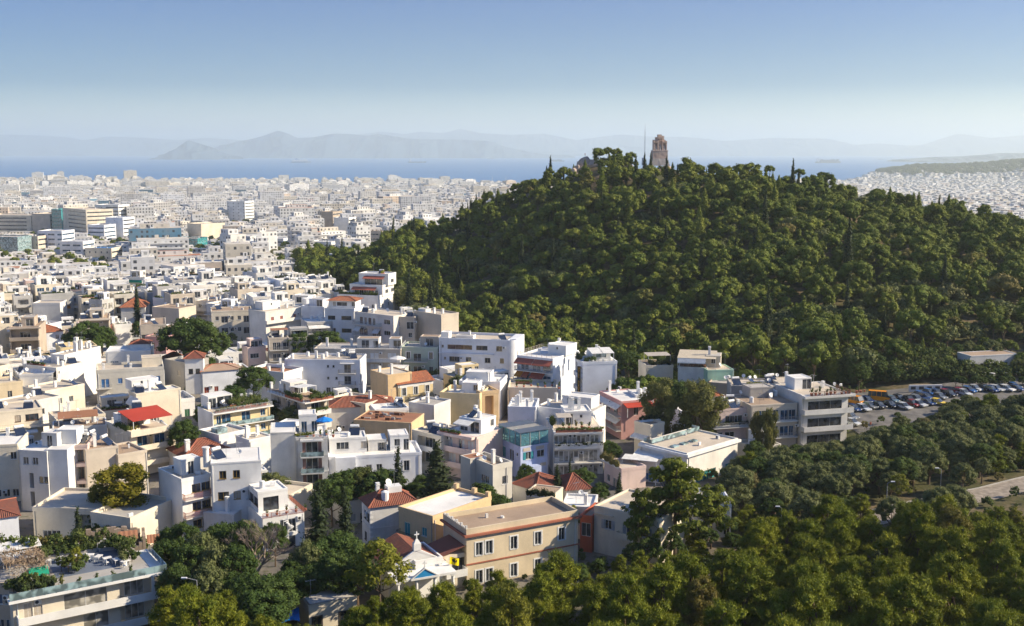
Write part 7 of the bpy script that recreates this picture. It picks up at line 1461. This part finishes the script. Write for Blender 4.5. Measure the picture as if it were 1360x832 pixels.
# ------------------------------------------------ trees of the town and the near slope
ZMAX = {}
def ptop(kind, i):
    k = (kind, i)
    if k not in ZMAX: m_ = PROTO[kind][i][0]; a = np.zeros(len(m_.vertices)*3, np.float32); m_.vertices.foreach_get('co', a); ZMAX[k] = float(a[2::3].max())
    return ZMAX[k]
def T(kind, px, top, d, name, label, cat='tree', group=None, wide=1., i=None, maxh=99, minh=1.5):
    i = rnd.randrange(len(PROTO[kind])) if i is None else i; x = (px-680)/FPX*d; z = g(x, d); h = min(max(PD(px, top, d).z-z, minh), maxh); sc = h/ptop(kind, i)
    return tree(kind, x, d, name, label, cat, group, sc*wide, i, z-.1, sc)
r_ = random.Random(61); pf = []
for k in range(20):
    a_, zz = k*2.4, 4.0+k*.34; L_ = r_.uniform(2.4, 5.2)*(1-.03*k)
    for j in range(9): t_ = .25+.09*j; s_ = r_.uniform(.4, .8); pf.append(((math.cos(a_+.1*j)*L_*t_+r_.uniform(-.5, .5), math.sin(a_+.1*j)*L_*t_+r_.uniform(-.5, .5), zz+t_*1.4+r_.uniform(-.5, .5)), (s_, s_, s_*.75)))
proto('plane_tree', 0, pf, 170, .18, 'plane_foliage', 10, .2, core=.25); PROTO['plane_tree'][0] = (PROTO['plane_tree'][0][0], trunk_mesh('trunk', 9.5, .2, pf, 3, 46))
pf = [((rnd.uniform(-.5, .5)*(1-k/14)*1.8, rnd.uniform(-.5, .5)*(1-k/14)*1.8, .8+k*.78), (1.7*(1-k/15)+.25, 1.7*(1-k/15)+.25, .7)) for k in range(14)]; proto('cedar', 0, pf, 130, .15, 'dark_foliage', 9, .2, spiky=2.4, core=.6)
for a in [('cypress',578,583,189,'cypress_tree','tall dark cypress standing before the pale cream cube house',2.3,0),('cedar',414,636,160,'conifer','tall dark conifer left of the white hipped house',1.0,0),('cedar',449,642,163,'conifer','second dark conifer nearest the white hipped house',.85,0),('cedar',524,590,193,'conifer','ragged brown green conifer before the lilac white house',.75,0),
          ('cypress',177,378,402,'cypress_tree','lone thin cypress in the middle of the town',1.0,1),('light_tree',496,712,146,'maple_tree','bright yellow green tree in front of the church',1.15,0),('yellow_gum',148,613,184,'yellow_tree','spreading yellow green tree behind the roof garden block',1.75,0),('yellow_gum',112,642,186,'yellow_tree','lower yellow tree left of the spreading one',1.2,0),
          ('gum',883,500,236,'gum_tree','tall drooping gum tree left of the park row',1.0,0),('gum',932,503,234,'gum_tree','tall drooping gum tree nearest the park row',1.05,1),('gum',1014,545,226,'gum_tree','small yellow green gum tree before the beige middle block',.6,0),('gum',1030,540,225,'gum_tree','small yellow gum tree right of its twin before the park row',.5,1),
          ('plane_tree',905,604,171,'plane_tree','large airy plane tree before the cream two storey house',1.15,0),('plane_tree',955,640,176,'plane_tree','lower plane tree at right of the large airy one',1.0,0),('plane_tree',858,645,168,'plane_tree','small leafy plane tree at left of the large airy one',.7,0),
          ('light_tree',1212,628,196,'small_tree','yellow green slender tree standing by the path',.9,1),('cypress',1302,700,150,'cypress_tree','dark narrow cypress among the lower right pines',1.2,2),('cedar',1186,728,148,'conifer','dark drooping conifer among the lower pines',1.1,0),
          ('broadleaf',105,426,325,'tree','bright green broad tree in the town left of the blue shuttered villa',1.2,0),('broadleaf',128,432,330,'tree','second green tree touching the bright green broad one',1.,1),('broadleaf',234,555,222,'tree','dark tree right of the red pergola block',.9,2),('cypress',81,670,163,'cypress_tree','small dark cypress at the edge of the roof garden block',1.2,0),
          ('cypress',742,615,200,'cypress_tree','short dark cypress before the potted terrace block',1.6,1),('broadleaf',775,620,203,'tree','dark bushy tree right of the short cypress',1.3,0),('cypress',827,627,196,'cypress_tree','small cone shaped cypress beside the stone terrace',1.4,1),('broadleaf',640,640,190,'tree','leafy tree at foot of the pale cream cube house',1.0,1),('olive',620,650,188,'olive_tree','grey green olive before the pale cream cube house',1,0),
          ('broadleaf',800,640,196,'tree','shrubby tree between cottages and stone terrace',1.0,2),('broadleaf',700,615,204,'tree','low tree at the corner of the blue restaurant',.9,0),('olive',410,480,300,'tree','dark tree by the white terraced houses',1,1),('broadleaf',243,420,310,'tree','dark leafy trees behind the pale cream apartments',1.3,2),('broadleaf',265,425,308,'tree','dark leafy tree right beside its neighbour in the middle town',1.1,0),
          ('broadleaf',330,485,276,'tree','green tree between old tiled house and the white blank block',1.2,1),('broadleaf',300,510,262,'tree','dark shrub tree behind the lush roof terrace',1.2,0),('broadleaf',395,440,330,'tree','leafy tree in the courtyard behind the big blank block',1.3,2),('broadleaf',430,438,330,'tree','bluish green tree by the broad dark windows block',1.4,1),
          ('broadleaf',420,580,215,'tree','greenery behind the stacked balcony block',1.,0),('olive',350,625,198,'olive_tree','olive in the courtyard under the stacked balcony block',1.2,2),('olive',365,630,196,'olive_tree','second olive in the courtyard under the stacked balcony block',1.1,1)]:
    kind, px, top, d, nm, l, wd, i = a; kind = {'olive': 'near_olive'}.get(kind, kind); T(kind, px, top, d, nm, l, 'tree', None, wd, i % len(PROTO[kind]), minh=3.2)
for k, (px, top, d) in enumerate([(205,700,163),(228,692,160),(252,702,155),(275,694,160),(300,690,158),(318,688,166),(352,692,168),(236,720,150),(270,718,150),(300,722,150),(200,715,156),(258,745,144),(215,748,146),(376,742,152),(395,716,154)]): T(('broadleaf', 'broadleaf', 'near_olive')[k % 3], px, top, d, 'broadleaf_tree', 'dark green tree in the leafy clump below the white houses', 'tree', 'leafy clump below the white houses', .8)
for k, (px, top, d) in enumerate([(318,762,143),(345,768,142),(366,758,147),(330,782,138),(292,760,145)]): T('broadleaf', px, top, d, 'broadleaf_tree', 'low dark green tree under the leafless tree', 'tree', 'low trees under the leafless tree', 1.3)
for k, (px, top, d) in enumerate([(1296,674,176),(1322,678,174),(1350,670,178),(1372,672,180),(1310,690,168)]): T('near_pine', px, top, d, 'pine_tree', 'bushy pine just below the open bit of path', 'tree', 'pines below the open bit of path', 1.2)
for k, (px, top, d) in enumerate([(432,633,187),(452,622,190),(472,619,192),(492,626,190),(510,622,195),(548,640,192),(560,630,194),(596,655,187),(610,650,188),(655,655,184),(668,662,182)]): T('broadleaf', px, top, d, 'garden_tree', 'fresh green garden tree before the lilac white house', 'tree', 'garden trees before the lilac white house', 1.2)
for k, (px, top, d) in enumerate([(424,712,156),(444,706,158),(456,720,155),(432,735,150),(465,740,150),(400,745,150)]): T('broadleaf', px, top, d, 'garden_tree', 'green tree below the pair of dark conifers', 'tree', 'trees below the pair of dark conifers', 1.2)
for k, (px, top, d) in enumerate([(925,690,176),(950,700,174),(975,684,179),(1000,676,183),(1015,690,178),(985,706,172),(940,715,168),(900,705,170),(870,712,166)]): T('broadleaf' if k % 3 else 'near_pine', px, top, d, 'broadleaf_tree', 'green tree between the cream two storey house and the park', 'tree', 'trees between the cream house and the park', 1.1)
for k, (px, top, d) in enumerate([(800,742,163),(830,735,163),(850,720,166),(785,760,158),(768,745,157)]): T('near_pine' if k % 2 else 'broadleaf', px, top, d, 'garden_tree', 'leafy tree below the windows of the cream two storey house', 'tree', 'trees below the cream two storey house', 1.1)
for x2, y2, h in GT[:110]:
    kind = rnd.choice(['broadleaf', 'broadleaf', 'near_olive', 'cypress']); i = rnd.randrange(3); sc = h/ptop(kind, i)
    tree(kind, x2, y2, {'broadleaf': 'garden_tree', 'near_olive': 'olive_tree', 'cypress': 'cypress_tree'}[kind], {'broadleaf': 'green tree squeezed between town houses', 'near_olive': 'olive tree in a yard between town houses', 'cypress': 'small cypress in a yard between town houses'}[kind], 'tree', {'broadleaf': 'garden trees between town houses', 'near_olive': 'olives between town houses', 'cypress': 'cypresses between town houses'}[kind], sc, i, g(x2, y2), sc)
for k, (px, top, d) in enumerate([(872,497,263),(893,503,259),(912,505,257),(846,503,262),(858,499,265),(830,500,264),(925,508,258)]): T('broadleaf' if k % 3 else 'hill_pine', px, top, d, 'terrace_tree', 'green tree hiding the foot of the roof restaurant row', 'tree', 'trees under the roof restaurants', 1.1, minh=4)
# near pines
curve = lambda px: np.interp(px, [0, 175, 222, 300, 340, 430, 470, 540, 590, 640, 700, 760, 800, 850, 900, 960, 1030, 1070, 1103, 1136, 1180, 1257, 1325, 1400, 1500], [860, 850, 757, 772, 800, 830, 800, 772, 764, 762, 742, 722, 742, 728, 700, 712, 668, 685, 642, 692, 668, 654, 682, 692, 690])
npn = 0; rr = random.Random(5)
for gy in np.arange(112, 186, 6.2):
    for gx in np.arange(-75, 110, 6.2):
        x, y = gx+rr.uniform(-2, 2), gy+rr.uniform(-2, 2); px, py = proj(x, y, 0); 
        if px < -20 or px > 1480: continue
        cv = float(curve(px))+rr.choice((0, 4, 10, 20, 34) if y < 160 else (0, 3, 6, 14)); h = PD(px, cv, y).z
        if px < 470 and y > 138 or px < 600 and y > 148 or px < 800 and y > 155 or px < 960 and y > 162 or px > 1120 and y > 178 or px < 1120 and y > 180: continue
        if any(inside(s, x, y, 1.5) for s, n in HEROES) or abs(px-1140) < 22 and y > 165: continue
        if h < 4.5: continue
        h = min(h, rr.uniform(9, 14) if y < 160 else 15.5); i = rr.randrange(4); sc = h/ptop('near_pine', i)
        if h < PD(px, cv, y).z-6 and rr.random() < .3: continue
        tree('near_pine', x, y, 'pine_tree', 'bushy pine with sunlit yellow green tips on the near slope', 'tree', 'pines of the near slope', sc*rr.uniform(.85, 1.05), i, g(x, y)-.1, sc); npn += 1
for px in range(1128, 1450, 9):
    tv = 1272 < px < 1362
    T(rr.choice(['broadleaf', 'hill_pine', 'near_olive']), px+rr.uniform(-4, 4), 478+rr.uniform(-12, 10) if not tv else 455+rr.uniform(-8, 6), rr.uniform(292, 300) if not tv else rr.uniform(304, 312), 'park_tree', 'shaded tree at the foot of the hill above the car park', 'tree', 'trees above the car park', rr.uniform(.9, 1.3), minh=5) if not 1200 < px < 1262 else None
    if tv or px > 1362: T('broadleaf', px, rr.uniform(497, 505), rr.uniform(281, 284), 'park_tree', 'low dark tree between tavern and car park', 'tree', 'trees between tavern and car park', 1.2, minh=2.5)
for k, (px, top, d) in enumerate([(1148,470,289),(1175,478,290),(1196,486,288),(1215,492,300),(1240,488,302),(1262,480,300),(1150,480,283),(1272,490,290)]): T('broadleaf', px, top, d, 'park_tree', 'dark rounded tree close behind the parked cars', 'tree', 'trees close behind the parked cars', 1.1, minh=4)
# olive grove and scrub
oc = lambda px: np.interp(px, [940, 985, 1010, 1060, 1120, 1165, 1200, 1245, 1262, 1300, 1400, 1500], [640, 598, 592, 585, 580, 562, 548, 548, 524, 520, 516, 512])
road = [P(1560, 606, 0), P(1420, 630, 0), P(1360, 643, 0), P(1310, 656, 0), P(1250, 668, 0), P(1190, 680, 0), P(1140, 694, 0), P(1085, 700, 0)]
def road_d(x, y):
    b_ = 99
    for p, q_ in zip(road, road[1:]):
        d = (q_-p).xy; t = max(0, min(1, (Vector((x, y))-p.xy).dot(d)/d.length_squared)); b_ = min(b_, (p.xy+d*t-Vector((x, y))).length)
    return b_
no = 0
for gy in np.arange(183, 276, 4.6):
    for gx in np.arange(36, 150, 4.6):
        x, y = gx+rr.uniform(-1.8, 1.8), gy+rr.uniform(-1.8, 1.8); px, py = proj(x, y, g(x, y))
        if px > 1500 or px < 960+max(0, (y-190))*.9 or road_d(x, y) < 4.4: continue
        if px < 1245 and py < float(oc(px))+14 or px >= 1245 and y > 262: continue
        if px > 1272 and 636 < py < 725: continue
        if any(inside(s, x, y, 2) for s, n in HEROES): continue
        h = min(PD(px, float(oc(px))+rr.uniform(0, 6), y).z-g(x, y), rr.uniform(5.2, 8.6))
        if h < 2.6: continue
        kind = rr.choices(['near_olive', 'broadleaf', 'near_pine'], [.74, .2, .06])[0]; i = rr.randrange(3); sc = h/ptop(kind, i)
        tree(kind, x, y, 'olive_tree' if kind == 'near_olive' else 'park_tree', {'near_olive': 'dense grey green olive in the park beyond the path', 'broadleaf': 'darker green rounded tree among the park olives', 'near_pine': 'young pine among the park olives'}[kind], 'tree', {'near_olive': 'olives of the park', 'broadleaf': 'rounded trees of the park', 'near_pine': 'young pines of the park'}[kind], sc*1.15, i, g(x, y)-.2, sc); no += 1
print('near pines', npn, 'park', no)
T('near_olive', 1298, 612, 205, 'olive_tree', 'brownish rounded tree standing alone right beside the path', 'tree', None, 1.0, 0); T('near_olive', 1324, 606, 212, 'olive_tree', 'reddish brown rounded tree beyond the lone path tree', 'tree', None, .9, 1)
# bare tree
o = empty('bare_tree', (*P(338, 790, 1).xy, 0), .4, 'leafless grey brown tree in the dark clump', 'tree'); mb = MB(); tw = MB(); rr = random.Random(8); mat('dead_wood', (.33,.26,.20), .95, .3, False)
def branch(p, d, L, r, k):
    q_ = p+d*L; (mb if k < 3 else tw).cyl(p, q_, r, r*.62, 5 if k < 3 else 3, cap=False)
    if k >= 6: return
    for _ in range(3 if k < 5 else 4):
        nd = (d+Vector((rr.uniform(-.75, .75), rr.uniform(-.75, .75), rr.uniform(-.2, .5)))).normalized(); branch(p+d*L*rr.uniform(.6, 1), nd, L*rr.uniform(.62, .82), r*.6, k+1)
branch(Vector((0, 0, 0)), Vector((0, 0, 1)), 4.0, .34, 0); mb.build('trunk', ['dead_wood'], o); tw.build('twigs', ['dead_wood'], o); o.scale = (1.15, 1.15, 1.1)
T('lime_bush' if False else 'bush', 1136, 655, 192, 'oleander_bush', 'white flowering bush beside the path', 'bush', None, 1.3, 0, minh=3)
T('bush', 1322, 500, 283, 'shrub', 'pale silvery shrub below the tavern', 'bush', None, 1.2, 1, minh=3)
# undergrowth
ug = {}
for _ in range(420): y = rnd.uniform(289, 306 if _ % 3 else 292); px = rnd.uniform(1125, 1450 if _ % 3 == 0 else 1275); x = (px-680)/FPX*y; ug.setdefault(('bush', _ % 2), []).append((x, y, g(x, y)-.2, rnd.uniform(0, 6), rnd.uniform(1.6, 3.2)))
rr = random.Random(77)
for _ in range(2600):
    y = rr.uniform(112, 300); px = rr.uniform(-20, 1480); x = (px-680)/FPX*y
    if any(inside(s, x, y, .5) for s, n in HEROES): continue
    if px > 930 and y < 258 and road_d(x, y) > 4 or y < 175 and px > 180 or (y < 310 and float(hillz(x, y)) > .5 and not (1120 < px and 254 < y < 292)): ug.setdefault((('bush'), rr.randrange(2)), []).append((x, y, g(x, y)-.1, rr.uniform(0, 6), rr.uniform(.5, 1.5)))
scatter('undergrowth', ug)

# ------------------------------------------------ path, car park, cars
m, t, b_ = nodes('path_paving', .9, .2); pos = N(t, 'ShaderNodeNewGeometry').outputs['Position']; t.links.new(mixc(t, ramp(t, noise(t, .8, pos, 5), .35, .7), (.20,.17,.14), (.36,.31,.26)), b_.inputs['Base Color']); MATS['path_paving'] = m
m, t, b_ = nodes('asphalt', .9, .3); pos = N(t, 'ShaderNodeNewGeometry').outputs['Position']; t.links.new(mixc(t, ramp(t, noise(t, .5, pos, 5), .35, .7), (.10,.095,.09), (.19,.175,.16)), b_.inputs['Base Color']); MATS['asphalt'] = m
def drape(name, pts, w, m_, lift=.06):
    fine_ = []
    for p, q_ in zip(pts, pts[1:]):
        n = max(1, int((q_-p).length/3)); fine_ += [p.lerp(q_, k/n) for k in range(n)]
    fine_.append(pts[-1]); mb = MB(); prev = None
    for k, p in enumerate(fine_):
        d = (fine_[min(k+1, len(fine_)-1)]-fine_[max(k-1, 0)]).xy.normalized(); n = Vector((-d.y, d.x)); cur = []
        for j in range(-3, 4): q_ = p.xy+n*w*j/6; cur.append((q_.x, q_.y, g(q_.x, q_.y)+lift+(.0)))
        if prev:
            for j in range(6): mb.quad(prev[j], cur[j], cur[j+1], prev[j+1])
        prev = cur
    return tag(mb.build(name, [m_]), kind='structure')
drape('path', road, 6.5, 'path_paving')
drape('road', [Vector((75, 262, 0)), Vector((95, 265, 0)), Vector((125, 272, 0)), Vector((165, 284, 0))], 34, 'asphalt', .25)
def kerb(pts, w=.3, h=.14):
    mb = MB()
    for p, q_ in zip(pts, pts[1:]):
        n = max(1, int((q_-p).length/2.5))
        for k in range(n):
            a, c_ = p.lerp(q_, k/n), p.lerp(q_, (k+1)/n-.004); za, zc = g(a.x, a.y)+.05, g(c_.x, c_.y)+.05; d = (c_-a).xy.normalized()*w; nn = Vector((-d.y, d.x, 0))
            A, B_, C_, D_ = Vector((a.x, a.y, za)), Vector((c_.x, c_.y, zc)), Vector((c_.x, c_.y, zc))+nn, Vector((a.x, a.y, za))+nn; u = Vector((0, 0, h)); mb.quad(A+u, B_+u, C_+u, D_+u); mb.quad(A, B_, B_+u, A+u); mb.quad(C_, D_, D_+u, C_+u)
    return tag(mb.build('kerb', ['grey_concrete']), kind='structure')
off = [Vector((p.x-.3, p.y+3.4, 0)) for p in road]; kerb(off)
# cars
for k, c in dict(silver=(.50,.52,.54), black=(.02,.02,.025), navy=(.02,.05,.16), white=(.75,.75,.74), grey=(.18,.19,.20), blue=(.04,.13,.35), red=(.25,.02,.03), yellow=(.80,.55,.02), orange=(.80,.30,.01), teal=(.10,.16,.20)).items(): plain('car_'+k, c, .25, .6)
def loft(secs, ws, m, close=True):
    """cross-car sections: secs = list of (x, z) outline points along the side, ws = half width at each"""
def car_body(L, W_, H_, van=False):
    b_ = MB(); hw = W_/2; hb = .52*H_ if not van else .5*H_
    prof = [(-L/2, .30), (-L/2, hb*.92), (-L*.44, hb), (-L*.20, hb*1.06), (L*.24, hb*1.0), (L*.46, hb*.82), (L/2, hb*.66), (L/2, .30)]
    n = len(prof)
    for i in range(n-1):
        (x0, z0), (x1, z1) = prof[i], prof[i+1]; b_.quad((x0, -hw, z0), (x1, -hw, z1), (x1, hw, z1), (x0, hw, z0))
    for s_ in (-1, 1):
        for i in range(1, n-2): (x0, z0), (x1, z1) = prof[i], prof[i+1]; q_ = [(x0, s_*hw, .28), (x1, s_*hw, .28), (x1, s_*hw, z1), (x0, s_*hw, z0)]; b_.quad(*(q_ if s_ < 0 else q_[::-1]))
    b_.quad((-L/2, hw, .28), (L/2, hw, .28), (L/2, -hw, .28), (-L/2, -hw, .28))
    cab = [(-L*.46 if van else -L*.40, hb), (-L*.44 if van else -L*.28, H_), (L*.30 if van else L*.06, H_), (L*.42 if van else L*.24, hb)]
    k = .80; top = hw*.82
    b_.quad((cab[1][0], -top, H_), (cab[2][0], -top, H_), (cab[2][0], top, H_), (cab[1][0], top, H_))
    gl = MB()
    gl.quad((cab[2][0], -top, H_-.03), (cab[3][0], -hw*.94, hb), (cab[3][0], hw*.94, hb), (cab[2][0], top, H_-.03)); gl.quad((cab[0][0], -hw*.94, hb), (cab[1][0], -top, H_-.03), (cab[1][0], top, H_-.03), (cab[0][0], hw*.94, hb))
    for s_ in (-1, 1): q_ = [(cab[0][0], s_*hw*.94, hb), (cab[3][0], s_*hw*.94, hb), (cab[2][0], s_*top, H_-.02), (cab[1][0], s_*top, H_-.02)]; gl.quad(*(q_ if s_ < 0 else q_[::-1]))
    for x in (-L*.1, L*.02) if not van else (-L*.3, -L*.1, L*.1): 
        for s_ in (-1, 1): b_.quad((x-.04, s_*(hw*.945), hb), (x+.04, s_*(hw*.945), hb), (x+.04, s_*(top+.006), H_-.02), (x-.04, s_*(top+.006), H_-.02))
    return b_, gl
CARM = {}
def car(px, py, col, rz, label, kind='sedan', name='parked_car', cat='car', group=None):
    L, W_, H_ = dict(sedan=(4.3, 1.75, 1.42), hatch=(3.8, 1.7, 1.5), van=(5.6, 2.1, 2.5), taxi_van=(4.8, 1.95, 2.0))[kind]
    if kind not in CARM:
        b_, gl = car_body(L, W_, H_, 'van' in kind); CARM[kind] = (b_, gl.mesh('windows', ['window_glass']), MB().cyl((0, -.1, 0), (0, .1, 0), .32, None, 14).mesh('wheel', ['rubber']), MB().cyl((0, -.11, 0), (0, .11, 0), .18, None, 10).mesh('rim', ['steel']), MB().box(0, -.18, -.08, .04, .18, .08).mesh('headlight', ['white_paint']))
    b_, gm, wm, rm, hm_ = CARM[kind]; z = 4.4; p = P(px, py, z)
    for _ in range(4): p = P(px, py, g(p.x, p.y)+.28)
    o = empty(name, p, rz, label, cat, group); ob('body', cmesh((kind, col), lambda: b_.mesh('body', ['car_'+col])), o); ob('windows', gm, o)
    for x in (-L*.31, L*.31):
        for y in (-W_/2+.08, W_/2-.08): w_ = ob('wheel', wm, o, (x, y, .32)); ob('rim', rm, w_)
    for y in (-W_*.36, W_*.36): ob('headlight', hm_, o, (L/2-.01, y, .60*H_*.55+.1))
    return o
f7 = lambda x, y: q('T7', x, y); A_ = -1.05
ORD = ['first', 'second', 'third', 'fourth', 'fifth', 'sixth', 'seventh', 'eighth', 'ninth', 'tenth', 'eleventh', 'twelfth', 'thirteenth', 'fourteenth', 'fifteenth', 'sixteenth']
for k, (x, y, col) in enumerate([(62,395,'navy'),(118,392,'silver'),(160,378,'grey'),(218,378,'black'),(285,372,'black'),(370,382,'silver'),(425,366,'red'),(462,366,'silver'),(515,356,'navy')]):
    car(*f7(x, y), col, A_, f'{col} car, {ORD[k]} from the left in the front row of the car park', 'sedan' if k % 3 else 'hatch')
car(*f7(578, 356), 'yellow', A_+.25, 'yellow taxi at the right end of the front row', 'sedan', 'taxi', 'taxi')
for k, (x, y, col) in enumerate([(100,345,'black'),(145,342,'navy'),(297,342,'teal'),(340,332,'black'),(400,340,'black'),(445,332,'grey'),(470,312,'blue'),(505,322,'navy'),(525,298,'blue'),(572,298,'navy'),(590,322,'grey'),(628,298,'red'),(650,306,'black'),(715,290,'red'),(740,300,'silver')]):
    car(*f7(x, y), col, A_, f'{col} car, {ORD[k]} from the left in the shaded back rows of the car park', 'sedan' if k % 2 else 'hatch')
for k, (x, y, col) in enumerate([(765,280,'blue'),(805,272,'silver'),(860,268,'black'),(905,278,'navy'),(935,272,'silver'),(965,262,'black'),(1000,272,'white'),(1045,258,'blue'),(1060,270,'navy')]):
    car(*f7(x, y), col, A_+.1, f'{col} car, {ORD[k]} from the left in the row beyond the park trees', 'hatch' if k % 2 else 'sedan')
car(*f7(218, 335), 'orange', -.35, 'orange minibus with a line of windows in the shaded back row', 'van', 'minibus', 'minibus')
car(*f7(68, 352), 'orange', -.9, 'amber van just right of the glazed balcony block', 'taxi_van', 'parked_van', 'van')
car(*f7(55, 482), 'silver', -.9, 'silver car standing alone at the edge of the car park', 'hatch'); car(*f7(45, 446), 'grey', -.9, 'grey car behind the lone silver one', 'hatch')
# people
def person(px, py, z, shirt, trousers, label, rz=0., stride=.18):
    p = P(px, py, z)
    for _ in range(4): p = P(px, py, (g(p.x, p.y) if z < 30 else z)+.1)
    o = empty('person', p, rz, label, 'person'); V = [(0,0,.95,.15),(0,0,1.15,.15),(0,0,1.38,.17),(0,0,1.50,.06),(0,0,1.58,.08),(0,.01,1.68,.10),(.18,0,1.42,.06),(.24,.03,1.15,.045),(.25,-.08,.92,.035),(.26,-.1,.84,.03),(-.18,0,1.42,.06),(-.24,.02,1.15,.045),(-.25,-.04,.92,.035),(-.26,-.05,.84,.03),(.09,0,.88,.10),(.10,-stride*.5,.48,.065),(.10,-stride,.08,.045),(.10,-stride-.14,.04,.04),(-.09,0,.88,.10),(-.10,stride*.4,.48,.065),(-.10,stride,.08,.045),(-.10,stride-.14,.04,.04)]
    E = [(0,1),(1,2),(2,3),(3,4),(4,5),(2,6),(6,7),(7,8),(8,9),(2,10),(10,11),(11,12),(12,13),(0,14),(14,15),(15,16),(16,17),(0,18),(18,19),(19,20),(20,21)]
    me = bpy.data.meshes.new('body'); me.from_pydata([v[:3] for v in V], E, []); s_ = ob('body', me); s_.modifiers.new('skin', 'SKIN'); 
    for i, v in enumerate(V): me.skin_vertices[0].data[i].radius = (v[3], v[3]*.8)
    me.skin_vertices[0].data[0].use_root = True; s_.modifiers.new('sub', 'SUBSURF').levels = 1; bpy.context.view_layer.update(); m2 = bpy.data.meshes.new_from_object(s_.evaluated_get(bpy.context.evaluated_depsgraph_get())); bpy.data.objects.remove(s_)
    for nm in ('skin_tone', shirt, trousers): m2.materials.append(MATS[nm])
    for f_ in m2.polygons: zc = f_.center.z; xc = abs(f_.center.x); f_.material_index = 2 if zc < .93 and xc < .2 else (1 if .93 <= zc < 1.48 and not (xc > .2 and zc < 1.2) else 0)
    ob('body', m2, o); h_ = MB(); h_.cyl((0, .03, 1.70), (0, .03, 1.79), .105, .06, 8); h_.build('hair', ['dark_frame'], o)
plain('skin_tone', (.45,.28,.20), .6)
person(*f7(137, 512), 4.3, 'awning_orange', 'dark_metal', 'walker in an orange top crossing the car park', .4); person(*f7(166, 506), 4.3, 'awning_red', 'shutter_grey', 'walker in a reddish top following the orange one', .2)
person(1155, 690, 0, 'white_paint', 'white_paint', 'person in white clothes on the path between the trees', 1.2); person(1241, 666, 0, 'white_paint', 'shutter_grey', 'person in a white top on the path beyond the yellow green tree', .6)
person(777, 208, PD(777, 209, 541).z, 'awning_red', 'dark_metal', 'tiny person standing on the crag of the hill', 0)
# lamps
def lamp(px, top, d, label, arm=1.2, side=-1):
    x = (px-680)/FPX*d; z = g(x, d); h = max(4, PD(px, top, d).z-z); o = empty('street_lamp', (x, d, z), 0, label, 'street lamp'); mb = MB(); mb.cyl((0, 0, 0), (0, 0, h-.3), .09, .06, 7); mb.build('pole', ['grey_paint'], o)
    mb = MB(); mb.cyl((0, 0, h-.3), (side*arm, 0, h), .04, None, 5); mb.build('arm', ['grey_paint'], o); mb = MB(); mb.box(min(side*arm, side*(arm+.7)), -.14, h-.06, max(side*arm, side*(arm+.7)), .14, h+.08); mb.build('lamp_head', ['white_paint'], o)
lamp(242, 768, 134, 'grey street lamp with its head turned left among the bottom left trees'); lamp(1268, 622, 206, 'slim street lamp beside the path at the park', .5); lamp(1051, 673, 178, 'short lamp post by the path between the pines', .3); lamp(1195, 640, 192, 'lamp post behind the yellow green slender tree', .6, 1); lamp(1162, 664, 190, 'lamp post by the white flowering bush', .4)
# power line over the middle houses
o = empty('power_line', P(581, 520, 9), 0, 'thin cable slung across the long white modern block', 'cable'); mb = MB(); A0 = P(581, 488, 9); B0 = P(700, 505, 9); pr = None
for k in range(17): p = A0.lerp(B0, k/16)-P(581, 520, 9); p.z += 1.0-2.2*(1-(k/8-1)**2); (mb.cyl(pr, p, .03, None, 3) if pr is not None else 0); pr = p
mb.build('wire', ['dark_metal'], o)
